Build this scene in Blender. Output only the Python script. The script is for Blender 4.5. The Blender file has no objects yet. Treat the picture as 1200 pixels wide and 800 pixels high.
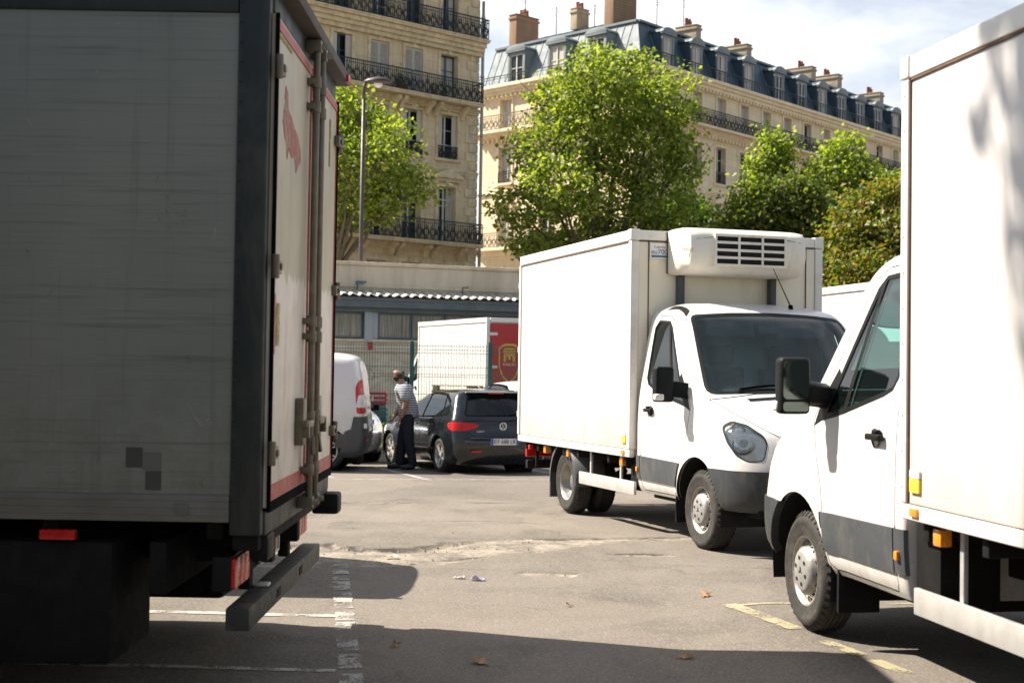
import bpy, bmesh, math, random
import numpy as np
from mathutils import Vector, Matrix, noise

random.seed(7)
np.random.seed(7)
SC = bpy.context.scene
COL = SC.collection
R = math.radians
V = Vector

# ------------------------------------------------------------------ ground shape
def gz(x, y):
    z = -0.021 * min(max(0.0, y - 13.0), 13.0)
    if x > 1.0 and y < 12:
        z += 0.05 * min(1, (x - 1.0) / 0.7) * min(1.0, max(0.0, (12.0 - y) / 2.5))
    return z

# ------------------------------------------------------------------ scene graph helpers
def tag(o, label=None, cat=None, group=None, kind=None):
    if label: o['label'] = label
    if cat: o['category'] = cat
    if group: o['group'] = group
    if kind: o['kind'] = kind
    return o

def thing(name, label, cat, loc=(0, 0, 0), rotz=0.0, group=None, pitch=0.0, scale=1.0):
    o = bpy.data.objects.new(name, None)
    COL.objects.link(o)
    o.location = loc
    o.rotation_euler = (0, pitch, rotz)
    o.scale = (scale,) * 3
    o.empty_display_size = 0.2
    return tag(o, label, cat, group)

def inst(name, me, parent=None, loc=(0, 0, 0), rot=(0, 0, 0)):
    o = bpy.data.objects.new(name, me)
    COL.objects.link(o)
    if parent is not None: o.parent = parent
    o.location = loc
    o.rotation_euler = rot
    return o

def copy_tree(o, parent=None):
    c = o.copy()
    COL.objects.link(c)
    if parent is not None: c.parent = parent
    for ch in [x for x in bpy.data.objects if x.parent == o]:
        copy_tree(ch, c)
    return c

# ------------------------------------------------------------------ materials
MATS = {}
def nodes_of(name):
    m = bpy.data.materials.new(name)
    m.use_nodes = True
    nt = m.node_tree
    nt.nodes.clear()
    out = nt.nodes.new('ShaderNodeOutputMaterial')
    MATS[name] = m
    return m, nt, out

def nd(nt, typ, **kw):
    n = nt.nodes.new(typ)
    for k, v in kw.items():
        if k in n.inputs.keys() if hasattr(n.inputs, 'keys') else False:
            n.inputs[k].default_value = v
        else:
            setattr(n, k, v)
    return n

def lk(nt, a, b): nt.links.new(a, b)

def coords(nt, scale=(1, 1, 1), kind='Object', rnd=True):
    tc = nt.nodes.new('ShaderNodeTexCoord')
    mp = nt.nodes.new('ShaderNodeMapping')
    mp.inputs['Scale'].default_value = scale
    lk(nt, tc.outputs[kind], mp.inputs['Vector'])
    if rnd:
        oi = nt.nodes.new('ShaderNodeObjectInfo')
        mu = nt.nodes.new('ShaderNodeMath'); mu.operation = 'MULTIPLY'; mu.inputs[1].default_value = 37.0
        lk(nt, oi.outputs['Random'], mu.inputs[0])
        lk(nt, mu.outputs[0], mp.inputs['Location'])
    return mp.outputs['Vector']

def noise_n(nt, vec, scale, detail=4, rough=0.6, dist=0.0):
    n = nt.nodes.new('ShaderNodeTexNoise')
    n.inputs['Scale'].default_value = scale
    n.inputs['Detail'].default_value = detail
    n.inputs['Roughness'].default_value = rough
    n.inputs['Distortion'].default_value = dist
    lk(nt, vec, n.inputs['Vector'])
    return n.outputs['Fac']

def ramp(nt, fac, stops):
    r = nt.nodes.new('ShaderNodeValToRGB')
    el = r.color_ramp.elements
    while len(el) < len(stops): el.new(0.5)
    for e, (p, c) in zip(el, stops):
        e.position = p
        e.color = (c, c, c, 1) if not hasattr(c, '__len__') else (*c[:3], 1)
    lk(nt, fac, r.inputs['Fac'])
    return r.outputs['Color']

def mixc(nt, fac, a, b, mode='MIX'):
    m = nt.nodes.new('ShaderNodeMix')
    m.data_type = 'RGBA'
    m.blend_type = mode
    for sock, val in ((m.inputs[0], fac), (m.inputs[6], a), (m.inputs[7], b)):
        if hasattr(val, 'is_output') or isinstance(val, bpy.types.NodeSocket): lk(nt, val, sock)
        elif hasattr(val, '__len__'): sock.default_value = (*val[:3], 1)
        else: sock.default_value = val
    return m.outputs[2]

def bump(nt, h, strength=0.2, dist=0.01):
    b = nt.nodes.new('ShaderNodeBump')
    b.inputs['Strength'].default_value = strength
    b.inputs['Distance'].default_value = dist
    lk(nt, h, b.inputs['Height'])
    return b.outputs['Normal']

def pm(name, col, rough=0.5, metal=0.0, var=0.12, scale=6.0, dirt=None, dirt_amt=0.0, dirt_scale=(1.5, 1.5, .5),
       bmp=0.0, bscale=60.0, coat=0.0, spec=0.5, low_dirt=None):
    """Principled material: base colour varied by noise, streaky grime, fine bump."""
    m, nt, out = nodes_of(name)
    p = nt.nodes.new('ShaderNodeBsdfPrincipled')
    lk(nt, p.outputs[0], out.inputs[0])
    vec = coords(nt)
    n1 = noise_n(nt, vec, scale, 5)
    lo = tuple(c * (1 - var) for c in col); hi = tuple(min(1, c * (1 + var)) for c in col)
    c = ramp(nt, n1, [(0.3, lo), (0.7, hi)])
    if dirt is not None:
        v2 = coords(nt, dirt_scale)
        n2 = noise_n(nt, v2, 3.0, 8, 0.7, 0.4)
        t = 0.62 - 0.3 * dirt_amt
        f = ramp(nt, n2, [(t, 0.0), (min(1, t + 0.28), min(1.0, 0.25 + 0.6 * dirt_amt))])
        c = mixc(nt, f, c, dirt)
    if low_dirt is not None:            # road splash collecting towards the lower edge of a panel (object z)
        z0, z1, dcol, amt = low_dirt
        tc = nt.nodes.new('ShaderNodeTexCoord'); sp = nt.nodes.new('ShaderNodeSeparateXYZ')
        lk(nt, tc.outputs['Object'], sp.inputs[0])
        mr = nt.nodes.new('ShaderNodeMapRange')
        mr.inputs[1].default_value = z0; mr.inputs[2].default_value = z1
        mr.inputs[3].default_value = 1.0; mr.inputs[4].default_value = 0.0
        lk(nt, sp.outputs['Z'], mr.inputs[0])
        n3 = noise_n(nt, coords(nt, (2, 2, 1)), 4.0, 8, 0.75)
        mu = nt.nodes.new('ShaderNodeMath'); mu.operation = 'MULTIPLY'
        lk(nt, mr.outputs[0], mu.inputs[0]); lk(nt, ramp(nt, n3, [(0.35, 0.0), (0.75, amt)]), mu.inputs[1])
        c = mixc(nt, mu.outputs[0], c, dcol)
    lk(nt, c, p.inputs['Base Color'])
    p.inputs['Metallic'].default_value = metal
    p.inputs['Specular IOR Level'].default_value = spec
    r = ramp(nt, noise_n(nt, vec, scale * 2.3, 4), [(0.3, max(0.02, rough - 0.08)), (0.7, min(1, rough + 0.1))])
    lk(nt, r, p.inputs['Roughness'])
    if coat:
        p.inputs['Coat Weight'].default_value = coat
        p.inputs['Coat Roughness'].default_value = 0.06
    if bmp:
        lk(nt, bump(nt, noise_n(nt, vec, bscale, 4), bmp, 0.01), p.inputs['Normal'])
    return m

def glass_mat(name, tint=(0.35, 0.5, 0.48), refl=1.0, dust_sheen=0.04):
    m, nt, out = nodes_of(name)
    tr = nt.nodes.new('ShaderNodeBsdfTransparent'); tr.inputs[0].default_value = (*tint, 1)
    gl = nt.nodes.new('ShaderNodeBsdfGlossy'); gl.inputs[0].default_value = (refl, refl, refl, 1); gl.inputs[1].default_value = 0.02
    fr = nt.nodes.new('ShaderNodeFresnel'); fr.inputs[0].default_value = 1.5
    mx = nt.nodes.new('ShaderNodeMixShader')
    lk(nt, fr.outputs[0], mx.inputs[0]); lk(nt, tr.outputs[0], mx.inputs[1]); lk(nt, gl.outputs[0], mx.inputs[2])
    df = nt.nodes.new('ShaderNodeBsdfDiffuse'); df.inputs[0].default_value = (.28, .40, .41, 1)  # teal film: dust, with the windscreen's reflection painted into it
    m2 = nt.nodes.new('ShaderNodeMixShader')
    lk(nt, ramp(nt, noise_n(nt, coords(nt), 2.2, 3), [(.2, dust_sheen * .55), (.8, dust_sheen * 1.6)]), m2.inputs[0])
    lk(nt, mx.outputs[0], m2.inputs[1]); lk(nt, df.outputs[0], m2.inputs[2])
    lk(nt, m2.outputs[0], out.inputs[0])
    return m

def leaf_mat(name, cols, trans=0.45):
    m, nt, out = nodes_of(name)
    g = nt.nodes.new('ShaderNodeNewGeometry')
    n = len(cols)
    c = ramp(nt, g.outputs['Random Per Island'], [(i / max(1, n - 1), cc) for i, cc in enumerate(cols)])
    d = nt.nodes.new('ShaderNodeBsdfPrincipled'); d.inputs['Roughness'].default_value = 0.45
    d.inputs['Specular IOR Level'].default_value = 0.35
    t = nt.nodes.new('ShaderNodeBsdfTranslucent')
    lk(nt, c, d.inputs['Base Color'])
    lk(nt, mixc(nt, 1.0, c, (1.5, 1.6, .55), 'MULTIPLY'), t.inputs[0])
    mx = nt.nodes.new('ShaderNodeMixShader'); mx.inputs[0].default_value = trans
    lk(nt, d.outputs[0], mx.inputs[1]); lk(nt, t.outputs[0], mx.inputs[2]); lk(nt, mx.outputs[0], out.inputs[0])
    return m

DUST = (.36, .31, .23)
GRIME = (.10, .085, .06)
WHITE = pm('white_paint', (.66, .645, .63), .32, 0, .03, 3, DUST, .16, (1, 1, .6), coat=.4, low_dirt=(.35, 1.1, (.36, .30, .22), .8))
BOXW = pm('white_panel', (.60, .58, .565), .42, 0, .04, 1.2, (.40, .35, .28), .34, (1.1, 1.1, .16), bmp=.10, bscale=1.6, low_dirt=(.7, 1.25, (.40, .32, .23), .75))
RAILW = pm('white_rail', (.72, .70, .65), .45, 0, .06, 4, (.30, .24, .16), .35, (1.5, 1.5, 1.5))
CREAM = pm('cream_shell', (.80, .755, .64), .4, 0, .04, 3, (.38, .31, .2), .3, (2, 2, .6))
BLACK = pm('black_plastic', (.011, .012, .0125), .5, 0, .2, 8, (.04, .036, .033), .15, spec=.12)
SEAL = pm('black_rubber', (.006, .006, .0065), .9, 0, .1, 8, spec=.03)
GREYP = pm('grey_plastic', (.052, .058, .064), .5, 0, .12, 8, (.20, .18, .15), .35, (2, 2, 1), bmp=.1, bscale=400)
BUMPM = pm('bumper_plastic', (.022, .026, .030), .48, 0, .12, 8, (.16, .14, .11), .3, bmp=.1, bscale=400)
FRONTW = pm('yellowed_front_panel', (.80, .735, .575), .45, 0, .04, 2.5, (.42, .34, .22), .35, (1.2, 1.2, .5))
TYRE = pm('tyre_rubber', (.022, .020, .018), .8, 0, .2, 10, (.11, .09, .07), .5, (4, 4, 4), bmp=.3, bscale=90)
STEEL = pm('steel_rim', (.34, .33, .31), .42, .7, .15, 12, (.20, .11, .05), .5, (5, 5, 5))
HUBGREY = pm('hub_cover', (.30, .30, .29), .5, .3, .1, 12, (.12, .09, .06), .4, (5, 5, 5))
RUST = pm('rusty_steel', (.13, .075, .045), .8, .2, .3, 14)
ALU = pm('aluminium', (.62, .61, .58), .45, .55, .08, 5, (.24, .21, .17), .35, (2, 2, 2))
CHASSIS = pm('chassis_black', (.008, .008, .008), .8, 0, .3, 6, (.03, .026, .022), .3, spec=.2)
DARKHOLE = pm('dark_cavity', (.006, .006, .006), .9, 0, .1, 5)
CHROME = pm('chrome', (.75, .75, .75), .12, 1, .02, 5)
REFLECTOR = pm('lamp_reflector', (.95, .90, .82), .25, .2, .05, 5)
MIRROR = pm('mirror_face', (.10, .12, .11), .04, 1, .02, 5)
CLEAR = glass_mat('clear_lens', (.92, .94, .95), 1.0, .05)
GLASS = glass_mat('vehicle_glass', (.34, .58, .52), 1.0, .008)
SCREEN = glass_mat('windscreen_glass', (.60, .88, .87), 1.0, .032)  # film raised to paint a teal reflection on the glass
BLDGLASS = pm('window_glass', (.018, .026, .03), .08, 0, .3, 1.5, spec=.35)
ORANGE = pm('orange_lens', (.80, .26, .02), .25, 0, .08, 20, coat=.4)
REDL = pm('red_lens', (.48, .014, .012), .25, 0, .1, 20, coat=.12, spec=.3)
YELLOWS = pm('yellow_sticker', (.80, .58, .05), .5, 0, .06, 20)
WHITES = pm('white_sticker', (.7, .7, .68), .5, 0, .04, 20)
BLUES = pm('blue_print', (.03, .11, .24), .5, 0, .1, 20)
REDS = pm('red_print', (.50, .045, .03), .5, 0, .15, 20)
LINING = pm('cabin_lining', (.30, .33, .32), .8, 0, .1, 4)
INTER = pm('cabin_trim', (.085, .10, .10), .7, 0, .2, 5)
SEATM = pm('seat_fabric', (.035, .04, .045), .9, 0, .2, 20)

# ------------------------------------------------------------------ mesh builder
class MB:
    def __init__(s): s.bm = bmesh.new(); s.mi = 0
    def v(s, p): return s.bm.verts.new(p)
    def f(s, vs, smooth=False):
        try: fc = s.bm.faces.new(vs)
        except ValueError: return None
        fc.material_index = s.mi; fc.smooth = smooth
        return fc
    def poly(s, pts, smooth=False): return s.f([s.v(p) for p in pts], smooth)
    def box(s, x0, x1, y0, y1, z0, z1):
        x0, x1 = sorted((x0, x1)); y0, y1 = sorted((y0, y1)); z0, z1 = sorted((z0, z1))
        a = [s.v(p) for p in ((x0, y0, z0), (x1, y0, z0), (x1, y1, z0), (x0, y1, z0), (x0, y0, z1), (x1, y0, z1), (x1, y1, z1), (x0, y1, z1))]
        for q in ((3, 2, 1, 0), (4, 5, 6, 7), (0, 1, 5, 4), (1, 2, 6, 5), (2, 3, 7, 6), (3, 0, 4, 7)): s.f([a[i] for i in q])
        return s
    def bar(s, a, b, t, t2=None):
        a = V(a); b = V(b); d = (b - a).normalized(); t2 = t2 or t
        u = d.cross(V((0, 0, 1)))
        if u.length < 1e-3: u = V((1, 0, 0))
        u.normalize(); w = u.cross(d)
        c = [(u * i * t + w * j * t2) * .5 for i, j in ((-1, -1), (1, -1), (1, 1), (-1, 1))]
        A = [s.v(a + k) for k in c]; B = [s.v(b + k) for k in c]
        for i in range(4): s.f([A[i], A[(i + 1) % 4], B[(i + 1) % 4], B[i]])
        s.f(A[::-1]); s.f(B)
        return s
    def tube(s, pts, r, n=8, cap=True):
        pts = [V(p) for p in pts]; rs = r if hasattr(r, '__len__') else [r] * len(pts)
        rings = []; ref = None
        for i, p in enumerate(pts):
            d = (pts[min(i + 1, len(pts) - 1)] - pts[max(i - 1, 0)]).normalized()
            if ref is None: ref = V((0, 0, 1)) if abs(d.z) < .9 else V((1, 0, 0))
            u = d.cross(ref).normalized(); w = u.cross(d); ref = w
            # keep the frame stable
            ref = w
            rings.append([s.v(p + (u * math.cos(2 * math.pi * k / n) + w * math.sin(2 * math.pi * k / n)) * rs[i]) for k in range(n)])
        for i in range(len(rings) - 1):
            for k in range(n): s.f([rings[i][k], rings[i][(k + 1) % n], rings[i + 1][(k + 1) % n], rings[i + 1][k]], True)
        if cap: s.f(rings[0][::-1]); s.f(rings[-1])
        return s
    def lathe(s, prof, axis='Y', c=(0, 0, 0), n=40, smooth=True):
        c = V(c); rings = []
        for r, h in prof:
            ring = []
            for k in range(n):
                a = 2 * math.pi * k / n; x, y = r * math.cos(a), r * math.sin(a)
                p = {'Y': (x, h, y), 'Z': (x, y, h), 'X': (h, x, y)}[axis]
                ring.append(s.v(c + V(p)))
            rings.append(ring)
        for i in range(len(rings) - 1):
            for k in range(n): s.f([rings[i][k], rings[i][(k + 1) % n], rings[i + 1][(k + 1) % n], rings[i + 1][k]], smooth)
        return s
    def prism(s, pts2, fn0, fn1):
        a = [s.v(fn0(p)) for p in pts2]; b = [s.v(fn1(p)) for p in pts2]; n = len(a)
        s.f(a[::-1]); s.f(b)
        for i in range(n): s.f([a[i], a[(i + 1) % n], b[(i + 1) % n], b[i]])
        return s
    def build(s, name, mats, parent=None, bevel=0.0, seg=2, smooth=False, loc=(0, 0, 0), rot=(0, 0, 0), mesh_only=False):
        bm = s.bm
        bmesh.ops.recalc_face_normals(bm, faces=bm.faces)
        if bevel:
            es = [e for e in bm.edges if len(e.link_faces) == 2 and e.calc_face_angle(0) > R(30)]
            bmesh.ops.bevel(bm, geom=es, offset=bevel, segments=seg, profile=.6, affect='EDGES', clamp_overlap=True)
        me = bpy.data.meshes.new(name)
        bm.to_mesh(me); bm.free()
        for m in (mats if isinstance(mats, (list, tuple)) else [mats]): me.materials.append(m)
        if smooth:
            me.polygons.foreach_set('use_smooth', [True] * len(me.polygons))
            me.set_sharp_from_angle(angle=R(40))
        elif bevel:
            me.polygons.foreach_set('use_smooth', [True] * len(me.polygons))
            me.set_sharp_from_angle(angle=R(50))
        if mesh_only: return me
        return inst(name, me, parent, loc, rot)

def qbox(name, x0, x1, y0, y1, z0, z1, m, parent=None, bevel=.006, **k):
    b = MB(); b.box(x0, x1, y0, y1, z0, z1)
    return b.build(name, m, parent, bevel, **k)

FONT = None
def text_obj(name, txt, size, m, parent, loc, rot, extrude=.0015, ws=1.0):
    cu = bpy.data.curves.new(name, 'FONT'); cu.body = txt; cu.size = size; cu.extrude = extrude
    cu.align_x = 'CENTER'; cu.align_y = 'CENTER'; cu.space_character = ws
    tmp = bpy.data.objects.new('tmp', cu); COL.objects.link(tmp)
    dg = bpy.context.evaluated_depsgraph_get()
    me = bpy.data.meshes.new_from_object(tmp.evaluated_get(dg))
    bpy.data.objects.remove(tmp); me.name = name
    me.materials.clear(); me.materials.append(m)
    return inst(name, me, parent, loc, rot)
# ------------------------------------------------------------------ lofted vehicle shells and cutting
def pchip(ys, per):
    """monotone cubic through keyed rows, per = substeps for each interval"""
    n = len(ys); d = [ys[i + 1] - ys[i] for i in range(n - 1)]; m = [0] * n
    m[0] = d[0]; m[-1] = d[-1]
    for i in range(1, n - 1):
        m[i] = 0 if d[i - 1] * d[i] <= 0 else 2 * d[i - 1] * d[i] / (d[i - 1] + d[i])
    out = []
    for i in range(n - 1):
        for k in range(per[i]):
            t = k / per[i]
            out.append((2 * t**3 - 3 * t**2 + 1) * ys[i] + (t**3 - 2 * t**2 + t) * m[i] + (-2 * t**3 + 3 * t**2) * ys[i + 1] + (t**3 - t**2) * m[i + 1])
    out.append(ys[-1])
    return out

def shell(rows, per, nf=2.5, nr=6.0, kf=16, kr=8, ks=30):
    """rows: (z, xr, cr, xf, cf, w) bottom to top -> bmesh of horizontal rounded sections"""
    cols = [pchip([r[i] for r in rows], per) for i in range(6)]
    bm = bmesh.new(); rings = []
    for z, xr, cr, xf, cf, w in zip(*cols):
        half = []
        for k in range(kr + 1):
            a = math.pi / 2 * k / kr
            half.append((xr + cr - cr * max(0, math.cos(a)) ** (2 / nr), w * math.sin(a) ** (2 / nr)))
        for k in range(1, ks):
            t = k / ks; half.append((xr + cr + (xf - cf - xr - cr) * t, w))
        for k in range(kf + 1):
            a = math.pi / 2 * (1 - k / kf)
            half.append((xf - cf + cf * max(0, math.cos(a)) ** (2 / nf), w * max(0, math.sin(a)) ** (2 / nf)))
        pts = half + [(x, -y) for x, y in half[-2:0:-1]]
        rings.append([bm.verts.new((x, y, z)) for x, y in pts])
    n = len(rings[0])
    for a, b in zip(rings, rings[1:]):
        for k in range(n): bm.faces.new((a[k], a[(k + 1) % n], b[(k + 1) % n], b[k]))
    bm.faces.new(rings[-1])
    bmesh.ops.recalc_face_normals(bm, faces=bm.faces)
    bm.faces.ensure_lookup_table()
    for f in bm.faces: f.smooth = True
    lay = bm.faces.layers.int.new('part')
    return bm, lay

SIDE = (V((1, 0, 0)), V((0, 0, 1)))
FRONT = (V((0, 1, 0)), V((0, 0, 1)))
def in_poly(p, poly):
    x, y = p; c = False; n = len(poly)
    for i in range(n):
        (x1, y1), (x2, y2) = poly[i], poly[i - 1]
        if (y1 > y) != (y2 > y) and x < (x2 - x1) * (y - y1) / (y2 - y1) + x1: c = not c
    return c

def cut(bm, lay, poly, ax, filt, pid=None, only=None):
    """knife a 2D outline (in the axes ax) through the faces passing filt; faces inside get part id pid"""
    U, W = ax; N = U.cross(W)
    n = len(poly)
    for i in range(n):
        a, b = poly[i], poly[(i + 1) % n]
        lo = (min(a[0], b[0]) - 1e-4, min(a[1], b[1]) - 1e-4); hi = (max(a[0], b[0]) + 1e-4, max(a[1], b[1]) + 1e-4)
        fs = []
        for f in bm.faces:
            if not filt(f.calc_center_median()): continue
            us = [v.co.dot(U) for v in f.verts]; ws = [v.co.dot(W) for v in f.verts]
            if max(us) < lo[0] or min(us) > hi[0] or max(ws) < lo[1] or min(ws) > hi[1]: continue
            fs.append(f)
        if not fs: continue
        e3 = U * (b[0] - a[0]) + W * (b[1] - a[1])
        no = N.cross(e3)
        if no.length < 1e-9: continue
        es = {e for f in fs for e in f.edges}; vs = {v for f in fs for v in f.verts}
        bmesh.ops.bisect_plane(bm, geom=list(fs) + list(es) + list(vs), dist=1e-5, plane_co=U * a[0] + W * a[1], plane_no=no.normalized())
    if pid is not None:
        for f in bm.faces:
            c = f.calc_center_median()
            if not filt(c) or (only is not None and f[lay] not in only): continue
            if in_poly((c.dot(U), c.dot(W)), poly): f[lay] = pid

def offset_poly(poly, d):
    """grow an outline by d (signed area decides which way is out)"""
    n = len(poly); A = sum(poly[i - 1][0] * poly[i][1] - poly[i][0] * poly[i - 1][1] for i in range(n))
    s = 1 if A > 0 else -1; out = []
    for i in range(n):
        p, a, b = V(poly[i]), V(poly[i - 1]), V(poly[(i + 1) % n])
        e1 = (p - a).normalized(); e2 = (b - p).normalized()
        n1 = V((e1.y, -e1.x)) * s; n2 = V((e2.y, -e2.x)) * s
        m = n1 + n2
        if m.length < 1e-6: m = n1
        m.normalize(); k = d / max(.35, m.dot(n1))
        out.append(tuple(p + m * k))
    return out

def roundp(poly, r, k=4):
    out = []; n = len(poly)
    for i in range(n):
        p, a, b = V(poly[i]), V(poly[i - 1]), V(poly[(i + 1) % n])
        rr = min(r, (a - p).length * .45, (b - p).length * .45)
        p0 = p + (a - p).normalized() * rr; p1 = p + (b - p).normalized() * rr
        for j in range(k + 1):
            t = j / k; out.append(tuple((1 - t) ** 2 * p0 + 2 * t * (1 - t) * p + t * t * p1))
    return out

def vnormals(bm):
    bm.normal_update(); bm.verts.index_update()
    return {v.index: v.normal.copy() for v in bm.verts}

def extract(bm, lay, ids, name, mats, matmap=None, off=0.0, skirt=0.0):
    """mesh of the faces whose part id is in ids, keeping the whole shell's normals"""
    bm.verts.index_update(); bm.normal_update()
    vs, ns, fs, ms, idx = [], [], [], [], {}
    for f in bm.faces:
        if f[lay] not in ids: continue
        q = []
        for v in f.verts:
            if v.index not in idx:
                idx[v.index] = len(vs); vs.append(tuple(v.co + v.normal * off)); ns.append(tuple(v.normal))
            q.append(idx[v.index])
        fs.append(q); ms.append(matmap.get(f[lay], 0) if matmap else 0)
    if skirt:
        cnt = {}
        for q in fs:
            for i in range(len(q)):
                e = (q[i], q[(i + 1) % len(q)]); k = (min(e), max(e)); cnt.setdefault(k, []).append(e)
        low = {}
        for k, es in cnt.items():
            if len(es) != 1: continue
            a, b = es[0]
            for t in (a, b):
                if t not in low:
                    low[t] = len(vs); vs.append(tuple(V(vs[t]) - V(ns[t]) * skirt)); ns.append(ns[t])
            fs.append([b, a, low[a], low[b]]); ms.append(ms[0])
    me = bpy.data.meshes.new(name)
    me.from_pydata(vs, [], fs)
    for m in (mats if isinstance(mats, (list, tuple)) else [mats]): me.materials.append(m)
    me.polygons.foreach_set('material_index', ms)
    me.polygons.foreach_set('use_smooth', [True] * len(fs))
    if not skirt: me.normals_split_custom_set_from_vertices(ns)
    else: me.set_sharp_from_angle(angle=R(40))
    me.update()
    return me

def wheel_meshes(rad, wid, rim_r, style):
    """axis Y, outer face at +Y"""
    h = wid / 2
    t = MB()
    prof = [(rim_r - .01, -h * .9), (rim_r + .015, -h * .98), (rad * .80, -h), (rad - .035, -h * .93), (rad - .008, -h * .72)]
    for k in (-.42, -.14, .14, .42):
        prof += [(rad, h * (k - .10)), (rad - .011, h * (k - .07)), (rad - .011, h * (k - .02)), (rad, h * (k + .01))]
    prof += [(rad - .008, h * .72), (rad - .035, h * .93), (rad * .86, h * 1.0), (rad * .80, h * 1.0), (rad * .79, h * .985), (rim_r + .02, h * .96), (rim_r - .01, h * .88)]
    t.lathe(prof, n=64)
    # tread blocks on both shoulders
    for k in range(44):
        a = 2 * math.pi * k / 44
        for sgn in (-1, 1):
            c, s_ = math.cos(a), math.sin(a); u = V((-s_, 0, c)); o = V((c, 0, s_))
            for q in [(rad - .032, .93, rad - .004, .70)]:
                p = [o * (q[0] + .006) + u * .012 + V((0, sgn * h * q[1], 0)), o * (q[0] + .006) - u * .012 + V((0, sgn * h * q[1], 0)),
                     o * (q[2] + .006) - u * .012 + V((0, sgn * h * q[3], 0)), o * (q[2] + .006) + u * .012 + V((0, sgn * h * q[3], 0))]
                t.poly([tuple(x) for x in (p if sgn < 0 else p[::-1])])
    tyre = t.build('tyre', TYRE, mesh_only=True)
    m = MB()
    if style == 'front':      # steel wheel, bulging centre with a hub cover and vent holes
        m.lathe([(rim_r, h * .9), (rim_r - .02, h * .86), (rim_r - .032, h * .55), (rim_r - .05, h * .1), (rim_r - .062, h * .18), (rim_r * .66, h * .92), (rim_r * .60, h * 1.0)], n=48)
        m.mi = 1
        m.lathe([(rim_r * .61, h * .97), (rim_r * .57, h * 1.06), (rim_r * .50, h * 1.12), (rim_r * .16, h * 1.15), (rim_r * .13, h * 1.15), (0.001, h * 1.13)], n=32)
        m.mi = 2
        for k in range(14):
            a = 2 * math.pi * k / 14; c = V((math.cos(a) * rim_r * .755, h * .61, math.sin(a) * rim_r * .755))
            n = V((math.cos(a) * .75, .62, math.sin(a) * .75)).normalized(); u = V((-math.sin(a), 0, math.cos(a))); w = n.cross(u)
            m.poly([tuple(c + n * .004 + u * .0165 * math.cos(b) + w * .022 * math.sin(b)) for b in [i * math.pi / 5 for i in range(10)]])
        for k in range(6):
            a = 2 * math.pi * k / 6 + .3; c = V((math.cos(a) * rim_r * .36, h * 1.145, math.sin(a) * rim_r * .36))
            m.poly([tuple(c + V((math.cos(b) * .013, .003, math.sin(b) * .013))) for b in [i * math.pi / 5 for i in range(10)]])
        # small round emblem in the middle of the cover
        for k in range(3):
            a = 2 * math.pi * k / 3 + math.pi / 2
            m.bar((0, h * 1.155, 0), (math.cos(a) * rim_r * .11, h * 1.155, math.sin(a) * rim_r * .11), .005)
        mats = [STEEL, HUBGREY, DARKHOLE]
    elif style == 'dual':     # deep dished outer wheel of a twin pair
        m.lathe([(rim_r, h * .9), (rim_r - .018, h * .86), (rim_r - .03, h * .5), (rim_r - .055, -h * .15), (rim_r - .075, -h * .35), (rim_r * .45, -h * .3), (rim_r * .42, h * .1), (rim_r * .34, h * .2), (.001, h * .2)], n=48)
        m.mi = 1
        for k in range(6):
            a = 2 * math.pi * k / 6; c = V((math.cos(a) * rim_r * .55, -h * .31, math.sin(a) * rim_r * .55))
            m.lathe([(.014, 0), (.014, .03), (.001, .03)], c=tuple(c), n=8)
        mats = [STEEL, RUST]
    else:                     # alloy with pairs of spokes
        m.lathe([(rim_r, h * .9), (rim_r - .015, h * .88), (rim_r - .03, h * .4), (rim_r - .04, -h * .2)], n=40)
        m.lathe([(.06, h * .6), (.055, h * .7), (.001, h * .72)], n=16)
        for k in range(5):
            for d in (-.16, .16):
                a = 2 * math.pi * k / 5; b = a + d
                m.bar((math.cos(a + d * .4) * .045, h * .62, math.sin(a + d * .4) * .045), (math.cos(b) * (rim_r - .015), h * .78, math.sin(b) * (rim_r - .015)), .034, .02)
        m.mi = 1
        m.lathe([(rim_r - .03, -h * .1), (.001, -h * .1)], n=32)
        mats = [ALU, DARKHOLE]
    rim = m.build('rim', mats, mesh_only=True)
    return tyre, rim

def add_wheel(parent, meshes, x, y, z, steer=0.0):
    w = bpy.data.objects.new('wheel', None); COL.objects.link(w); w.parent = parent
    w.location = (x, y, z); w.rotation_euler = (0, 0, steer + (math.pi if y < 0 else 0)); w.empty_display_size = .2
    inst('tyre', meshes[0], w); inst('rim', meshes[1], w)
    return w
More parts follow.
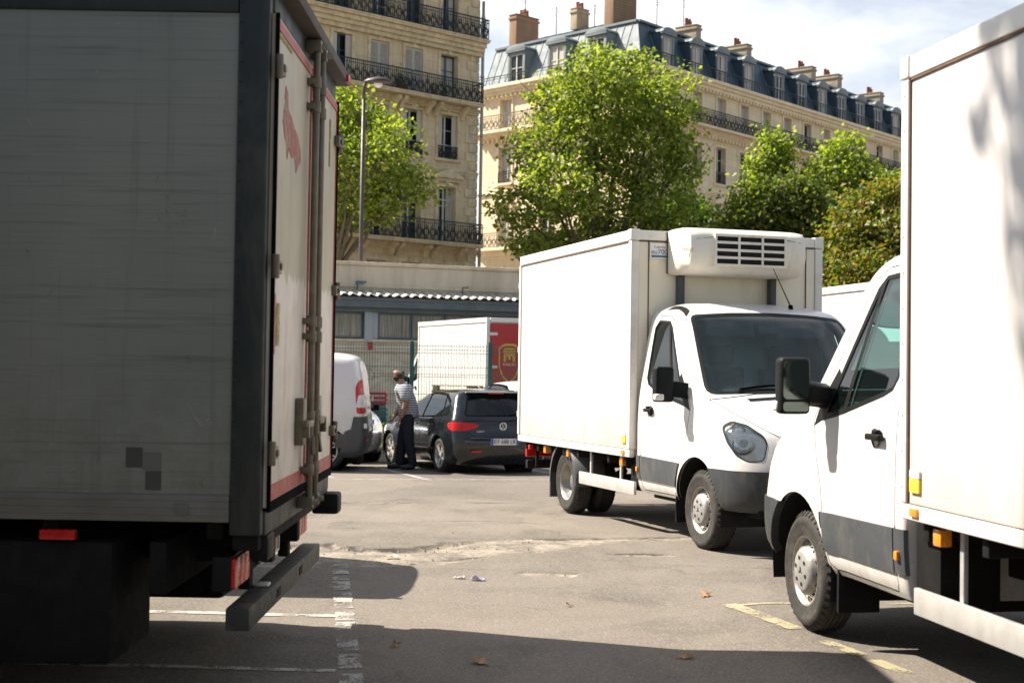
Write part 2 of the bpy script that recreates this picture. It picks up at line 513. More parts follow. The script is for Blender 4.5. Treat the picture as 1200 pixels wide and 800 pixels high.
# ------------------------------------------------------------------ the light truck: cab
def build_cab():
    rows = [  # z, xr, cr, xf, cf, w
        (.40, -1.42, .05, .90, .42, .930), (.46, -1.42, .05, .965, .45, .962), (.60, -1.42, .05, .99, .48, .982),
        (.74, -1.42, .05, .985, .50, .988), (.90, -1.42, .05, .955, .53, .988), (1.03, -1.42, .05, .90, .55, .988),
        (1.10, -1.42, .05, .80, .55, .986), (1.24, -1.42, .05, .50, .50, .980), (1.36, -1.42, .05, .19, .39, .968),
        (1.42, -1.42, .05, .09, .32, .960), (1.72, -1.42, .05, -.20, .28, .915), (2.00, -1.42, .05, -.455, .25, .868),
        (2.07, -1.42, .05, -.53, .25, .848), (2.14, -1.42, .05, -.64, .27, .805), (2.19, -1.42, .05, -.81, .27, .72),
        (2.225, -1.42, .05, -1.0, .22, .58), (2.24, -1.42, .05, -1.16, .12, .38)]
    per = [2, 4, 5, 5, 5, 5, 8, 7, 4, 12, 10, 4, 5, 5, 5, 4]
    bm, lay = shell(rows, per)
    BODY, SCR, GLA, DOOR, TRIM, BUMP, STRIP, LAMP, GRILL, GONE, HOOD, QUA = range(12)
    # wheel-arch flare
    for v in bm.verts:
        r = math.hypot(v.co.x, v.co.z - .36)
        if abs(v.co.y) > .6 and v.co.z < 1.15:
            k = math.exp(-((r - .47) / .075) ** 2) if r > .47 else 1
            v.co.y += math.copysign(.028 * k, v.co.y)
    sides = ((lambda c: c.y > .45), (lambda c: c.y < -.45))
    fr = lambda c: c.x > -.75
    # hood with shut line
    hood = [(-.60, 1.0), (.60, 1.0), (.70, 1.06), (.83, 1.19), (.915, 1.318), (.5, 1.372), (0, 1.387), (-.5, 1.372), (-.915, 1.318), (-.83, 1.19), (-.70, 1.06)]
    ff = lambda c: c.x > -.35 and .9 < c.z < 1.5
    cut(bm, lay, offset_poly(hood, .004), FRONT, ff, TRIM)
    cut(bm, lay, offset_poly(hood, -.004), FRONT, ff, HOOD)
    # cowl vents between hood and screen
    for s in (-1, 1):
        cow = [(s * .18, 1.335), (s * .62, 1.305), (s * .62, 1.332), (s * .18, 1.362)]
        cut(bm, lay, cow, FRONT, ff, TRIM)
    # windscreen with a black ceramic border
    scr = roundp([(-.885, 1.378), (-.5, 1.392), (0, 1.397), (.5, 1.392), (.885, 1.378), (.765, 2.075), (.4, 2.10), (0, 2.11), (-.4, 2.10), (-.765, 2.075)], .05, 3)
    fs = lambda c: c.x > -.98 and 1.33 < c.z < 2.2
    cut(bm, lay, offset_poly(scr, .018), FRONT, fs, TRIM)
    cut(bm, lay, offset_poly(scr, -.012), FRONT, fs, SCR)
    # dark fillers where the screen meets the roof corner
    for s in (-1, 1):
        fil = [(s * .775, 2.10), (s * .81, 2.07), (s * .79, 2.16), (s * .74, 2.215), (s * .70, 2.215), (s * .74, 2.13)]
        cut(bm, lay, fil, FRONT, lambda c: -1.15 < c.x < -.5 and 2.0 < c.z, TRIM, only=(BODY,))
    # grille
    gr = roundp([(-.42, .80), (.42, .80), (.52, .985), (-.52, .985)], .03, 3)
    cut(bm, lay, gr, FRONT, lambda c: c.x > .5 and .7 < c.z < 1.1, GRILL)
    # bumper
    for f in sides: cut(bm, lay, [(-.3, .30), (1.3, .30), (1.3, .735), (-.3, .735)], SIDE, lambda c, f=f: c.x > -.2 and c.z < .9)
    bump_poly = [(0.0, .2), (1.4, .2), (1.4, .735), (0.0, .735)]
    cut(bm, lay, bump_poly, SIDE, lambda c: c.z < .9, BUMP)
    for sf, sg in zip(sides, (1, -1)):
        # door with shut line
        door = [(-.185, 1.25), (-.25, 1.02), (-.35, .78), (-.46, .465), (-.52, .43), (-1.27, .43), (-1.30, .47), (-1.30, 1.9), (-1.275, 2.06), (-1.2, 2.10), (-.92, 2.085), (-.80, 2.03), (-.62, 1.80), (-.30, 1.385)]
        dd = lambda c, sf=sf: sf(c) and c.x < -.1
        cut(bm, lay, offset_poly(door, .004), SIDE, dd, TRIM)
        cut(bm, lay, offset_poly(door, -.004), SIDE, dd, DOOR)
        win = [(-.355, 1.275), (-.60, 1.315), (-1.10, 1.425), (-1.19, 1.455), (-1.235, 1.51), (-1.225, 1.98), (-1.17, 2.035), (-.92, 2.02), (-.84, 1.96)]
        cut(bm, lay, offset_poly(win, .022), SIDE, dd, TRIM)
        main = [(-.645, 1.335), (-1.10, 1.43), (-1.19, 1.458), (-1.233, 1.512), (-1.223, 1.98), (-1.17, 2.033), (-.925, 2.018)]
        quarter = [(-.375, 1.29), (-.595, 1.328), (-.865, 1.97)]
        cut(bm, lay, main, SIDE, dd, GLA)
        cut(bm, lay, quarter, SIDE, dd, QUA)
        # black sail behind the mirror
        sail = [(-.19, 1.21), (-.35, 1.26), (-.50, 1.52), (-.47, 1.55), (-.28, 1.36)]
        cut(bm, lay, sail, SIDE, dd, TRIM, only=(BODY, DOOR))
        # rub strips
        strip = [(-.355, .735), (-.445, .522), (-1.405, .53), (-1.405, .755), (-.9, .745)]
        cut(bm, lay, strip, SIDE, dd, STRIP, only=(BODY, DOOR))
        gap = [(-1.292, .515), (-1.307, .515), (-1.307, .765), (-1.292, .765)]
        cut(bm, lay, gap, SIDE, dd, TRIM)
        # wheel arch opening
        arch = [(.455 * math.cos(2 * math.pi * k / 40), .36 + .455 * math.sin(2 * math.pi * k / 40) * (1.0 if k < 20 else 1)) for k in range(40)]
        cut(bm, lay, arch, SIDE, sf, GONE)
        # the wheel-arch shut line above the bumper
        # headlamp, outlined in a diagonal view of the corner
        U = V((1, -sg, 0)).normalized()
        lamp = roundp(HEADLAMP, .03, 3)
        ax = (U if sg > 0 else U, V((0, 0, 1)))
        lf = lambda c, sg=sg: c.y * sg > .25 and c.x > .05 and .65 < c.z < 1.35
        cut(bm, lay, offset_poly(lamp, .008), ax, lf, TRIM)
        cut(bm, lay, lamp, ax, lf, LAMP)
    S = {}
    S['body'] = extract(bm, lay, {BODY, TRIM}, 'cab_body', [WHITE, BLACK], {TRIM: 1})
    S['door_l'], S['door_r'], S['lamp_l'], S['lamp_r'] = None, None, None, None
    def side_only(pid, sgn, newid):
        for f in bm.faces:
            if f[lay] == pid and f.calc_center_median().y * sgn > 0: f[lay] = newid
    for k, pid in (('door', DOOR), ('glass', GLA), ('quarter', QUA), ('strip', STRIP), ('lamp', LAMP)):
        for j, sgn in enumerate((1, -1)): side_only(pid, sgn, 100 + pid * 2 + j)
    P = lambda pid, j: {100 + pid * 2 + j}
    for j, n in enumerate('lr'):
        S['door_' + n] = extract(bm, lay, P(DOOR, j), 'door', WHITE)
        S['glass_' + n] = extract(bm, lay, P(GLA, j), 'side_window', GLASS, off=-.005)
        S['quarter_' + n] = extract(bm, lay, P(QUA, j), 'quarter_window', GLASS, off=-.005)
        S['strip_' + n] = extract(bm, lay, P(STRIP, j), 'rub_strip', GREYP, off=.012, skirt=.014)
        S['lampglass_' + n] = extract(bm, lay, P(LAMP, j), 'lens', CLEAR, off=.004)
        S['lampback_' + n] = extract(bm, lay, P(LAMP, j), 'reflector', REFLECTOR, off=-.022)
    S['screen'] = extract(bm, lay, {SCR}, 'windscreen', SCREEN, off=-.003)
    S['hood'] = extract(bm, lay, {HOOD}, 'bonnet', WHITE)
    S['bumper'] = extract(bm, lay, {BUMP}, 'bumper', BUMPM, off=.014, skirt=.05)
    S['grille'] = extract(bm, lay, {GRILL}, 'grille', BLACK, off=-.012)
    solid = {BODY, TRIM, HOOD, BUMP} | {100 + k * 2 + j for k in (DOOR, STRIP) for j in (0, 1)}
    S['lining'] = extract(bm, lay, solid, 'cabin_lining', LINING, off=-.03)
    # lamp bowl centre for the round projector
    c = [f.calc_center_median() for f in bm.faces if f[lay] in P(LAMP, 0)]
    S['lampc'] = sum(c, V()) / len(c)
    nn = [f.normal * f.calc_area() for f in bm.faces if f[lay] in P(LAMP, 0)]; S['lampn'] = sum(nn, V()).normalized()
    bm.free()
    # --- other cab pieces
    b = MB()   # wheel arch tubs
    for s in (-1, 1):
        for r, y0, y1 in ((.47, .985, .50),):
            n = 20
            ring = [[b.v((r * math.cos(math.pi * (k / n * 1.16 - .08)), s * y, .36 + r * math.sin(math.pi * (k / n * 1.16 - .08)))) for k in range(n + 1)] for y in (y0, y1)]
            for k in range(n): b.f([ring[0][k], ring[0][k + 1], ring[1][k + 1], ring[1][k]], True)
            b.f(ring[1])
    S['tub'] = b.build('wheel_arch_liner', DARKHOLE, mesh_only=True)
    # dashboard, seats, steering wheel
    b = MB()
    b.prism([(-.14, 1.26), (-.06, 1.31), (-.16, 1.35), (-.44, 1.33), (-.52, 1.20), (-.47, .9), (-.14, .9)], lambda p: (p[0], -.78, p[1]), lambda p: (p[0], .78, p[1]))
    S['dash'] = b.build('dashboard', INTER, bevel=.02, mesh_only=True)
    b = MB(); b.box(-.34, -.20, -.35, -.08, 1.352, 1.358); b.box(-.30, -.22, .15, .30, 1.352, 1.36); b.box(-.36, -.28, -.62, -.5, 1.35, 1.40); S['papers'] = b.build('papers', WHITES, mesh_only=True)
    b = MB()
    for s in (-1, 1): b.box(-.70, -.64, s * .12, s * .62, 1.90, 2.06)
    b.box(-.64, -.60, -.10, .10, 1.93, 2.0)
    S['visor'] = b.build('sun_visor', INTER, bevel=.015, mesh_only=True)
    b = MB()
    for y in (-.55, -.15, .5):
        b.box(-1.32, -.80, y - .22, y + .22, .75, .98); b.box(-1.36, -1.2, y - .22, y + .22, .95, 1.62); b.box(-1.34, -1.22, y - .12, y + .12, 1.64, 1.84)
    S['seat'] = b.build('seat', SEATM, bevel=.04, seg=3, mesh_only=True)
    b = MB()
    c = V((-.62, .5, 1.36)); ax = V((-.55, 0, .83)).normalized(); u = V((0, 1, 0)); w = ax.cross(u)
    b.tube([tuple(c + (u * math.cos(t) + w * math.sin(t)) * .21) for t in [k * 2 * math.pi / 24 for k in range(25)]], .017, 8)
    b.bar(tuple(c - u * .2), tuple(c + u * .2), .05, .02); b.bar(tuple(c), tuple(c - ax * .3 + V((.1, 0, 0))), .06)
    S['steer'] = b.build('steering_wheel', SEAL, mesh_only=True)
    # mirror (left side, mirrored for the right)
    def mirror(s):
        b = MB(); b.box(-.41, -.30, s * 1.085, s * 1.265, 1.285, 1.605)
        h = b.build('mirror', BLACK, bevel=.035, seg=4, mesh_only=True)
        b = MB(); b.prism([(-.28, 1.31), (-.40, 1.34), (-.42, 1.43), (-.30, 1.46)], lambda p: (p[0] + .02, s * .93, p[1]), lambda p: (p[0] * .4 - .21, s * 1.10, p[1] + .02))
        a = b.build('mirror_arm', BLACK, bevel=.012, mesh_only=True)
        b = MB(); pts = roundp([(1.10, 1.37), (1.25, 1.37), (1.25, 1.588), (1.10, 1.588)], .03)
        b.poly([(-.4125, s * y, z) for y, z in pts]); pts = roundp([(1.10, 1.302), (1.25, 1.302), (1.25, 1.355), (1.10, 1.355)], .02)
        b.poly([(-.4125, s * y, z) for y, z in pts])
        g = b.build('mirror_glass', MIRROR, mesh_only=True)
        b = MB(); b.box(-.36, -.285, s * 1.19, s * 1.275, 1.30, 1.36)
        t = b.build('indicator', WHITES, bevel=.02, seg=3, mesh_only=True)
        return h, a, g, t
    S['mir_l'], S['mir_r'] = mirror(1), mirror(-1)
    def handle(s):
        b = MB(); b.box(-1.17, -1.0, s * .990, s * 1.025, 1.178, 1.212); b.box(-1.13, -1.07, s * .985, s * 1.018, 1.212, 1.235)
        b.lathe([(.05, 0), (.045, -.012), (.001, -.014)], axis='Y', c=(-1.06, s * .992, 1.19), n=16)
        return b.build('handle', BLACK, bevel=.01, seg=3, mesh_only=True)
    S['hand_l'], S['hand_r'] = handle(1), handle(-1)
    def wiper():
        b = MB()
        for y0, y1 in ((-.62, .02), (.10, .62)):
            pts = []
            for k in range(9):
                t = k / 8; y = y0 + (y1 - y0) * t; z = 1.408 + .035 * math.sin(t * 3.1)
                q = (1 - min(1, abs(y) / .955) ** 2.5) ** .4
                xs = .085 - (z - 1.42) * .97; cf_ = .32 - (z - 1.42) * .13
                pts.append((xs - cf_ + cf_ * q + .02, y, z + .006))
            b.tube(pts, .009, 6)
            b.bar(pts[0], (pts[0][0] + .03, pts[0][1] - .02, 1.372), .02); b.bar(pts[0], pts[4], .012, .02)
        return b.build('wiper', SEAL, mesh_only=True)
    S['wiper'] = wiper()
    b = MB()
    for k in range(4): b.box(.885 + .02 * (3 - k), .93 + .02 * (3 - k), -.45 - k * -.015, .45 - k * .015, .822 + k * .043, .836 + k * .043)
    S['slats'] = b.build('grille_bar', BLACK, bevel=.004, mesh_only=True)
    # ring with three points on the grille
    b = MB()
    b.tube([(.985, .085 * math.cos(t), .90 + .085 * math.sin(t)) for t in [k * 2 * math.pi / 32 for k in range(33)]], .008, 6)
    for k in range(3):
        a = 2 * math.pi * k / 3 + math.pi / 2
        b.bar((.985, 0, .90), (.985, .08 * math.cos(a), .90 + .08 * math.sin(a)), .02, .012)
    S['emblem'] = b.build('emblem', CHROME, mesh_only=True)
    b = MB(); b.tube([(-.78, .34, 2.15), (-.80, .34, 2.215)], .022, 10); b.tube([(-.80, .34, 2.21), (-1.0, .26, 2.58)], [.006, .003], 6)
    S['aerial'] = b.build('aerial', SEAL, mesh_only=True)
    return S

# outline of the headlamp seen from the corner: u across (bodywards negative), z up
HEADLAMP = [(-.385, 1.10), (-.31, 1.14), (-.16, 1.11), (.0, 1.03), (.045, .97), (.03, .83), (-.09, .815), (-.20, .86), (-.31, .97)]

def add_cab(root, S, dx=0):
    bd = inst('cab', S['body'], root)
    inst('bonnet', S['hood'], root); inst('windscreen', S['screen'], root); inst('cabin_lining', S['lining'], root)
    inst('wiper', S['wiper'], root)
    inst('bumper', S['bumper'], root)
    g = inst('grille', S['grille'], root); inst('grille_bar', S['slats'], g); inst('emblem', S['emblem'], g)
    inst('wheel_arch_liner', S['tub'], root); dsh = inst('dashboard', S['dash'], root); inst('papers', S['papers'], dsh); inst('sun_visor', S['visor'], root); inst('seat', S['seat'], root); inst('steering_wheel', S['steer'], root)
    inst('aerial', S['aerial'], bd)
    for n, s in (('l', 1), ('r', -1)):
        d = inst('door', S['door_' + n], root)
        inst('side_window', S['glass_' + n], d); inst('quarter_window', S['quarter_' + n], d); inst('handle', S['hand_' + n], d)
        inst('rub_strip', S['strip_' + n], root)
        h, a, gl, t = S['mir_' + n]
        m = inst('mirror', h, root); inst('mirror_arm', a, m); inst('mirror_glass', gl, m); inst('indicator', t, m)
        L = inst('headlamp', S['lampback_' + n], root); inst('lens', S['lampglass_' + n], L)
        c = S['lampc']
        b = MB(); dirv = S['lampn'].copy(); dirv.y *= s; o0 = V((c.x, c.y * s, c.z)) - dirv * .012
        w = dirv.cross(V((0, 0, 1))).normalized(); u = w.cross(dirv)
        for o, rr, mi, dd in ((o0 - u * .04 + w * .02 * s, .105, 0, .002), (o0 - u * .04 + w * .02 * s, .090, 1, .008), (o0 - u * .04 + w * .02 * s, .038, 2, .014), (o0 + u * .075 - V((.03, -.03 * s, 0)), .052, 0, 0), (o0 + u * .075 - V((.03, -.03 * s, 0)), .044, 1, .006)):
            b.mi = mi
            ring = [b.v(tuple(o + dirv * dd + (u * math.cos(t) + w * math.sin(t)) * rr)) for t in [k * 2 * math.pi / 28 for k in range(28)]]
            apex = b.v(tuple(o + dirv * (dd - .02 if mi != 2 else dd + .012)))
            for k in range(28): b.f([ring[k], ring[(k + 1) % 28], apex], True)
        b.build('projector', [BLACK, CHROME, WHITES], L)
        b = MB(); b.box(-.012, .012, -.045, .045, -.022, .022)
        b.build('indicator', ORANGE, L, .012, loc=(c.x - .16, (c.y + .0) * s, c.z + .10), rot=(0, 0, -.95 * s))
        b = MB(); b.box(-1.372, -1.335, s * .99, s * 1.012, .60, .645); b.build('side_marker', ORANGE, root, .006)
    # mud flaps and underbody
    b = MB(); b.box(-1.4, .8, -.80, .80, .34, .46)
    for s in (-1, 1): b.box(-.53, -.50, s * .72, s * .965, .19, .50)
    b.build('underbody', CHASSIS, root, .01)

# ------------------------------------------------------------------ the light truck: box body and chassis
def add_box(root, xf, xr, zf, zt, fridge=True, red=False, wb=3.665, wheels=None, sticker=True, hw=1.04, sidelamps=True):
    # walls
    zr = zt - .105; zb = zf + .075
    bx = MB(); bx.box(xr + .03, xf - .02, -hw + .006, hw - .006, zf + .02, zt - .02)
    body = bx.build('box_body', BOXW, root, .01)
    qbox('front_panel', xf - .018, xf - .006, -hw + .075, hw - .075, zb + .01, zr - .01, FRONTW, root, .003)
    rl = MB()
    for s in (-1, 1):
        rl.box(xr, xf, s * (hw - .05), s * (hw + .008), zr, zt)                       # cant rail
        rl.box(xr, xf, s * (hw - .05), s * (hw + .006), zf, zb)                       # floor rail
        rl.box(xf - .065, xf + .008, s * (hw - .07), s * (hw + .012), zb + .004, zr - .004)      # front posts
        rl.box(xr - .008, xr + .05, s * (hw - .07), s * (hw + .012), zb + .004, zr - .004)
        rl.box(xf - .075, xf + .014, s * (hw - .08), s * (hw + .018), zr + .003, zt + .006)    # corner castings
    rl.box(xf - .05, xf + .004, -hw + .08, hw - .08, zr + .006, zt - .003)
    rl.box(xf - .05, xf + .004, -hw + .08, hw - .08, zf + .003, zb)
    rl.box(xr - .004, xr + .05, -hw + .08, hw - .08, zr + .006, zt - .003)
    rl.build('edge_rail', RAILW, root, .008, seg=3)
    sm = MB()
    for s in (-1, 1):
        sm.box(xr + .05, xf - .07, s * (hw - .03), s * (hw + .0035), zr - .012, zr + .001)
        sm.box(xr + .05, xf - .07, s * (hw - .03), s * (hw + .0025), zb - .001, zb + .005)
        sm.box(xf - .072, xf - .063, s * (hw - .03), s * (hw + .004), zb, zr)
        for k in range(12):
            z = zb + .08 + k * (zr - zb - .16) / 11
            sm.lathe([(.0045, 0), (.004, s * .003), (.001, s * .004)], c=(xf - .03, s * (hw + .012), z), n=8)
        sm.box(xf - .03, xf + .0045, s * (hw - .18), s * (hw - .172), zb, zr)
    sm.box(xf - .03, xf + .005, -hw + .08, hw - .08, zr - .003, zr + .005)
    sm.build('seam', RUST, root)
    # rear doors
    rd = MB()
    for s in (-1, 1): rd.box(xr - .022, xr + .01, s * .004, s * (hw - .075), zb + .02, zr - .02)
    dm = REDDOOR if red else BOXW
    for s in (-1, 1):
        d = MB(); d.box(xr - .022, xr + .01, s * .004, s * (hw - .075), zb + .02, zr - .02)
        dr = d.build('rear_door', dm, root, .008)
        hh = MB()
        for z in (zb + .25, (zb + zr) / 2, zr - .25): hh.box(xr - .035, xr - .02, s * (hw - .24), s * (hw + .016), z - .035, z + .035)
        hh.build('hinge', ALU, dr, .008)
        rod = MB(); rod.tube([(xr - .045, s * .12, zb - .02), (xr - .045, s * .12, zr + .02)], .014, 8)
        rod.box(xr - .055, xr - .02, s * .09, s * .28, zb + .42, zb + .46)
        for z in (zb + .06, zb + .7, zr - .5, zr - .06): rod.box(xr - .06, xr - .02, s * .085, s * .155, z - .03, z + .03)
        rod.build('lock_rod', ALU, dr, .003)
    if fridge:
        w2 = .67; zt2 = zt + .02; hgt = .46; d = .45
        prof = [(0, zt2), (d * .55, zt2 - .005), (d * .86, zt2 - .03), (d, zt2 - .10), (d + .012, zt2 - .27), (d * .97, zt2 - hgt + .10), (d * .84, zt2 - hgt + .025), (d * .6, zt2 - hgt), (0, zt2 - hgt)]
        b = MB(); ny = 24; cols = []
        for k in range(ny + 1):
            t = -1 + 2 * k / ny; q = max(0.0, 1 - abs(t) ** 7) ** (1 / 4.5); col = []
            y = t * w2
            for x, z in prof:
                zz = zt2 - hgt / 2 + (z - (zt2 - hgt / 2)) * (.88 + .12 * q)
                col.append(b.v((xf + .012 + x * (.60 + .40 * q), y, zz)))
            cols.append(col)
        for c0, c1 in zip(cols, cols[1:]):
            for j in range(len(prof) - 1): b.f([c0[j], c1[j], c1[j + 1], c0[j + 1]], True)
        b.f(cols[0]); b.f(cols[-1][::-1])
        fu = b.build('refrigeration_unit', CREAM, root, smooth=True)
        b = MB(); xg = xf + .012 + d
        b.box(xg - .02, xg + .0135, -.36, .36, zt2 - .375, zt2 - .085)
        b.build('grille', DARKHOLE, fu)
        b = MB()
        for z in (-.085, -.155, -.228, -.30, -.372): b.box(xg - .01, xg + .026, -.372, .372, zt2 + z - .014, zt2 + z + .012)
        for y in (-.372, -.125, .125, .372): b.box(xg - .01, xg + .024, y - .012, y + .012, zt2 - .385, zt2 - .075)
        b.build('grille_bar', CREAM, fu, .005)
        b = MB()   # panel joint across the shell
        for s in (-1, 1): b.bar((xg + .006, s * .372, zt2 - .105), (xg - .012, s * .56, zt2 - .13), .004); b.bar((xg - .012, s * .56, zt2 - .13), (xg - .20, s * .675, zt2 - .16), .004)
        b.bar((xf + .015, -.67, zt2 - .03), (xf + .015, -.67, zt2 - .44), .016); b.bar((xf + .015, .67, zt2 - .03), (xf + .015, .67, zt2 - .44), .016)
        b.build('joint', RUST, fu)
        b = MB()
        for y, s in ((-.55, 1), (.45, 1)): b.box(xf + .012, xf + .10, y - .03, y + .03, 1.9, zt2 - hgt + .05); b.box(xf + .012, xf + .055, y + .034, y + .046, 2.05, zt2 - hgt + .05)
        b.build('hose_duct', GREYP, root, .012)
        # maker's strip on the unit, small red and black print
        b = MB(); b.box(xg - .055, xg - .030, -.648, -.642, zt2 - .26, zt2 - .235)
        t = text_obj('lettering', 'FRIGO', .04, REDS, fu, (xg - .045, -.640, zt2 - .235), (R(90), 0, R(42)))
        b.bm.free()
    if sticker:
        st = qbox('sticker', xf - .004, xf + .0065, -hw + .185, -hw + .375, zr - .175, zr - .02, WHITES, root, 0)
        text_obj('lettering', 'eu700', .07, BLUES, st, (xf + .007, -hw + .285, zr - .105), (R(90), 0, R(90)))
        text_obj('lettering', '2 piscine', .036, BLUES, st, (xf + .007, -hw + .29, zr - .055), (R(90), 0, R(90)))
        b = MB(); b.prism([(-hw + .20, zr - .15), (-hw + .215, zr - .165), (-hw + .225, zr - .158), (-hw + .365, zr - .158), (-hw + .365, zr - .138), (-hw + .20, zr - .138)], lambda p: (xf + .006, p[0], p[1]), lambda p: (xf + .009, p[0], p[1]))
        b.build('stripe', BLUES, st)
    for s in (-1, 1):     # stickers and marker lamps
        qbox('sticker', xf - .20, xf - .10, s * (hw - .01), s * (hw + .0085), zb + .06, zb + .125, YELLOWS, root, .001)
        qbox('sticker', xf - .20, xf - .10, s * (hw - .01), s * (hw + .0085), zb + .129, zb + .165, WHITES, root, .001)
        qbox('side_marker', xf - .20, xf - .12, s * (hw - .01), s * (hw + .02), zf + .022, zf + .062, ORANGE, root, .006)
        if sidelamps:
            for x in (xf - .30, (xf + xr) / 2 - .1, xr + .9): qbox('side_marker', x - .05, x + .03, s * (hw - .09), s * (hw - .03), zf - .10, zf - .02, ORANGE, root, .01)
        qbox('side_marker', xr + .35, xr + .41, s * (hw - .06), s * (hw - .01), zf - .085, zf - .03, REDL, root, .008)
    # chassis
    ch = MB()
    for s in (-1, 1): ch.box(xr + .1, -.9, s * .36, s * .44, .52, .68)
    for x in (-1.6, -2.4, xr + .5): ch.box(x - .04, x + .04, -.44, .44, .54, .66)
    for k in range(8):
        x = xr + .2 + k * (xf - xr - .4) / 7; ch.box(x - .03, x + .03, -hw + .03, hw - .03, zf - .09, zf + .03)
    ch.box(-wb - .07, -wb + .07, -.75, .75, .28, .42)
    ch.box(-2.35, -1.75, -.30, .30, .36, .60); ch.box(-3.0, -2.5, .38, .78, .38, .68)
    ch.tube([(-1.4, 0, .42), (-wb, 0, .38)], .05, 10)
    for s in (-1, 1):
        ch.box(-1.68, -1.43, s * .62, s * .93, .40, .84)
        ch.tube([(-wb - .6, s * .5, .5), (-wb, s * .52, .33), (-wb + .6, s * .5, .5)], .04, 6)
    ch.build('chassis', CHASSIS, root, .01)
    # mudguards over the rear wheels
    for s in (-1, 1):
        b = MB(); n = 18
        for r0, y0, y1 in ((.44, .66, 1.0),):
            rings = [[b.v((-wb + r * math.cos(a), s * y, .345 + r * math.sin(a))) for a in [math.pi * (k / n * 1.04 - .02) for k in range(n + 1)]] for r, y in ((r0, y0), (r0, y1), (r0 - .04, y1 + .005))]
            for u, w in zip(rings, rings[1:]):
                for k in range(n): b.f([u[k], u[k + 1], w[k + 1], w[k]], True)
        b.box(-wb - .46, -wb - .43, s * .68, s * .99, .14, .42)
        b.build('mudguard', GREYP, root)
        # aluminium side guard on hangers
        g = MB(); g.box(-wb + .48, xf - .02, s * .955, s * .985, .36, .49)
        gr = g.build('side_guard', ALU, root, .008)
        hg = MB()
        for x in (-wb + .75, xf - .45):
            if x < xf - .1: hg.box(x - .018, x + .018, s * .93, s * .954, .40, zf)
        hg.build('bracket', ALU, gr, .004)
        qbox('tail_lamp', xr + .0, xr + .06, s * .62, s * .95, zf - .19, zf - .08, REDL, root, .012)
    b = MB(); b.box(xr + .02, xr + .10, -.95, .95, .40, .50)
    for s in (-1, 1): b.box(xr + .05, xr + .12, s * .40 - .03, s * .40 + .03, .45, .62); b.box(xr + .30, xr + .33, s * .90 - .02, s * .90 + .02, zf - .3, zf)
    b.build('underrun_bar', CHASSIS, root, .01)
    for s in (-1, 1):
        for y in (.86, .585): add_wheel(root, wheels['dual'], -wb, s * y, .345)
        add_wheel(root, wheels['front'], 0, s * .862, .35)
    return body

REDDOOR = pm('red_door', (.42, .022, .015), .4, 0, .08, 4, (.2, .03, .02), .3)
WHEELS = {'front': wheel_meshes(.35, .215, .215, 'front'), 'dual': wheel_meshes(.348, .215, .215, 'dual'), 'car': wheel_meshes(.315, .205, .21, 'car')}
CAB = build_cab()
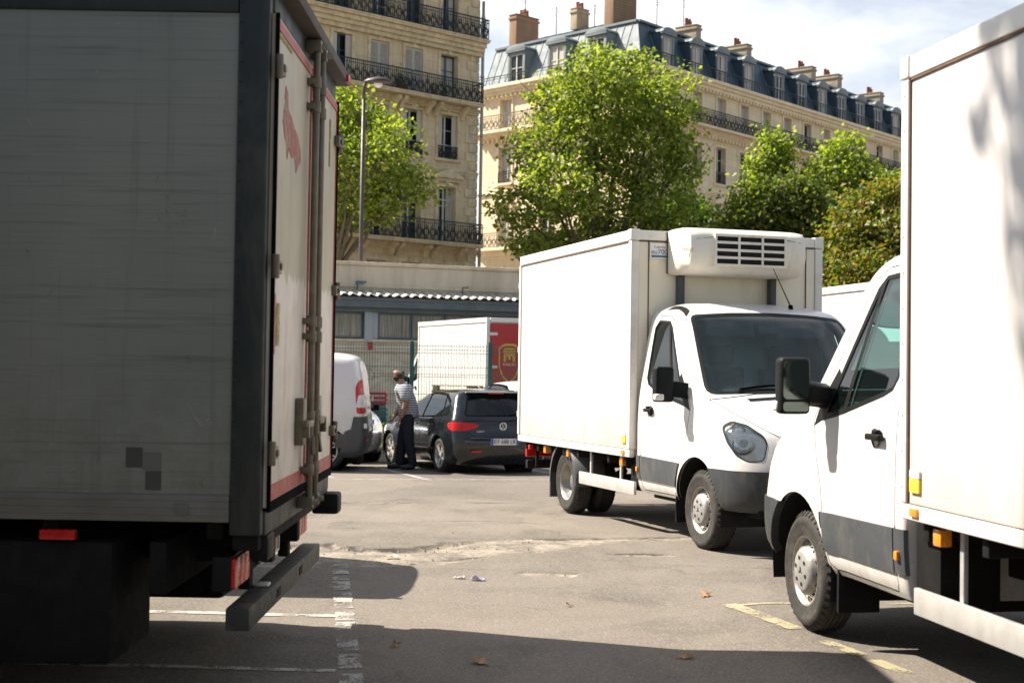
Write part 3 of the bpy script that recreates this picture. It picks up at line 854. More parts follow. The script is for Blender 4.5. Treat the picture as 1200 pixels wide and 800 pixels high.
# ------------------------------------------------------------------ hatchback car
def build_hatch(paint):
    rows = [  # z, xr, cr, xf, cf, w
        (.19, -.74, .30, 3.30, .6, .82), (.26, -.80, .30, 3.40, .65, .865), (.42, -.85, .30, 3.46, .7, .888), (.58, -.87, .30, 3.46, .7, .893),
        (.66, -.83, .28, 3.42, .7, .893), (.76, -.80, .28, 3.32, .7, .890), (.86, -.775, .27, 3.0, .65, .878), (.93, -.75, .26, 2.62, .55, .862),
        (.985, -.72, .25, 2.20, .42, .838), (1.18, -.565, .22, 1.78, .32, .755), (1.35, -.42, .20, 1.36, .30, .675), (1.405, -.39, .22, 1.15, .32, .63),
        (1.445, -.36, .25, .85, .35, .55), (1.47, -.15, .2, .55, .3, .43), (1.48, .05, .1, .4, .1, .25)]
    per = [3, 4, 4, 3, 3, 4, 5, 5, 7, 6, 4, 4, 3, 2]
    bm, lay = shell(rows, per, nf=2.3, nr=2.8, kf=14, kr=12, ks=34)
    BODY, TRIM, GLA, REAR, SCR, LAMP, GONE, LINE = range(8)
    for v in bm.verts:
        if abs(v.co.y) > .5 and v.co.z < .95:
            for cx in (0, 2.58):
                r = math.hypot(v.co.x - cx, v.co.z - .31)
                v.co.y += math.copysign(.018 * (math.exp(-((r - .36) / .06) ** 2) if r > .36 else 1), v.co.y)
    for sg in (1, -1):
        sf = lambda c, sg=sg: c.y * sg > .35
        up = lambda c, sg=sg: c.y * sg > .35 and c.z > .85
        win = roundp([(1.98, .955), (.1, 1.0), (-.30, 1.04), (-.19, 1.25), (.12, 1.372), (.6, 1.395), (1.0, 1.385), (1.25, 1.335)], .05, 3)
        cut(bm, lay, offset_poly(win, .02), SIDE, up, TRIM)
        for g in ([(1.90, .972), (.94, .985), (.90, 1.37), (1.0, 1.368), (1.23, 1.322)], [(.87, .985), (.10, 1.015), (.02, 1.10), (.12, 1.33), (.18, 1.355), (.6, 1.378), (.83, 1.372)], [(.04, 1.02), (-.26, 1.055), (-.17, 1.22), (.07, 1.318), (-.03, 1.10)]):
            cut(bm, lay, g, SIDE, up, GLA)
        lam = [(-.95, .90), (-.62, .91), (-.47, .90), (-.42, .868), (-.48, .81), (-.62, .765), (-.95, .765)]
        cut(bm, lay, lam, SIDE, lambda c, sg=sg: c.y * sg > .70 and c.x < -.2 and c.z < .95, LAMP)
        cut(bm, lay, [(sg * .44, .868), (sg * .47, .82), (sg * .60, .785), (sg * .70, .765), (sg * .70, .90), (sg * .56, .895)], FRONT, lambda c, sg=sg: c.y * sg > .40 and c.y * sg < .705 and c.x < -.5 and c.z < .95, LAMP)
        for cx in (0, 2.58):
            arch = [(cx + .365 * math.cos(2 * math.pi * k / 32), .31 + .365 * math.sin(2 * math.pi * k / 32)) for k in range(32)]
            cut(bm, lay, arch, SIDE, sf, GONE)
        for door in ([(2.05, .93), (2.1, .5), (2.0, .27), (.92, .26), (.92, .95)], [(.91, .95), (.91, .26), (.42, .27), (.22, .62), (.0, .80), (-.12, .95)]):
            cut(bm, lay, door, SIDE, lambda c, sg=sg: c.y * sg > .35 and c.z < 1.0, LINE, only=(BODY,))
            cut(bm, lay, offset_poly(door, -.006), SIDE, lambda c, sg=sg: c.y * sg > .35 and c.z < 1.0, BODY, only=(LINE,))
    rf = lambda c: c.x < -.25 and c.z > .9
    rw = roundp([(-.64, 1.03), (.64, 1.03), (.60, 1.10), (.50, 1.33), (-.50, 1.33), (-.60, 1.10)], .05, 3)
    cut(bm, lay, offset_poly(rw, .022), FRONT, rf, TRIM); cut(bm, lay, rw, FRONT, rf, REAR)
    ff = lambda c: c.x > .9 and c.z > .9
    ws = roundp([(-.76, .995), (.76, .995), (.60, 1.375), (-.60, 1.375)], .05, 3)
    cut(bm, lay, offset_poly(ws, .02), FRONT, ff, TRIM); cut(bm, lay, ws, FRONT, ff, SCR)
    lr = lambda c: c.x < -.5 and c.z < 1.0          # tailgate shut line
    tg = [(-.50, .66), (.50, .66), (.66, .74), (.70, .93), (-.70, .93), (-.66, .74)]
    cut(bm, lay, tg, FRONT, lr, LINE, only=(BODY,)); cut(bm, lay, offset_poly(tg, -.007), FRONT, lr, BODY, only=(LINE,))
    hl = lambda c: c.x > 2.6 and abs(c.y) > .42
    for sg in (1, -1):
        cut(bm, lay, [(sg * .45, .62), (sg * .95, .66), (sg * .95, .80), (sg * .62, .75)], FRONT, lambda c, sg=sg: c.x > 2.75 and c.y * sg > .3, LAMP + 10)
    E = lambda ids, n, m, **k: extract(bm, lay, ids, n, m, **k)
    M = {'body': E({BODY, TRIM, LINE}, 'car_body', [paint, SEAL], matmap={TRIM: 1, LINE: 1}), 'side': E({GLA}, 'side_window', CARGLASS, off=-.003),
         'rear': E({REAR}, 'rear_window', CARGLASS, off=-.003), 'screen': E({SCR}, 'windscreen', CARGLASS, off=-.003),
         'lamp': E({LAMP}, 'tail_lamp', REDL, off=.006, skirt=.01), 'head': E({LAMP + 10}, 'headlamp', REFLECTOR, off=.003)}
    M['lining'] = E({BODY, TRIM, LINE}, 'cabin_lining', INTER, off=-.03)
    bm.free()
    return M

def add_hatch(name, label, M, loc, rotz, group, plate=None, pitch=0, scale=.95):
    r = thing(name, label, 'car', loc, rotz, group, pitch, scale)
    b = inst('car_body', M['body'], r); inst('cabin_lining', M['lining'], r)
    inst('windscreen', M['screen'], r); rw = inst('rear_window', M['rear'], r); inst('side_window', M['side'], r)
    inst('tail_lamp', M['lamp'], r); inst('headlamp', M['head'], r)
    for x in (0, 2.58):
        for s in (1, -1): add_wheel(r, WHEELS['car'], x, s * .775, .315)
    m = MB()
    for s in (1, -1): m.box(1.6, 1.78, s * .90, s * 1.02, .98, 1.10); m.bar((1.72, s * .84, .985), (1.70, s * .93, 1.02), .05)
    m.build('mirror', SEAL, r, .025, seg=3)
    s_ = MB()
    for y in (-.38, .38): s_.box(1.0, 1.5, y - .24, y + .24, .45, .62); s_.box(.95, 1.08, y - .24, y + .24, .6, 1.08); s_.box(.96, 1.06, y - .12, y + .12, 1.1, 1.27)
    s_.box(-.1, .5, -.6, .6, .45, .62); s_.box(-.15, 0, -.6, .6, .6, 1.02)
    for y in (-.4, 0, .4): s_.box(-.12, -.02, y - .11, y + .11, 1.03, 1.17)
    s_.build('seat', SEATM, r, .03)
    f = MB(); f.box(-.7, 3.2, -.72, .72, .18, .26)
    for x in (0, 2.58):
        for s in (1, -1): f.lathe([(.37, s * .50), (.37, s * .80)], c=(x, 0, .31), n=24)
    f.build('underbody', DARKHOLE, r)
    t = MB(); t.bar((-.905, -.02, 1.03), (-.80, -.38, 1.07), .022); t.build('wiper', SEAL, r)
    sp = MB(); sp.prism([(-.30, 1.455), (-.47, 1.418), (-.46, 1.395), (-.30, 1.42)], lambda p: (p[0], -.52, p[1]), lambda p: (p[0], .52, p[1]))
    spo = sp.build('spoiler', M['body'].materials[0], r, .01)
    qbox('brake_lamp', -.478, -.45, -.14, .14, 1.393, 1.412, REDL, spo, .003)
    if plate:
        p = qbox('number_plate', -.875, -.862, -.26, .26, .525, .635, WHITES, r, .003)
        qbox('band', -.8785, -.87, .215, .258, .528, .632, BLUEP, p, 0)
        qbox('band', -.8785, -.87, -.258, -.215, .528, .632, BLUEP, p, 0)
        text_obj('lettering', plate, .095, SEAL, p, (-.877, -.0, .58), (R(90), 0, R(-90)))
        e = MB(); x = -.783
        e.tube([(x - .006, .062 * math.cos(t), .84 + .062 * math.sin(t)) for t in [k * 2 * math.pi / 28 for k in range(29)]], .008, 6)
        for y0, z0, y1, z1 in ((-.026, .892, -.0, .842), (.026, .892, 0, .842), (-.052, .862, -.022, .785), (-.022, .785, 0, .832), (0, .832, .022, .785), (.022, .785, .052, .862)):
            e.bar((x - .006, y0, z0), (x - .006, y1, z1), .011, .008)
        e.build('emblem', CHROME, r)
        for s in (1, -1): qbox('reflector', -.862, -.845, s * .52 - .09, s * .52 + .09, .40, .435, REDL, r, .004)
        text_obj('lettering', 'CARAT', .045, CHROME, r, (-.802, .42, .755), (R(90), 0, R(-90)))
        l = MB(); l.box(-.89, -.86, -.62, .62, .645, .655); l.build('trim_strip', GREYP, r, .003)
        ln = MB()
        for s in (1, -1): ln.bar((.25, s * .905, .44), (2.1, s * .905, .42), .012, .02)
        ln.build('trim_strip', CHROME, r)
    hn = MB()
    for s in (1, -1):
        for x in (.35, 1.15): hn.box(x - .09, x + .09, s * .868, s * .905, .835, .86)
    hn.build('handle', M['body'].materials[0], r, .008)
    return r

CARGLASS = glass_mat('car_glass', (.34, .52, .48), 1.0, .012)
BLUEP = pm('plate_blue', (.02, .08, .42), .4, 0, .05, 20)
CARBLACK = pm('dark_car_paint', (.008, .011, .013), .22, .1, .1, 5, (.06, .055, .045), .08, coat=.8, spec=.4)
CARSILVER = pm('silver_car_paint', (.62, .66, .72), .25, .4, .05, 5, coat=.8)
CARWHITE = pm('white_car_paint', (.78, .78, .78), .22, 0, .03, 5, coat=.8)

# ------------------------------------------------------------------ compact panel van
def build_van():
    rows = [(.24, -.82, .14, 3.80, .6, .86), (.34, -.92, .16, 3.88, .65, .915), (.62, -.95, .16, 3.90, .7, .945), (.80, -.93, .16, 3.86, .7, .95),
            (.95, -.92, .16, 3.74, .7, .95), (1.05, -.91, .16, 3.45, .65, .945), (1.15, -.90, .17, 3.0, .5, .935), (1.20, -.895, .17, 2.78, .42, .93),
            (1.55, -.86, .18, 2.22, .34, .885), (1.75, -.81, .2, 1.88, .32, .845), (1.85, -.75, .25, 1.6, .35, .79), (1.91, -.62, .3, 1.2, .35, .68), (1.94, -.40, .3, .9, .3, .45), (1.95, -.1, .2, .6, .2, .2)]
    per = [3, 4, 3, 3, 5, 6, 3, 9, 6, 5, 4, 3, 2]
    bm, lay = shell(rows, per, nf=2.4, nr=3.2, kf=12, kr=10, ks=36)
    BODY, TRIM, GLA, LAMP, BUMP, GONE, SCR, RECESS = range(8)
    for sg in (1, -1):
        sf = lambda c, sg=sg: c.y * sg > .4
        tail = roundp([(-1.1, 1.54), (-.81, 1.50), (-.755, 1.38), (-.79, .95), (-1.1, .95)], .04, 3)
        cut(bm, lay, tail, SIDE, lambda c, sg=sg: c.y * sg > .62 and c.x < -.4, LAMP)
        cut(bm, lay, roundp([(-1.1, 1.27), (-.80, 1.25), (-.775, 1.05), (-1.1, 1.05)], .03, 3), SIDE, lambda c, sg=sg: c.y * sg > .62 and c.x < -.4, 9, only=(LAMP,))
        cut(bm, lay, [(-1.1, .90), (-.74, .90), (-.70, .70), (-.60, .66), (-.5, .2), (-1.1, .2)], SIDE, sf, BUMP)
        cut(bm, lay, [(.2, .2), (.2, .42), (2.6, .42), (2.6, .2)], SIDE, sf, BUMP)
        rec = roundp([(-.35, 1.05), (-.35, 1.66), (1.0, 1.70), (1.0, 1.05)], .12, 4)
        cut(bm, lay, rec, SIDE, sf, RECESS); cut(bm, lay, offset_poly(rec, -.012), SIDE, sf, BODY, only=(RECESS,))
        win = roundp([(1.35, 1.22), (2.45, 1.20), (1.95, 1.66), (1.35, 1.70)], .05, 3)
        cut(bm, lay, offset_poly(win, .02), SIDE, sf, TRIM); cut(bm, lay, win, SIDE, sf, GLA)
        for cx in (-.28, 2.9):
            cut(bm, lay, [(cx + .40 * math.cos(2 * math.pi * k / 32), .33 + .40 * math.sin(2 * math.pi * k / 32)) for k in range(32)], SIDE, sf, GONE)
        cut(bm, lay, [(-.70, .86), (.05, .86), (.05, .90), (-.70, .90)], SIDE, sf, None)
    cut(bm, lay, [(-2, .2), (2, .2), (2, .62), (-2, .62)], FRONT, lambda c: c.x < -.5, BUMP)
    cut(bm, lay, [(-.006, .6), (.006, .6), (.006, 1.85), (-.006, 1.85)], FRONT, lambda c: c.x < -.5, TRIM)
    cut(bm, lay, [(-2, .2), (2, .2), (2, .72), (-2, .72)], FRONT, lambda c: c.x > 3.35, BUMP)
    ws = roundp([(-.82, 1.21), (.82, 1.21), (.72, 1.74), (-.72, 1.74)], .06, 3)
    cut(bm, lay, offset_poly(ws, .02), FRONT, lambda c: c.x > 1.2 and c.z > 1.1, TRIM); cut(bm, lay, ws, FRONT, lambda c: c.x > 1.2 and c.z > 1.1, SCR)
    E = lambda ids, n, m, **k: extract(bm, lay, ids, n, m, **k)
    M = {'body': E({BODY, TRIM, RECESS}, 'van_body', [WHITE, SEAL, RAILW], matmap={TRIM: 1, RECESS: 2}), 'side_window': E({GLA}, 'side_window', CARGLASS, off=-.003), 'windscreen': E({SCR}, 'windscreen', CARGLASS, off=-.003),
         'tail_lamp': E({LAMP}, 'tail_lamp', REDL, off=.008, skirt=.012), 'bumper': E({BUMP}, 'bumper', GREYP, off=.012, skirt=.02), 'reversing_lamp': E({9}, 'reversing_lamp', WHITES, off=.008, skirt=.012), 'lining': E({BODY, TRIM, RECESS, BUMP}, 'cabin_lining', INTER, off=-.03)}
    bm.free()
    return M

def add_van(label, M, loc, rotz, pitch=0, group=None):
    r = thing('panel_van', label, 'van', loc, rotz, group, pitch)
    inst('van_body', M['body'], r)
    for k in ('side_window', 'windscreen', 'tail_lamp', 'bumper', 'reversing_lamp'): inst(k, M[k], r)
    inst('cabin_lining', M['lining'], r)
    for x in (-.28, 2.9):
        for s in (1, -1): add_wheel(r, WHEELS['car'], x, s * .80, .33)
    sp = MB(); sp.lathe([(.001, -.10), (.27, -.10), (.31, -.05), (.31, .05), (.27, .10), (.001, .10)], axis='X', c=(-.72, -.05, .36), n=28); sp.build('spare_wheel', TYRE, r)
    f = MB(); f.box(-.75, 3.6, -.78, .78, .2, .3)
    for x in (-.28, 2.9):
        for s in (1, -1): f.lathe([(.405, s * .52), (.405, s * .86)], c=(x, 0, .33), n=24); f.lathe([(.405, s * .52), (.001, s * .52)], c=(x, 0, .33), n=24)
    f.build('underbody', DARKHOLE, r)
    d = MB()
    for s in (1, -1): d.box(-.03, .42, s * .93, s * .956, .985, 1.02)
    d.build('handle', SEAL, r, .008)
    d = MB(); d.box(-.95, -.90, .05, .16, 1.0, 1.06); d.box(-.975, -.93, -.26, .26, .70, .81)
    d.build('number_plate', WHITES, r, .005)
    d = MB()
    for s in (1, -1):
        for z in (.75, 1.15, 1.6): d.box(-.955 + (z - .7) * .06, -.90, s * .80, s * .86, z - .04, z + .04)
    d.build('hinge', RAILW, r, .006)
    d = MB()
    for s in (1, -1): d.box(-.955, -.94, s * .50, s * .82, .50, .53)
    d.build('reflector', REDL, r, .004)
    m = MB()
    for s in (1, -1): m.box(2.3, 2.42, s * .97, s * 1.15, 1.2, 1.42); m.bar((2.4, s * .90, 1.24), (2.38, s * 1.0, 1.28), .06)
    m.build('mirror', SEAL, r, .03, seg=3)
    return r
# ------------------------------------------------------------------ the large dirty truck on the left
SIDEP = pm('dirty_side_panel', (.165, .175, .15), .5, 0, .12, 1.2, (.06, .06, .046), .55, (.35, 1.2, 1.6), bmp=.12, bscale=5, low_dirt=(1.0, 2.0, (.20, .175, .13), .6))
POSTM = pm('dark_post', (.010, .016, .015), .5, .2, .2, 3, (.11, .10, .08), .35)
DOORM = pm('weathered_door', (.38, .355, .265), .5, 0, .06, 2, (.32, .25, .16), .5, (1, 1, .35), bmp=.08, bscale=6)
DOORB_ = pm('bare_door_paint', (.80, .72, .65), .45, 0, .05, 2.5, (.40, .29, .22), .5, (1.2, 1.2, .5))
RODM = pm('galvanised_rod', (.13, .115, .085), .45, .45, .25, 10, (.12, .07, .035), .6, (4, 4, 2))
GREYC = pm('grey_clip', (.11, .115, .10), .6, 0, .15, 6)
PATCHD = pm('dark_square_patch', (.045, .05, .043), .6, 0, .15, 6)
LIPM = pm('dull_brown_lip', (.05, .038, .03), .7, 0, .25, 6)
REDTAPE = pm('red_tape', (.36, .05, .04), .5, 0, .25, 9, (.34, .24, .18), .55, (5, 5, 5))

def side_mat():
    # plywood-cored panel: fine horizontal grain lines, drips, scuffs and splashed dirt
    m, nt, out = nodes_of('worn_side_panel'); p = nt.nodes.new('ShaderNodeBsdfPrincipled'); p.inputs['Roughness'].default_value = .5
    v = coords(nt, rnd=False)
    c = ramp(nt, noise_n(nt, v, .9, 6, .6), [(.3, (.155, .172, .146)), (.7, (.215, .222, .188))])
    ln = noise_n(nt, coords(nt, (.55, 1, 26), rnd=False), 1.6, 5, .7, .2)
    c = mixc(nt, ramp(nt, ln, [(.54, 0.0), (.68, .55)]), c, (.075, .08, .068)); c = mixc(nt, ramp(nt, ln, [(.25, .35), (.38, 0.0)]), c, (.25, .25, .215))
    dr = noise_n(nt, coords(nt, (9, 1, .35), rnd=False), 1.4, 7, .7, .2); c = mixc(nt, ramp(nt, dr, [(.56, 0.0), (.74, .5)]), c, (.085, .083, .066))
    sm = noise_n(nt, coords(nt, (3.2, 1, 2.2), rnd=False), 1.9, 8, .75, .8); c = mixc(nt, ramp(nt, sm, [(.63, 0.0), (.70, .65)]), c, (.055, .052, .042))
    sc = noise_n(nt, coords(nt, (4, 1, 3), rnd=False), 2.3, 7, .7, 1.2); c = mixc(nt, ramp(nt, sc, [(.655, 0.0), (.72, .5)]), c, (.36, .36, .32))
    sp = nt.nodes.new('ShaderNodeSeparateXYZ'); lk(nt, v, sp.inputs[0])
    mr = nt.nodes.new('ShaderNodeMapRange'); mr.inputs[1].default_value = .95; mr.inputs[2].default_value = 1.75; mr.inputs[3].default_value = 1; mr.inputs[4].default_value = 0; lk(nt, sp.outputs['Z'], mr.inputs[0])
    mu = nt.nodes.new('ShaderNodeMath'); mu.operation = 'MULTIPLY'; lk(nt, mr.outputs[0], mu.inputs[0]); lk(nt, ramp(nt, noise_n(nt, coords(nt, (2, 1, 2), rnd=False), 3, 8, .75), [(.42, 0.0), (.7, .8)]), mu.inputs[1])
    c = mixc(nt, mu.outputs[0], c, (.105, .092, .07))
    lk(nt, c, p.inputs['Base Color']); lk(nt, bump(nt, ln, .25, .01), p.inputs['Normal']); lk(nt, p.outputs[0], out.inputs[0]); return m

def build_left_truck():
    """local axes: rear doors at x = 0 facing +x, box reaching to -x; near side at y = 0, far side at y = W"""
    W = 2.35; zf, zt = .86, 3.31; L = 6.6
    r = thing('lorry', 'large lorry with grimy grey box side and weathered rear doors with rusty lock rods', 'lorry', (-1.13, 6.42, 0), 0, 'box trucks in the yard')
    def P(u, z): return z        # readability only
    qbox('side_panel', -L, -.13, -.001, .04, zf + .12, zt - .15, side_mat(), r, 0)
    qbox('side_panel', -L, -.13, W - .04, W + .001, zf + .12, zt - .15, SIDEP, r, 0)
    b = MB(); b.box(-L, 0.0, .05, W - .05, zf + .02, zf + .10); b.box(-L, -.02, .045, W - .045, zt - .10, zt - .02); b.box(-L - .03, -L + .03, .05, W - .05, zf, zt)
    b.build('box_shell', SIDEP, r)
    # rails with ribs
    b = MB()
    for y0, y1 in ((-.012, .05), (W - .05, W + .012)):
        b.box(-L, -.13, y0, y1, zf, zf + .12)
        for z in (zf + .03, zf + .062, zf + .094): b.box(-L, -.13, y0 - .004 if y0 < 1 else y0, y1 + (0 if y0 < 1 else .004), z, z + .012)
    rl = b.build('floor_rail', ALUG, r, .004)
    b = MB()
    for x, z in ((-.34, .03), (-1.2, .03), (-2.1, .03)): b.box(x - .03, x + .03, -.024, .0, zf + z, zf + z + .05)
    b.build('rail_clip', GREYC, rl, .004)
    b = MB()
    for y0, y1 in ((-.015, .05), (W - .05, W + .015)): b.box(-L, -.13, y0, y1, zt - .15, zt)
    b.build('roof_rail', POSTM, r, .012)
    b = MB()
    for y0, y1 in ((-.018, .06), (W - .06, W + .018)): b.box(-.128, .012, y0, y1, zf - .06, zt + .01)
    b.box(-.11, .02, .07, W - .07, zt - .12, zt + .012); b.box(-.11, .02, .07, W - .07, zf - .07, zf + .05)
    b.build('rear_frame', POSTM, r, .012, seg=3)
    b = MB(); b.box(-.13, .10, -.02, W + .02, zt - .02, zt + .045); b.build('roof_lip', LIPM, r, .01)
    for y in (.10, W - .12): qbox('clearance_lamp', .095, .115, y - .06, y + .06, zt - .028, zt + .02, REDL if y > 1 else ORANGE, r, .006)
    b = MB()   # rivets down the post and panel edge
    for k in range(26): b.lathe([(.008, -.021), (.006, -.025), (.001, -.026)], c=(-.115, 0, zf + .1 + k * .09), n=8)
    b.build('rivet', POSTM, r)
    # doors
    z0, z1 = zf + .06, zt - .13; mid = W / 2
    for k, (a, c) in enumerate(((.065, mid - .006), (mid + .006, W - .065))):
        d = qbox('rear_door', -.05, .03, a, c, z0, z1, DOORMIX, r, .008)
        b = MB()
        b.box(.03, .036, a + .005, c - .005, z0 + .03, z0 + .10); b.box(.03, .036, a + .005, c - .005, z1 - .065, z1 - .02)
        b.box(.03, .0355, a + .002, a + .014, z0 + .10, z1 - .065); b.box(.03, .0355, c - .014, c - .002, z0 + .10, z1 - .065)
        b.build('red_border', REDTAPE, d)
        b = MB(); b.box(.026, .0445, a - .012, a + .006, z0, z1) if k == 0 else b.box(.026, .0445, c - .006, c + .012, z0, z1)
        b.box(.026, .04, a, c, z0 - .022, z0 + .024)
        b.build('door_seal', SEAL, d, .004)
        h = MB(); ye = a - .03 if k == 0 else c + .03
        for z in (1.17, 2.02, 2.93):
            h.box(.03, .062, min(ye, ye + (.12 if k == 0 else -.12)), max(ye, ye + (.12 if k == 0 else -.12)), z - .03, z + .03)
            h.tube([(.05, ye, z - .055), (.05, ye, z + .055)], .02, 10)
            h.box(.06, .075, ye + (.03 if k == 0 else -.07), ye + (.07 if k == 0 else -.03), z - .015, z + .015)
        h.build('hinge', RODM, d, .006)
        for yo in ((c - .10, ) if k == 0 else (a + .10, )):
            q = MB(); q.tube([(.075, yo, z0 - .09), (.075, yo, z1 + .09)], .019, 12)
            for z in (z0 + .10, 1.72, 1.80, z1 - .12, z1 - .25, 1.30):
                q.tube([(.072, yo, z - .03), (.072, yo, z + .03)], .029, 12); q.box(.028, .072, yo - .045, yo + .045, z - .016, z + .016)
            for z in (z0 - .07, z1 + .07): q.box(.02, .10, yo - .035, yo + .035, z - .03, z + .03); q.bar((.07, yo, z), (.12, yo + .03, z), .03)
            rod = q.build('lock_rod', RODM, d, .004)
            q = MB(); sg = -1 if k == 0 else 1
            q.box(.066, .10, yo + sg * .02, yo + sg * .26, 1.25, 1.285); q.box(.03, .075, yo + sg * .12, yo + sg * .24, 1.16, 1.40); q.bar((.09, yo, 1.2), (.10, yo + sg * .03, 1.10), .02)
            q.box(.07, .105, yo + sg * .20, yo + sg * .24, 1.20, 1.28)
            q.build('handle', RODM, rod, .006)
        for z, y in (((2.02 + .34), a + .45),):
            pass
        
    # remains of a faded red sign: a flame-like mark with a ragged band, on both leaves
    q = MB()
    q.prism([(.34, 2.90), (.40, 2.88), (.43, 2.80), (.52, 2.78), (.62, 2.745), (.74, 2.72), (.83, 2.66), (.84, 2.60), (.76, 2.57), (.70, 2.53), (.64, 2.60), (.55, 2.585), (.46, 2.62), (.42, 2.56), (.39, 2.62), (.33, 2.66), (.28, 2.72), (.31, 2.80)],
            lambda p: (.0295, p[0], p[1]), lambda p: (.0335, p[0], p[1]))
    q.build('faded_sign', FADED, r)
    q = MB(); q.prism([(1.42, 2.55), (1.6, 2.5), (1.72, 2.42), (1.7, 2.32), (1.62, 2.38), (1.5, 2.41), (1.4, 2.44)], lambda p: (.0295, p[0], p[1]), lambda p: (.0333, p[0], p[1]))
    q.build('faded_sign', FADED, r)
    q = MB(); q.box(.03, .0345, .10, .16, 1.62, 1.90); q.build('sticker_remnant', REDTAPE, r); q = MB(); q.box(.03, .0347, .165, .28, 1.66, 1.86); q.box(.03, .0341, 1.95, 2.02, 2.74, 3.02); q.box(.03, .0349, .09, .5, 3.085, 3.105); q.build('sticker_remnant', FADEY, r)
    # patches on the near side
    q = MB(); q.box(-.60, -.525, -.0035, .01, 1.10, 1.19); q.build('dark_patch', PATCHD, r)
    q = MB(); q.box(-.51, -.44, -.0037, .01, 1.0, 1.085); q.build('dark_patch', PATCHD, r)
    q = MB(); q.box(-.525, -.44, -.0032, .01, 1.09, 1.17); q.build('dark_patch', GREYC, r)
    # chassis, lamps, plate, under-run bar
    b = MB()
    for y in (.72, W - .80): b.box(-L, -.05, y, y + .09, .58, .80)
    for k in range(9): b.box(-.25 - k * .75, -.17 - k * .75, .08, W - .08, zf - .09, zf - .001)
    b.box(-2.83, -2.67, .12, W - .12, .40, .55); b.tube([(-2.75, W / 2, .5), (-5.5, W / 2, .6)], .06, 8)
    b.box(-1.2, -.75, .35, .95, .45, .78); b.box(-3.9, -3.2, .1, .7, .40, .8); b.box(-.35, -.2, 1.0, 1.5, .5, .8)
    b.box(-.50, -.42, .05, W - .05, .52, zf - .1); b.box(-2.9, -2.3, .8, 1.3, .3, .8)
    b.build('chassis', CHASSIS, r, .01)
    b = MB()
    for y in (.55, W - .62): b.box(-.19, -.13, y, y + .09, .47, zf - .06)
    b.box(-.12, .0, .02, W - .02, zf - .13, zf - .062)
    b.build('tail_beam', CHASSIS, r, .01)
    b = MB(); b.box(-.14, -.03, .0, W, .37, .475); bar = b.build('underrun_bar', STEELD, r, .012)
    b = MB(); b.box(-.034, -.026, .75, .85, .40, .445); b.box(-.034, -.026, 1.5, 1.6, .40, .445); b.build('slot', DARKHOLE, bar)
    for y0 in (.03, W - .42):
        h = qbox('tail_lamp', -.21, -.125, y0, y0 + .39, .54, .70, BLACK, r, .01)
        for j, (w0, w1, m) in enumerate(((.01, .15, REDL), (.155, .25, ORANGE), (.255, .38, REDL))): qbox('lens', -.13, -.105, y0 + w0, y0 + w1, .55, .69, m if m is not ORANGE else REDORANGE, h, .01)
    p = qbox('number_plate', -.125, -.112, .72, 1.26, .58, .78, pm('old_plate', (.34, .22, .12), .5, 0, .25, 14, (.12, .08, .05), .6, (9, 9, 9)), r, .004)
    b = MB(); b.box(-.114, -.106, .71, 1.27, .775, .79); b.box(-.114, -.106, .71, 1.27, .57, .585); b.box(-.114, -.106, .705, .719, .57, .79); b.box(-.114, -.106, 1.261, 1.275, .57, .79); b.build('plate_frame', ALU, p)
    text_obj('lettering', '719 MZ 75', .105, SEAL, p, (-.111, .99, .68), (R(90), 0, R(90)))
    b = MB(); b.box(-.12, -.05, .60, .68, .478, .492); b.build('lamp_bracket', ALU, r, .004)
    for y, x1 in ((.20, .03), (W - .10, .10)): qbox('rubber_buffer', -.06, x1, y - .09, y + .09, zf - .19, zf - .065, BLACK, r, .02)
    qbox('side_marker', -.98, -.82, -.016, .03, zf - .09, zf - .045, REDL, r, .006)
    b = MB(); b.box(-2.05, -.66, .03, .75, .20, zf - .10); b.box(-1.95, -.5, W - .6, W - .04, .22, zf - .1)
    b.build('shade_block', CHASSIS, r, .03)  # plain black boxes added for the near-black shade under the body
    q = MB()
    for y in (.12, W - .62): q.box(-2.2, -2.175, y, y + .5, .14, zf - .05)
    q.build('mud_flap', SEAL, r, .004)
    for y in (.30, .58, W - .58, W - .30): add_wheel(r, BIGW, -2.75, y, .47)
    for y in (.16, W - .16): add_wheel(r, BIGW, -L + .35 - .75, y, .47)
    # its cab (mostly out of frame): the same kind of shell scaled up
    c = inst('cab', CAB['body'], r, loc=(-L - 1.55, W / 2, .15), rot=(0, 0, math.pi)); c.scale = (1.1, 1.16, 1.15)
    for k, n in (('hood', 'bonnet'), ('screen', 'windscreen'), ('bumper', 'bumper'), ('door_l', 'door'), ('door_r', 'door'), ('glass_l', 'side_window'), ('glass_r', 'side_window'), ('strip_l', 'rub_strip'), ('strip_r', 'rub_strip'), ('lining', 'cabin_lining')):
        inst(n, CAB[k], c)
    return r

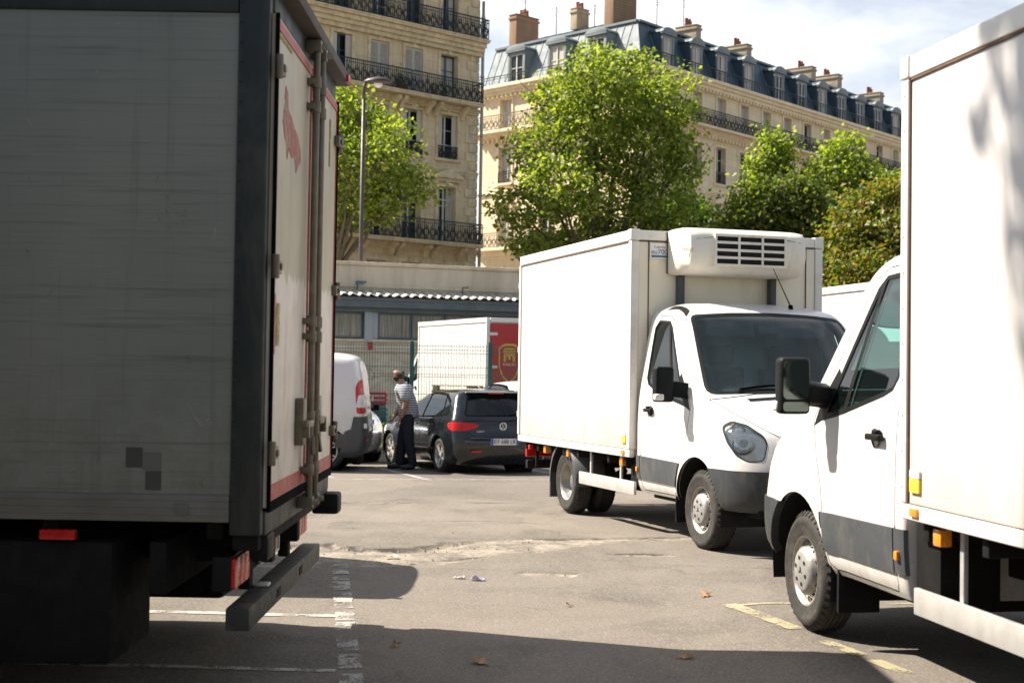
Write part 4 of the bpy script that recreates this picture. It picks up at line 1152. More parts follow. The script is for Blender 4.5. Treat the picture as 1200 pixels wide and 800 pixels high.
ALUG = pm('dull_aluminium', (.15, .15, .13), .55, .3, .15, 4, (.12, .11, .09), .4, (.5, 2, 3))
GRIMEM = pm('label_glue', (.30, .26, .20), .6, 0, .2, 30)
STEELD = pm('painted_steel', (.028, .033, .029), .6, .1, .3, 8, (.18, .13, .08), .5, (3, 3, 3))
def door_mix():
    # two coats of paint on the doors: newer pale paint below a wavering edge near two metres up
    m, nt, out = nodes_of('door_two_coats'); p = nt.nodes.new('ShaderNodeBsdfPrincipled'); p.inputs['Roughness'].default_value = .5
    vec = coords(nt, rnd=False); s = nt.nodes.new('ShaderNodeSeparateXYZ'); lk(nt, vec, s.inputs[0])
    up = ramp(nt, noise_n(nt, vec, 3, 6), [(.3, (.37, .325, .225)), (.7, (.47, .415, .295))]); lo = ramp(nt, noise_n(nt, vec, 5, 6), [(.3, (.58, .52, .45)), (.7, (.72, .65, .58))])
    gr = ramp(nt, noise_n(nt, coords(nt, (3, 3, .5), rnd=False), 3, 8, .75, .4), [(.52, 0.0), (.75, .7)])
    lo = mixc(nt, gr, lo, (.30, .21, .14)); up = mixc(nt, ramp(nt, noise_n(nt, coords(nt, (4, 4, .4), rnd=False), 2, 8, .7), [(.5, 0.0), (.8, .5)]), up, (.22, .185, .125))
    a = nt.nodes.new('ShaderNodeMath'); a.operation = 'MULTIPLY_ADD'; a.inputs[1].default_value = .22; lk(nt, noise_n(nt, coords(nt, (1, 3.2, .8), rnd=False), 3, 3, .5), a.inputs[0]); lk(nt, s.outputs['Z'], a.inputs[2])
    mr = nt.nodes.new('ShaderNodeMapRange'); mr.inputs[1].default_value = 2.10; mr.inputs[2].default_value = 2.125; lk(nt, a.outputs[0], mr.inputs[0])
    lk(nt, mixc(nt, mr.outputs[0], lo, up), p.inputs['Base Color']); lk(nt, p.outputs[0], out.inputs[0]); return m
DOORMIX = door_mix()
def worn_print(name, col, keep):
    m, nt, out = nodes_of(name); p = nt.nodes.new('ShaderNodeBsdfPrincipled'); p.inputs['Roughness'].default_value = .6; p.inputs['Base Color'].default_value = (*col, 1)
    t = nt.nodes.new('ShaderNodeBsdfTransparent'); mx = nt.nodes.new('ShaderNodeMixShader')
    lk(nt, ramp(nt, noise_n(nt, coords(nt), 16, 7, .75), [(keep - .12, .9), (keep + .12, .15)]), mx.inputs[0]); lk(nt, t.outputs[0], mx.inputs[1]); lk(nt, p.outputs[0], mx.inputs[2]); lk(nt, mx.outputs[0], out.inputs[0]); return m
FADED = worn_print('faded_red_print', (.40, .10, .075), .50); FADEY = worn_print('faded_yellow_print', (.50, .42, .10), .46)
REDORANGE = pm('amber_red_lens', (.50, .07, .02), .3, 0, .1, 20, spec=.3)
BIGW = wheel_meshes(.47, .26, .26, 'dual')
for i_ in range(2): BIGW[1].materials[i_] = CHASSIS  # rims painted chassis black for the deep shade under the lorries
# ------------------------------------------------------------------ stone facades
def stone(name, col, dirt, amt, course=.42, wid=1.3):
    m, nt, out = nodes_of(name)
    p = nt.nodes.new('ShaderNodeBsdfPrincipled'); p.inputs['Roughness'].default_value = .85; p.inputs['Specular IOR Level'].default_value = .2
    vec = coords(nt, rnd=False)
    sx = nt.nodes.new('ShaderNodeSeparateXYZ'); lk(nt, vec, sx.inputs[0])
    cb = nt.nodes.new('ShaderNodeCombineXYZ'); lk(nt, sx.outputs['X'], cb.inputs[0]); lk(nt, sx.outputs['Z'], cb.inputs[1])
    br = nt.nodes.new('ShaderNodeTexBrick')
    br.inputs['Scale'].default_value = 1.0; br.inputs['Brick Width'].default_value = wid; br.inputs['Row Height'].default_value = course
    br.inputs['Mortar Size'].default_value = .012; br.inputs['Mortar Smooth'].default_value = .3; br.inputs['Bias'].default_value = 0
    br.inputs['Color1'].default_value = (*[c * .93 for c in col], 1); br.inputs['Color2'].default_value = (*[c * 1.06 for c in col], 1)
    br.inputs['Mortar'].default_value = (*[c * .74 for c in col], 1)
    lk(nt, cb.outputs[0], br.inputs['Vector'])
    n1 = noise_n(nt, vec, .7, 6, .65)
    c = mixc(nt, ramp(nt, n1, [(.45, 0.0), (.75, .45)]), br.outputs['Color'], tuple(x * .8 for x in col))
    n2 = noise_n(nt, coords(nt, (1.6, 1.6, .22), rnd=False), 1.6, 8, .7, .3)
    c = mixc(nt, ramp(nt, n2, [(.5 - .1 * amt, 0.0), (.8, min(1, .7 * amt + .1))]), c, dirt)
    lk(nt, c, p.inputs['Base Color'])
    lk(nt, bump(nt, noise_n(nt, vec, 8, 6), .25, .03), p.inputs['Normal'])
    lk(nt, p.outputs[0], out.inputs[0])
    return m

STONE_A = stone('limestone_weathered', (.72, .585, .385), (.34, .265, .17), .7)
STONE_AT = pm('limestone_trim_weathered', (.72, .60, .41), .85, 0, .12, 1.5, (.22, .185, .135), .6, (1.2, 1.2, .8), spec=.2)
STONE_B = stone('limestone_pale', (.83, .695, .48), (.42, .345, .24), .5)
STONE_BT = pm('limestone_trim_pale', (.84, .71, .50), .85, 0, .1, 1.5, (.40, .33, .23), .4, (1.2, 1.2, .8), spec=.2)
IRON = pm('wrought_iron', (.010, .018, .022), .5, .3, .2, 4)
WINF = pm('white_window_frame', (.60, .58, .54), .5, 0, .06, 3)
WINB = pm('blue_window_frame', (.045, .10, .12), .45, 0, .1, 3)
SHUT = pm('pale_shutter', (.56, .52, .45), .6, 0, .06, 3, (.3, .26, .2), .3)
CURT = pm('window_curtain', (.50, .48, .43), .9, 0, .1, 4)
ROOF_LIT = pm('roof_lit', (.19, .225, .24), .7, .0, .1, 1.2, (.14, .17, .18), .5, (1, 1, .3))  # sunlit tone of the mansard, the light put into the colour
ROOF_SHADED = pm('roof_shaded', (.038, .072, .098), .55, .0, .2, 2.5, (.09, .11, .12), .3, (1, 1, .4))  # same roofing with the shade put into the colour
BRICKC = stone('chimney_brick', (.34, .22, .14), (.14, .10, .075), .6, .09, .28)
RENDERC = pm('chimney_render', (.42, .34, .24), .9, 0, .12, 2, (.2, .15, .1), .5)
POTM = pm('terracotta', (.27, .11, .065), .8, 0, .15, 6)
PIPE = pm('grey_downpipe', (.42, .40, .36), .5, .2, .08, 2, (.24, .2, .15), .4)

def facade_wall(name, root, rot, u0, u1, z0, z1, openings, mat_, depth=.34, thick=.5):
    """wall in its own frame (x along, -y outwards), rectangular openings with reveals"""
    us = sorted({u0, u1} | {o[0] for o in openings} | {o[1] for o in openings})
    zs = sorted({z0, z1} | {o[2] for o in openings} | {o[3] for o in openings})
    us = [u for u in us if u0 <= u <= u1]; zs = [z for z in zs if z0 <= z <= z1]
    b = MB(); grid = {}
    def vv(i, k):
        if (i, k) not in grid: grid[i, k] = b.v((us[i], 0, zs[k]))
        return grid[i, k]
    for i in range(len(us) - 1):
        for k in range(len(zs) - 1):
            cu, cz = (us[i] + us[i + 1]) / 2, (zs[k] + zs[k + 1]) / 2
            if any(o[0] < cu < o[1] and o[2] < cz < o[3] for o in openings): continue
            b.f([vv(i, k), vv(i + 1, k), vv(i + 1, k + 1), vv(i, k + 1)])
    for a, c, d, e in [o[:4] for o in openings]:
        b.poly([(a, 0, d), (a, depth, d), (a, depth, e), (a, 0, e)]); b.poly([(c, 0, e), (c, depth, e), (c, depth, d), (c, 0, d)])
        b.poly([(a, 0, e), (a, depth, e), (c, depth, e), (c, 0, e)]); b.poly([(c, 0, d), (c, depth, d), (a, depth, d), (a, 0, d)])
    b.poly([(u0, 0, z0), (u0, thick, z0), (u0, thick, z1), (u0, 0, z1)]); b.poly([(u1, 0, z0), (u1, thick, z0), (u1, thick, z1), (u1, 0, z1)])
    return b.build(name, mat_, root, rot=(0, 0, rot))

def window(root, rot, a, c, d, e, y=.26, frame=WINF, kind='casement', rng=random):
    """double casement in an opening; returns the frame object with its pane as a child"""
    b = MB(); t = .06; m = (a + c) / 2
    b.box(a, a + t, y - .04, y + .04, d, e); b.box(c - t, c, y - .04, y + .04, d, e)
    b.box(a + t, c - t, y - .04, y + .04, e - t, e); b.box(a + t, c - t, y - .04, y + .04, d, d + t)
    b.box(m - .045, m + .045, y - .05, y + .03, d + t, e - t)
    h = e - d; nb = 3 if h > 2.1 else 2
    for s0, s1 in ((a + t, m - .045), (m + .045, c - t)):
        for k in range(1, nb): z = d + h * k / nb; b.box(s0, s1, y - .03, y + .02, z - .02, z + .02)
    if h > 2.4: b.box(a + t, c - t, y - .055, y - .035, e - h * .24, e - h * .24 + .07)
    w = b.build('window', frame, root, rot=(0, 0, rot))
    p = MB(); p.box(a + t * .5, c - t * .5, y + .012, y + .03, d + t * .5, e - t * .5); p.build('pane', BLDGLASS, w)
    if kind == 'curtain' or (kind == 'casement' and rng.random() < .22):
        q = MB()      # light curtain drawn behind one or both leaves, in front of the dark room
        lw = (c - a) * rng.choice((.28, .4, .46))
        for s0, s1 in ((a + t, a + t + lw), (c - t - lw, c - t)):
            n = 8
            for k in range(n):
                x0 = s0 + (s1 - s0) * k / n; x1 = s0 + (s1 - s0) * (k + 1) / n
                q.poly([(x0, y + .011 - .006 * (k % 2), d + .08), (x1, y + .011 - .006 * ((k + 1) % 2), d + .08), (x1, y + .011 - .006 * ((k + 1) % 2), e - .08), (x0, y + .011 - .006 * (k % 2), e - .08)])
        q.build('curtain', CURT, w)
    if kind == 'shut':
        q = MB()
        for s0, s1 in ((a + .01, m - .008), (m + .008, c - .01)):
            q.box(s0, s0 + .06, .04, .085, d, e - .01); q.box(s1 - .06, s1, .04, .085, d, e - .01)
            for z in (d + .0, d + h * .48, e - .09): q.box(s0 + .06, s1 - .06, .045, .082, z, z + .08)
            n = int(h / .07)
            for k in range(n):
                z = d + .08 + (h - .16) * k / n; q.poly([(s0 + .06, .05, z), (s1 - .06, .05, z), (s1 - .06, .078, z + .055), (s0 + .06, .078, z + .055)])
        q.build('shutter', SHUT, w)
    if kind == 'half':       # folded shutter leaves against the reveals
        q = MB()
        for s in (a + .02, c - .02 - .28):
            q.box(s, s + .28, .06, .10, d + .02, e - .02)
            for k in range(int(h / .09)): q.box(s + .04, s + .24, .052, .06, d + .06 + k * .09, d + .10 + k * .09)
        q.build('shutter', SHUT, w)
    return w

def railing(root, rot, u0, u1, o, z, h, ornate=True, ends=(False, True), back=.7, mat_=None, step=.12):
    b = MB(); L = u1 - u0
    def run(p0, p1):
        d = (V(p1) - V(p0)); n = max(2, int(d.length / step))
        at = lambda t, zz: (p0[0] + d.x * t, p0[1] + d.y * t, zz)
        b.bar(at(0, z + h), at(1, z + h), .06, .045); b.bar(at(0, z + .08), at(1, z + .08), .035); b.bar(at(0, z + h - .16), at(1, z + h - .16), .028)
        for k in range(n + 1):
            t = k / n; b.bar(at(t, z), at(t, z + h), .034 if k % 8 == 0 else .02)
        if ornate:
            mods = max(1, int(d.length / .42))
            for k in range(mods):
                for cz, rr in ((z + h * .40, .15), (z + h * .66, .085), (z + .17, .075)):
                    pts = [at((k + .5) / mods + rr * math.cos(a) / d.length, cz + rr * math.sin(a)) for a in [i * math.pi / 4 for i in range(9)]]
                    for p, q in zip(pts, pts[1:]): b.bar(p, q, .03, .022)
                for s in (-1, 1):
                    pts = [at((k + .5) / mods + s * x / d.length, z + h * y) for x, y in ((.02, .12), (.12, .22), (.19, .36), (.17, .52), (.08, .60), (.03, .50))]
                    for p, q in zip(pts, pts[1:]): b.bar(p, q, .028, .02)
    run((u0, -o, 0), (u1, -o, 0))
    if ends[0]: run((u0, -o, 0), (u0, -o + back, 0))
    if ends[1]: run((u1, -o, 0), (u1, -o + back, 0))
    return b.build('railing', mat_ or IRON, root, rot=(0, 0, rot))

def mouldings(root, rot, rows, mat_, name='cornice', teeth=()):
    """horizontal stepped mouldings: (u0,u1,z,height,projection)"""
    b = MB()
    for t in teeth: b.box(*t)
    for u0, u1, z, h, pr in rows:
        n = 3
        for k in range(n):
            p = pr * (.45 + .55 * (k / (n - 1))); b.box(u0, u1, -p, .02, z + h * k / n + .0005, z + h * (k + 1) / n)
    return b.build(name, mat_, root, .012, rot=(0, 0, rot))

def brackets(root, rot, us, z, h, o, mat_):
    b = MB()
    for u in us:
        b.prism([(0.01, z), (-o, z), (-o, z - h * .25), (-o * .55, z - h * .5), (-o * .25, z - h), (0.01, z - h)], lambda p: (u - .11, p[0], p[1]), lambda p: (u + .11, p[0], p[1]))
    return b.build('bracket', mat_, root, .01, rot=(0, 0, rot))

def surrounds(root, rot, ws, mat_, pediment=(), sill=True):
    b = MB()
    for a, c, d, e in ws:
        t = .16
        b.box(a - t, a - .002, -.06, .02, d, e + t); b.box(c + .002, c + t, -.06, .02, d, e + t); b.box(a - .002, c + .002, -.06, .02, e + .002, e + t)
        m = (a + c) / 2; b.box(m - .1, m + .1, -.10, .02, e + .01, e + t + .10)
        if sill: b.box(a - t - .05, c + t + .05, -.14, .02, d - .14, d - .004)
    for a, c, d, e in pediment:
        z = e + .42; b.box(a - .32, c + .32, -.26, .02, z, z + .13); b.box(a - .26, c + .26, -.12, .02, z - .16, z - .002)
        m = (a + c) / 2
        b.prism([(a - .30, z + .132), (c + .30, z + .132), (m, z + .50)], lambda p: (p[0], -.22, p[1]), lambda p: (p[0], .02, p[1]))
        for s in (a - .24, c + .24 - .14): b.prism([(0.01, z - .16), (-.20, z - .16), (-.10, z - .55), (0.01, z - .62)], lambda p, s=s: (s, p[0], p[1]), lambda p, s=s: (s + .14, p[0], p[1]))
    return b.build('window_surround', mat_, root, .008, rot=(0, 0, rot))

# ------------------------------------------------------------------ left apartment house
def left_house(loc, rot):
    r = thing('apartment_building', 'weathered stone apartment building with ornate iron balconies behind the street lamp', 'building', loc, 0, 'apartment buildings')
    U0 = -16.5; rng = random.Random(3)
    cs = [-1.95, -4.2, -6.3, -8.5, -10.7, -12.9, -15.1]
    R1 = [(c - .58, c + .58, 4.0, 6.4) for c in cs]; R2 = [(c - .58, c + .58, 7.52, 10.28) for c in cs]
    R3 = [(c - .62, c + .62, 11.68, 13.85) for c in cs]; R4 = [(c - .55, c + .55, 14.62, 16.85) for c in cs]; R5 = [(c - .52, c + .52, 17.85, 20.0) for c in cs]
    R0 = [(c - .6, c + .6, .4, 3.0) for c in cs]
    ops = R0 + R1 + R2 + R3 + R4 + R5
    facade_wall('wall', r, rot, U0, 0, -.6, 20.6, ops, STONE_A, .38)
    b = MB(); b.box(U0 + .01, -.01, .5, 12, -.6, 20.6); b.build('wall', STONE_A, r, rot=(0, 0, rot))
    kinds = {4: ['curtain', 'shut', 'shut', 'half', 'shut', 'shut', 'half'], 3: ['half', 'half', 'half', 'half', 'casement', 'half', 'half'], 2: ['curtain', 'casement', 'half', 'casement', 'half', 'half', 'casement']}
    kinds[4][0] = 'casement'
    for lev, rows in ((0, R0), (1, R1), (2, R2), (3, R3), (4, R4), (5, R5)):
        for i, w in enumerate(rows):
            window(r, rot, *w, y=.30, frame=WINB if lev in (4, 5) and i != 2 else WINF, kind=kinds.get(lev, ['casement'] * 7)[i], rng=rng)
    surrounds(r, rot, R3, STONE_AT, sill=True); surrounds(r, rot, R2, STONE_AT, R2, sill=False); surrounds(r, rot, R4, STONE_AT, sill=False); surrounds(r, rot, R5, STONE_AT, sill=False); surrounds(r, rot, R1, STONE_AT)
    mouldings(r, rot, [(U0, .06, 10.95, .22, .12), (U0, .06, 7.0, .30, .25), (U0, .0, 14.05, .30, .3), (U0, .14, 17.05, .62, .5), (U0, .2, 20.3, .45, .55), (U0, .05, 3.6, .3, .25)], STONE_AT)
    for z, o, u1 in ((7.30, .78, -.22), (14.36, .82, -.36), (17.68, .60, .14)):
        q = MB(); q.box(U0, u1 + .04, -o - .06, .02, z, z + .16); q.box(U0, u1 + .08, -o - .11, .02, z + .10, z + .17)
        bal = q.build('balcony', STONE_AT, r, .012, rot=(0, 0, rot))
        railing(bal, 0, U0, u1, o, z + .16, 1.02, True, (False, True), o)
    for z, h, o in ((7.28, .62, .62), (14.34, .66, .62)):
        brackets(r, rot, [c + d for c in cs for d in (-.85, .85)], z, h, o, STONE_AT)
    for w in R3: railing(r, rot, w[0] - .02, w[1] + .02, .05, w[2] - .02, .62, True, (False, False), step=.10)
    q = MB()     # quoins at the corner
    for k in range(44):
        z = .2 + k * .46
        if z > 19.8: break
        wq = .78 if k % 2 else .52
        q.box(-wq, .045, -.05, .3, z + .015, z + .445)
    q.build('quoin', STONE_AT, r, .02, rot=(0, 0, rot))
    q = MB(); q.tube([(.16, -.16, -.4), (.16, -.16, 19.9)], .085, 10)
    for z in (1, 4, 7, 10, 13, 16, 19): q.tube([(.16, -.16, z), (.16, -.16, z + .12)], .105, 10); q.bar((.16, -.16, z + .05), (.03, .05, z + .05), .04)
    q.build('downpipe', PIPE, r, rot=(0, 0, rot))
    q = MB(); q.prism([(-.35, 20.75), (.5, 23.6), (2.5, 24.8), (11.9, 24.8), (11.9, 20.75)], lambda p: (U0 + .02, p[0], p[1]), lambda p: (.05, p[0], p[1]))
    q.build('roof', ROOF_SHADED, r, rot=(0, 0, rot))
    # flower pots and plants on the second balcony
    q = MB()
    for u, h_ in ((-3.4, .3), (-2.75, .35), (-5.55, .32), (-5.25, .28)): q.lathe([(.001, 14.53), (.13, 14.53), (.17, 14.53 + h_), (.14, 14.53 + h_)], axis='Z', c=(u, -.62, 0), n=12)
    q.build('flower_pot', POTM, r, rot=(0, 0, rot))
    q = MB(); rr = random.Random(8)
    for u, h_, n in ((-3.4, .35, 90), (-2.75, .4, 100), (-5.55, .7, 160), (-5.25, .45, 90), (-4.9, .3, 60)):
        for k in range(n):
            c = V((u + rr.gauss(0, .15), -.62 + rr.gauss(0, .12), 14.85 + abs(rr.gauss(0, .5)) * h_)); d = V((rr.gauss(0, 1), rr.gauss(0, 1), rr.gauss(0, 1))).normalized(); e = d.orthogonal().normalized()
            q.poly([tuple(c - d * .06), tuple(c + e * .035), tuple(c + d * .06), tuple(c - e * .035)])
    q.build('potted_plant', LEAF_DARK, r, rot=(0, 0, rot))
    return r

# ------------------------------------------------------------------ corner apartment house with a mansard roof
def chimney(root, rot, u, y, zb, zt, wu, wy, brick, npots):
    b = MB(); b.box(u - wu / 2, u + wu / 2, y - wy / 2, y + wy / 2, zb, zt)
    b.box(u - wu / 2 - .07, u + wu / 2 + .07, y - wy / 2 - .07, y + wy / 2 + .07, zt - .28, zt - .12); b.box(u - wu / 2 - .04, u + wu / 2 + .04, y - wy / 2 - .04, y + wy / 2 + .04, zt + .001, zt + .08)
    c = b.build('chimney', BRICKC if brick else RENDERC, root, .015, rot=(0, 0, rot))
    p = MB()
    for k in range(npots):
        x = u - wu / 2 + wu * (k + .5) / npots; h = .38 if k % 3 else .52
        p.lathe([(.13, zt + .08), (.105, zt + .08 + h * .8), (.13, zt + .08 + h * .85), (.12, zt + .08 + h), (.001, zt + .08 + h * .96)], axis='Z', c=(x, y, 0), n=10)
    p.build('chimney_pot', POTM, c)
    return c

def corner_house(loc, rA, rB):
    r = thing('apartment_building', 'pale stone corner apartment building with blue grey mansard roof and chimneys', 'building', loc, 0, 'apartment buildings')
    rng = random.Random(11)
    LA = 44.0; LB = -14.25; zc = 19.25
    ua = [3.3 + 2.93 * k for k in range(14)]; ub = [-11.7, -7.9, -4.2]
    ea, eb = [], []
    for us, out in ((ua, ea), (ub, eb)):
        out.append([(c - .55, c + .55, 17.05, 18.95) for c in us]); out.append([(c - .6, c + .6, 13.4, 15.75) for c in us])
        out.append([(c - .6, c + .6, 9.3, 11.65) for c in us]); out.append([(c - .58, c + .58, 5.2, 7.7) for c in us]); out.append([(c - .7, c + .7, .6, 3.6) for c in us])
    for rot, rows, u0, u1 in ((rA, ea, 0.0, LA), (rB, eb, LB, 0.0)):
        facade_wall('wall', r, rot, u0, u1, -.6, zc + .35, [w for row in rows for w in row], STONE_B, .36)
        fr = rot == rA
        for lev, row in enumerate(rows):
            for w in row:
                if lev >= 3 and fr and w[0] > 15: continue
                window(r, rot, *w, y=.28, kind=rng.choice(('casement', 'casement', 'casement', 'curtain')) if lev < 3 else 'casement', rng=rng)
        surrounds(r, rot, rows[0], STONE_BT, sill=False); surrounds(r, rot, rows[1], STONE_BT); surrounds(r, rot, rows[2], STONE_BT, rows[2], sill=False); surrounds(r, rot, rows[3], STONE_BT)
        e0 = u0 - (.3 if fr else 0); e1 = u1 + (0 if fr else .3)
        n = int((u1 - u0) / .42); teeth = []
        for k in range(n):
            u = u0 + (k + .5) * (u1 - u0) / n; teeth += [(u - .09, u + .09, -.26, .015, 16.12, 16.352), (u - .08, u + .08, -.30, .015, zc - .2, zc + .003)]
        mouldings(r, rot, [(e0, e1, zc, .62, .55), (e0, e1, 16.35, .32, .34), (e0, e1, 12.6, .22, .14), (e0, e1, 8.6, .34, .34), (e0, e1, 4.4, .3, .22)], STONE_BT, teeth=teeth)
        for z, o in ((16.67, .72), (8.94, .7)):
            q = MB(); q.box(u0 + (-o if fr else 0), u1 + (0 if fr else o), -o - .05, .02, z, z + .15)
            bal = q.build('balcony', STONE_BT, r, .012, rot=(0, 0, rot))
            railing(bal, 0, u0 + (-o * .7 if fr else 0), u1 + (0 if fr else o * .7), o, z + .15, .98, True, (False, False), mat_=IRON if fr else IRONL, step=.16)
        for w in rows[1]: railing(r, rot, w[0], w[1], .05, w[2], .75, False, (False, False), step=.11)
        # steep mansard
        s0, s1 = .30, 1.45; z0, z1 = zc + .63, 22.75
        b = MB(); K = rA - rB
        # at the street corner both slopes meet on the bisecting plane
        half = (math.pi - K) / 2
        def cornerx(inset): return inset * math.tan(K / 2)
        i0, i1 = (u0 + cornerx(s0), u0 + cornerx(s1)) if fr else (u1 - cornerx(s0), u1 - cornerx(s1))
        if fr: pts = [(i0, s0, z0), (u1, s0, z0), (u1, s1, z1), (i1, s1, z1)]
        else: pts = [(u0, s0, z0), (i0, s0, z0), (i1, s1, z1), (u0, s1, z1)]
        b.poly(pts)
        b.poly([(pts[3][0], s1, z1), (pts[2][0], s1, z1), (pts[2][0] - (0 if fr else cornerx(6.5) - cornerx(s1)), 6.5, 24.6), (pts[3][0] + (cornerx(6.5) - cornerx(s1) if fr else 0), 6.5, 24.6)])
        if not fr: b.poly([(u0, s0, z0), (u0, s1, z1), (u0, 6.5, 24.6), (u0, 8, 24.6), (u0, 8, z0)])
        roof = b.build('roof', ROOF_SHADED if fr else ROOF_LIT, r, rot=(0, 0, rot))  # one roof, lit and shaded tones painted slope by slope
        b = MB(); sl = (s1 - s0) / (z1 - z0)
        n = int((u1 - u0) / (.62 if not fr else 1.25))
        for k in range(n + 1):
            u = u0 + k * (u1 - u0) / n; ub_, ut_ = u, u
            if fr and u < i1 + .1: continue
            if not fr and u > i1 - .1: continue
            b.bar((u, s0 - .01, z0), (u, s1 - .01, z1), .045, .05)
            ye_ = min(6.4, abs(u) / math.tan(K / 2) - .05)
            if ye_ > s1 + .2: b.bar((u, s1, z1 + .01), (u, ye_, z1 + .01 + (ye_ - s1) / (6.5 - s1) * (24.6 - z1)), .045, .05)
        b.bar((pts[3][0], s1 - .06, z1 + .02), (pts[2][0], s1 - .06, z1 + .02), .22, .14)
        b.bar((pts[0][0], s0 - .25, z0 + .04), (pts[1][0], s0 - .25, z0 + .04), .2, .1)
        b.build('roof_seam', ROOF_LIT, roof)
        # low guard rail along the gutter
        railing(r, rot, u0 + .2 if fr else u0, u1 if fr else u1 - .2, .12, z0, .62 if not fr else .8, False, (False, False), mat_=IRON, step=.35 if fr else .5)
        ds = [3.2, 6.5, 9.56, 13.03, 17.2, 20.5, 23.6, 26.7, 29.8, 32.9, 36.1, 39.2] if fr else [-11.05, -7.35, -3.9]
        for u in ds:
            b = MB(); w_ = .66 if fr else .80; yf = .22; zb, zt = z0 + .05, z0 + 2.10
            b.box(u - w_, u - w_ + .2, yf, yf + .12, zb, zt); b.box(u + w_ - .2, u + w_, yf, yf + .12, zb, zt); b.box(u - w_ + .2, u + w_ - .2, yf, yf + .12, zt - .16, zt); b.box(u - w_ + .2, u + w_ - .2, yf, yf + .12, zb, zb + .12)
            b.box(u - w_ - .10, u + w_ + .10, yf - .12, yf + .1, zt + .002, zt + .13)
            arc = [(u + (w_ + .12) * math.cos(a), zt + .13 + .34 * math.sin(a)) for a in [math.pi * k / 10 for k in range(11)]]
            b.prism(arc, lambda p: (p[0], yf - .13, p[1]), lambda p: (p[0], yf + .1, p[1]))
            d = b.build('dormer', DORM, r, .01, rot=(0, 0, rot))
            b = MB(); ye = s1 + .25
            b.prism([(yf + .12, zb), (ye, zt + .1), (yf + .12, zt + .1)], lambda p: (u - w_, p[0], p[1]), lambda p: (u - w_ + .06, p[0], p[1]))
            b.prism([(yf + .12, zb), (ye, zt + .1), (yf + .12, zt + .1)], lambda p: (u + w_ - .06, p[0], p[1]), lambda p: (u + w_, p[0], p[1]))
            b.prism([(u + (w_ + .10) * math.cos(a), zt + .12 + .33 * math.sin(a)) for a in [math.pi * k / 10 for k in range(11)]], lambda p: (p[0], yf + .101, p[1]), lambda p: (p[0], ye + .5, p[1]))
            b.build('cheek', ROOF_SHADED if fr else ROOF_LIT, d)
            wv = window(d, 0, u - w_ + .2, u + w_ - .2, zb + .12, zt - .16, y=yf + .09, kind=rng.choice(('casement', 'curtain')), rng=rng)
    q = MB()      # body of the house behind the facades
    A = lambda u, y: (u * math.cos(rA) - y * math.sin(rA), u * math.sin(rA) + y * math.cos(rA))
    B = lambda u, y: (u * math.cos(rB) - y * math.sin(rB), u * math.sin(rB) + y * math.cos(rB))
    foot = [A(1.2, .5), A(LA, .5), A(LA, 11), A(14, 13), B(LB, .5), B(-1.2, .5)]
    q.prism(foot, lambda p: (p[0], p[1], -.6), lambda p: (p[0], p[1], zc + .6)); q.build('wall', STONE_B, r)
    for rot, u, y, zb, zt, wu, wy, br, n in CHIMNEYS: chimney(r, rA if rot else rB, u, y, zb, zt, wu, wy, br, n)
    q = MB()      # aerials
    for rot, u, y, z0_, z1_ in AERIALS:
        pt = A(u, y) if rot else B(u, y)
        q.tube([(*pt, z0_), (*pt, z1_)], .03, 5)
        for k in range(4): q.bar((pt[0] - .35 + .06 * k, pt[1] - .1, z1_ - .15 - k * .16), (pt[0] + .35 - .06 * k, pt[1] + .1, z1_ - .15 - k * .16), .02)
    q.build('aerial', IRON, r)
    q = MB(); q.tube([(*A(0, 0), -.4)] and [(A(.25, -.12)[0], A(.25, -.12)[1], -.4), (A(.25, -.12)[0], A(.25, -.12)[1], zc)], .07, 8); q.build('downpipe', PIPE, r)
    return r

IRONL = pm('light_iron', (.16, .15, .12), .5, .3, .2, 4)
DORM = pm('dormer_zinc', (.17, .20, .215), .5, .1, .1, 2, (.11, .12, .12), .4)
# ------------------------------------------------------------------ foliage
LEAF_PLANE = leaf_mat('plane_leaves', [(.09, .135, .026), (.145, .20, .038), (.21, .26, .052), (.27, .315, .07), (.33, .35, .095)], .55)
LEAF_DARK = leaf_mat('dark_leaves', [(.05, .10, .02), (.08, .15, .028), (.12, .19, .034), (.17, .23, .05)])
LEAF_RUST = leaf_mat('turning_leaves', [(.08, .12, .02), (.14, .17, .03), (.22, .185, .04), (.26, .16, .045), (.19, .22, .045), (.12, .17, .028), (.09, .14, .024)])
BARK = pm('bark', (.10, .08, .06), .9, 0, .35, 8, (.2, .18, .14), .5, (3, 3, 1), bmp=.5, bscale=20)

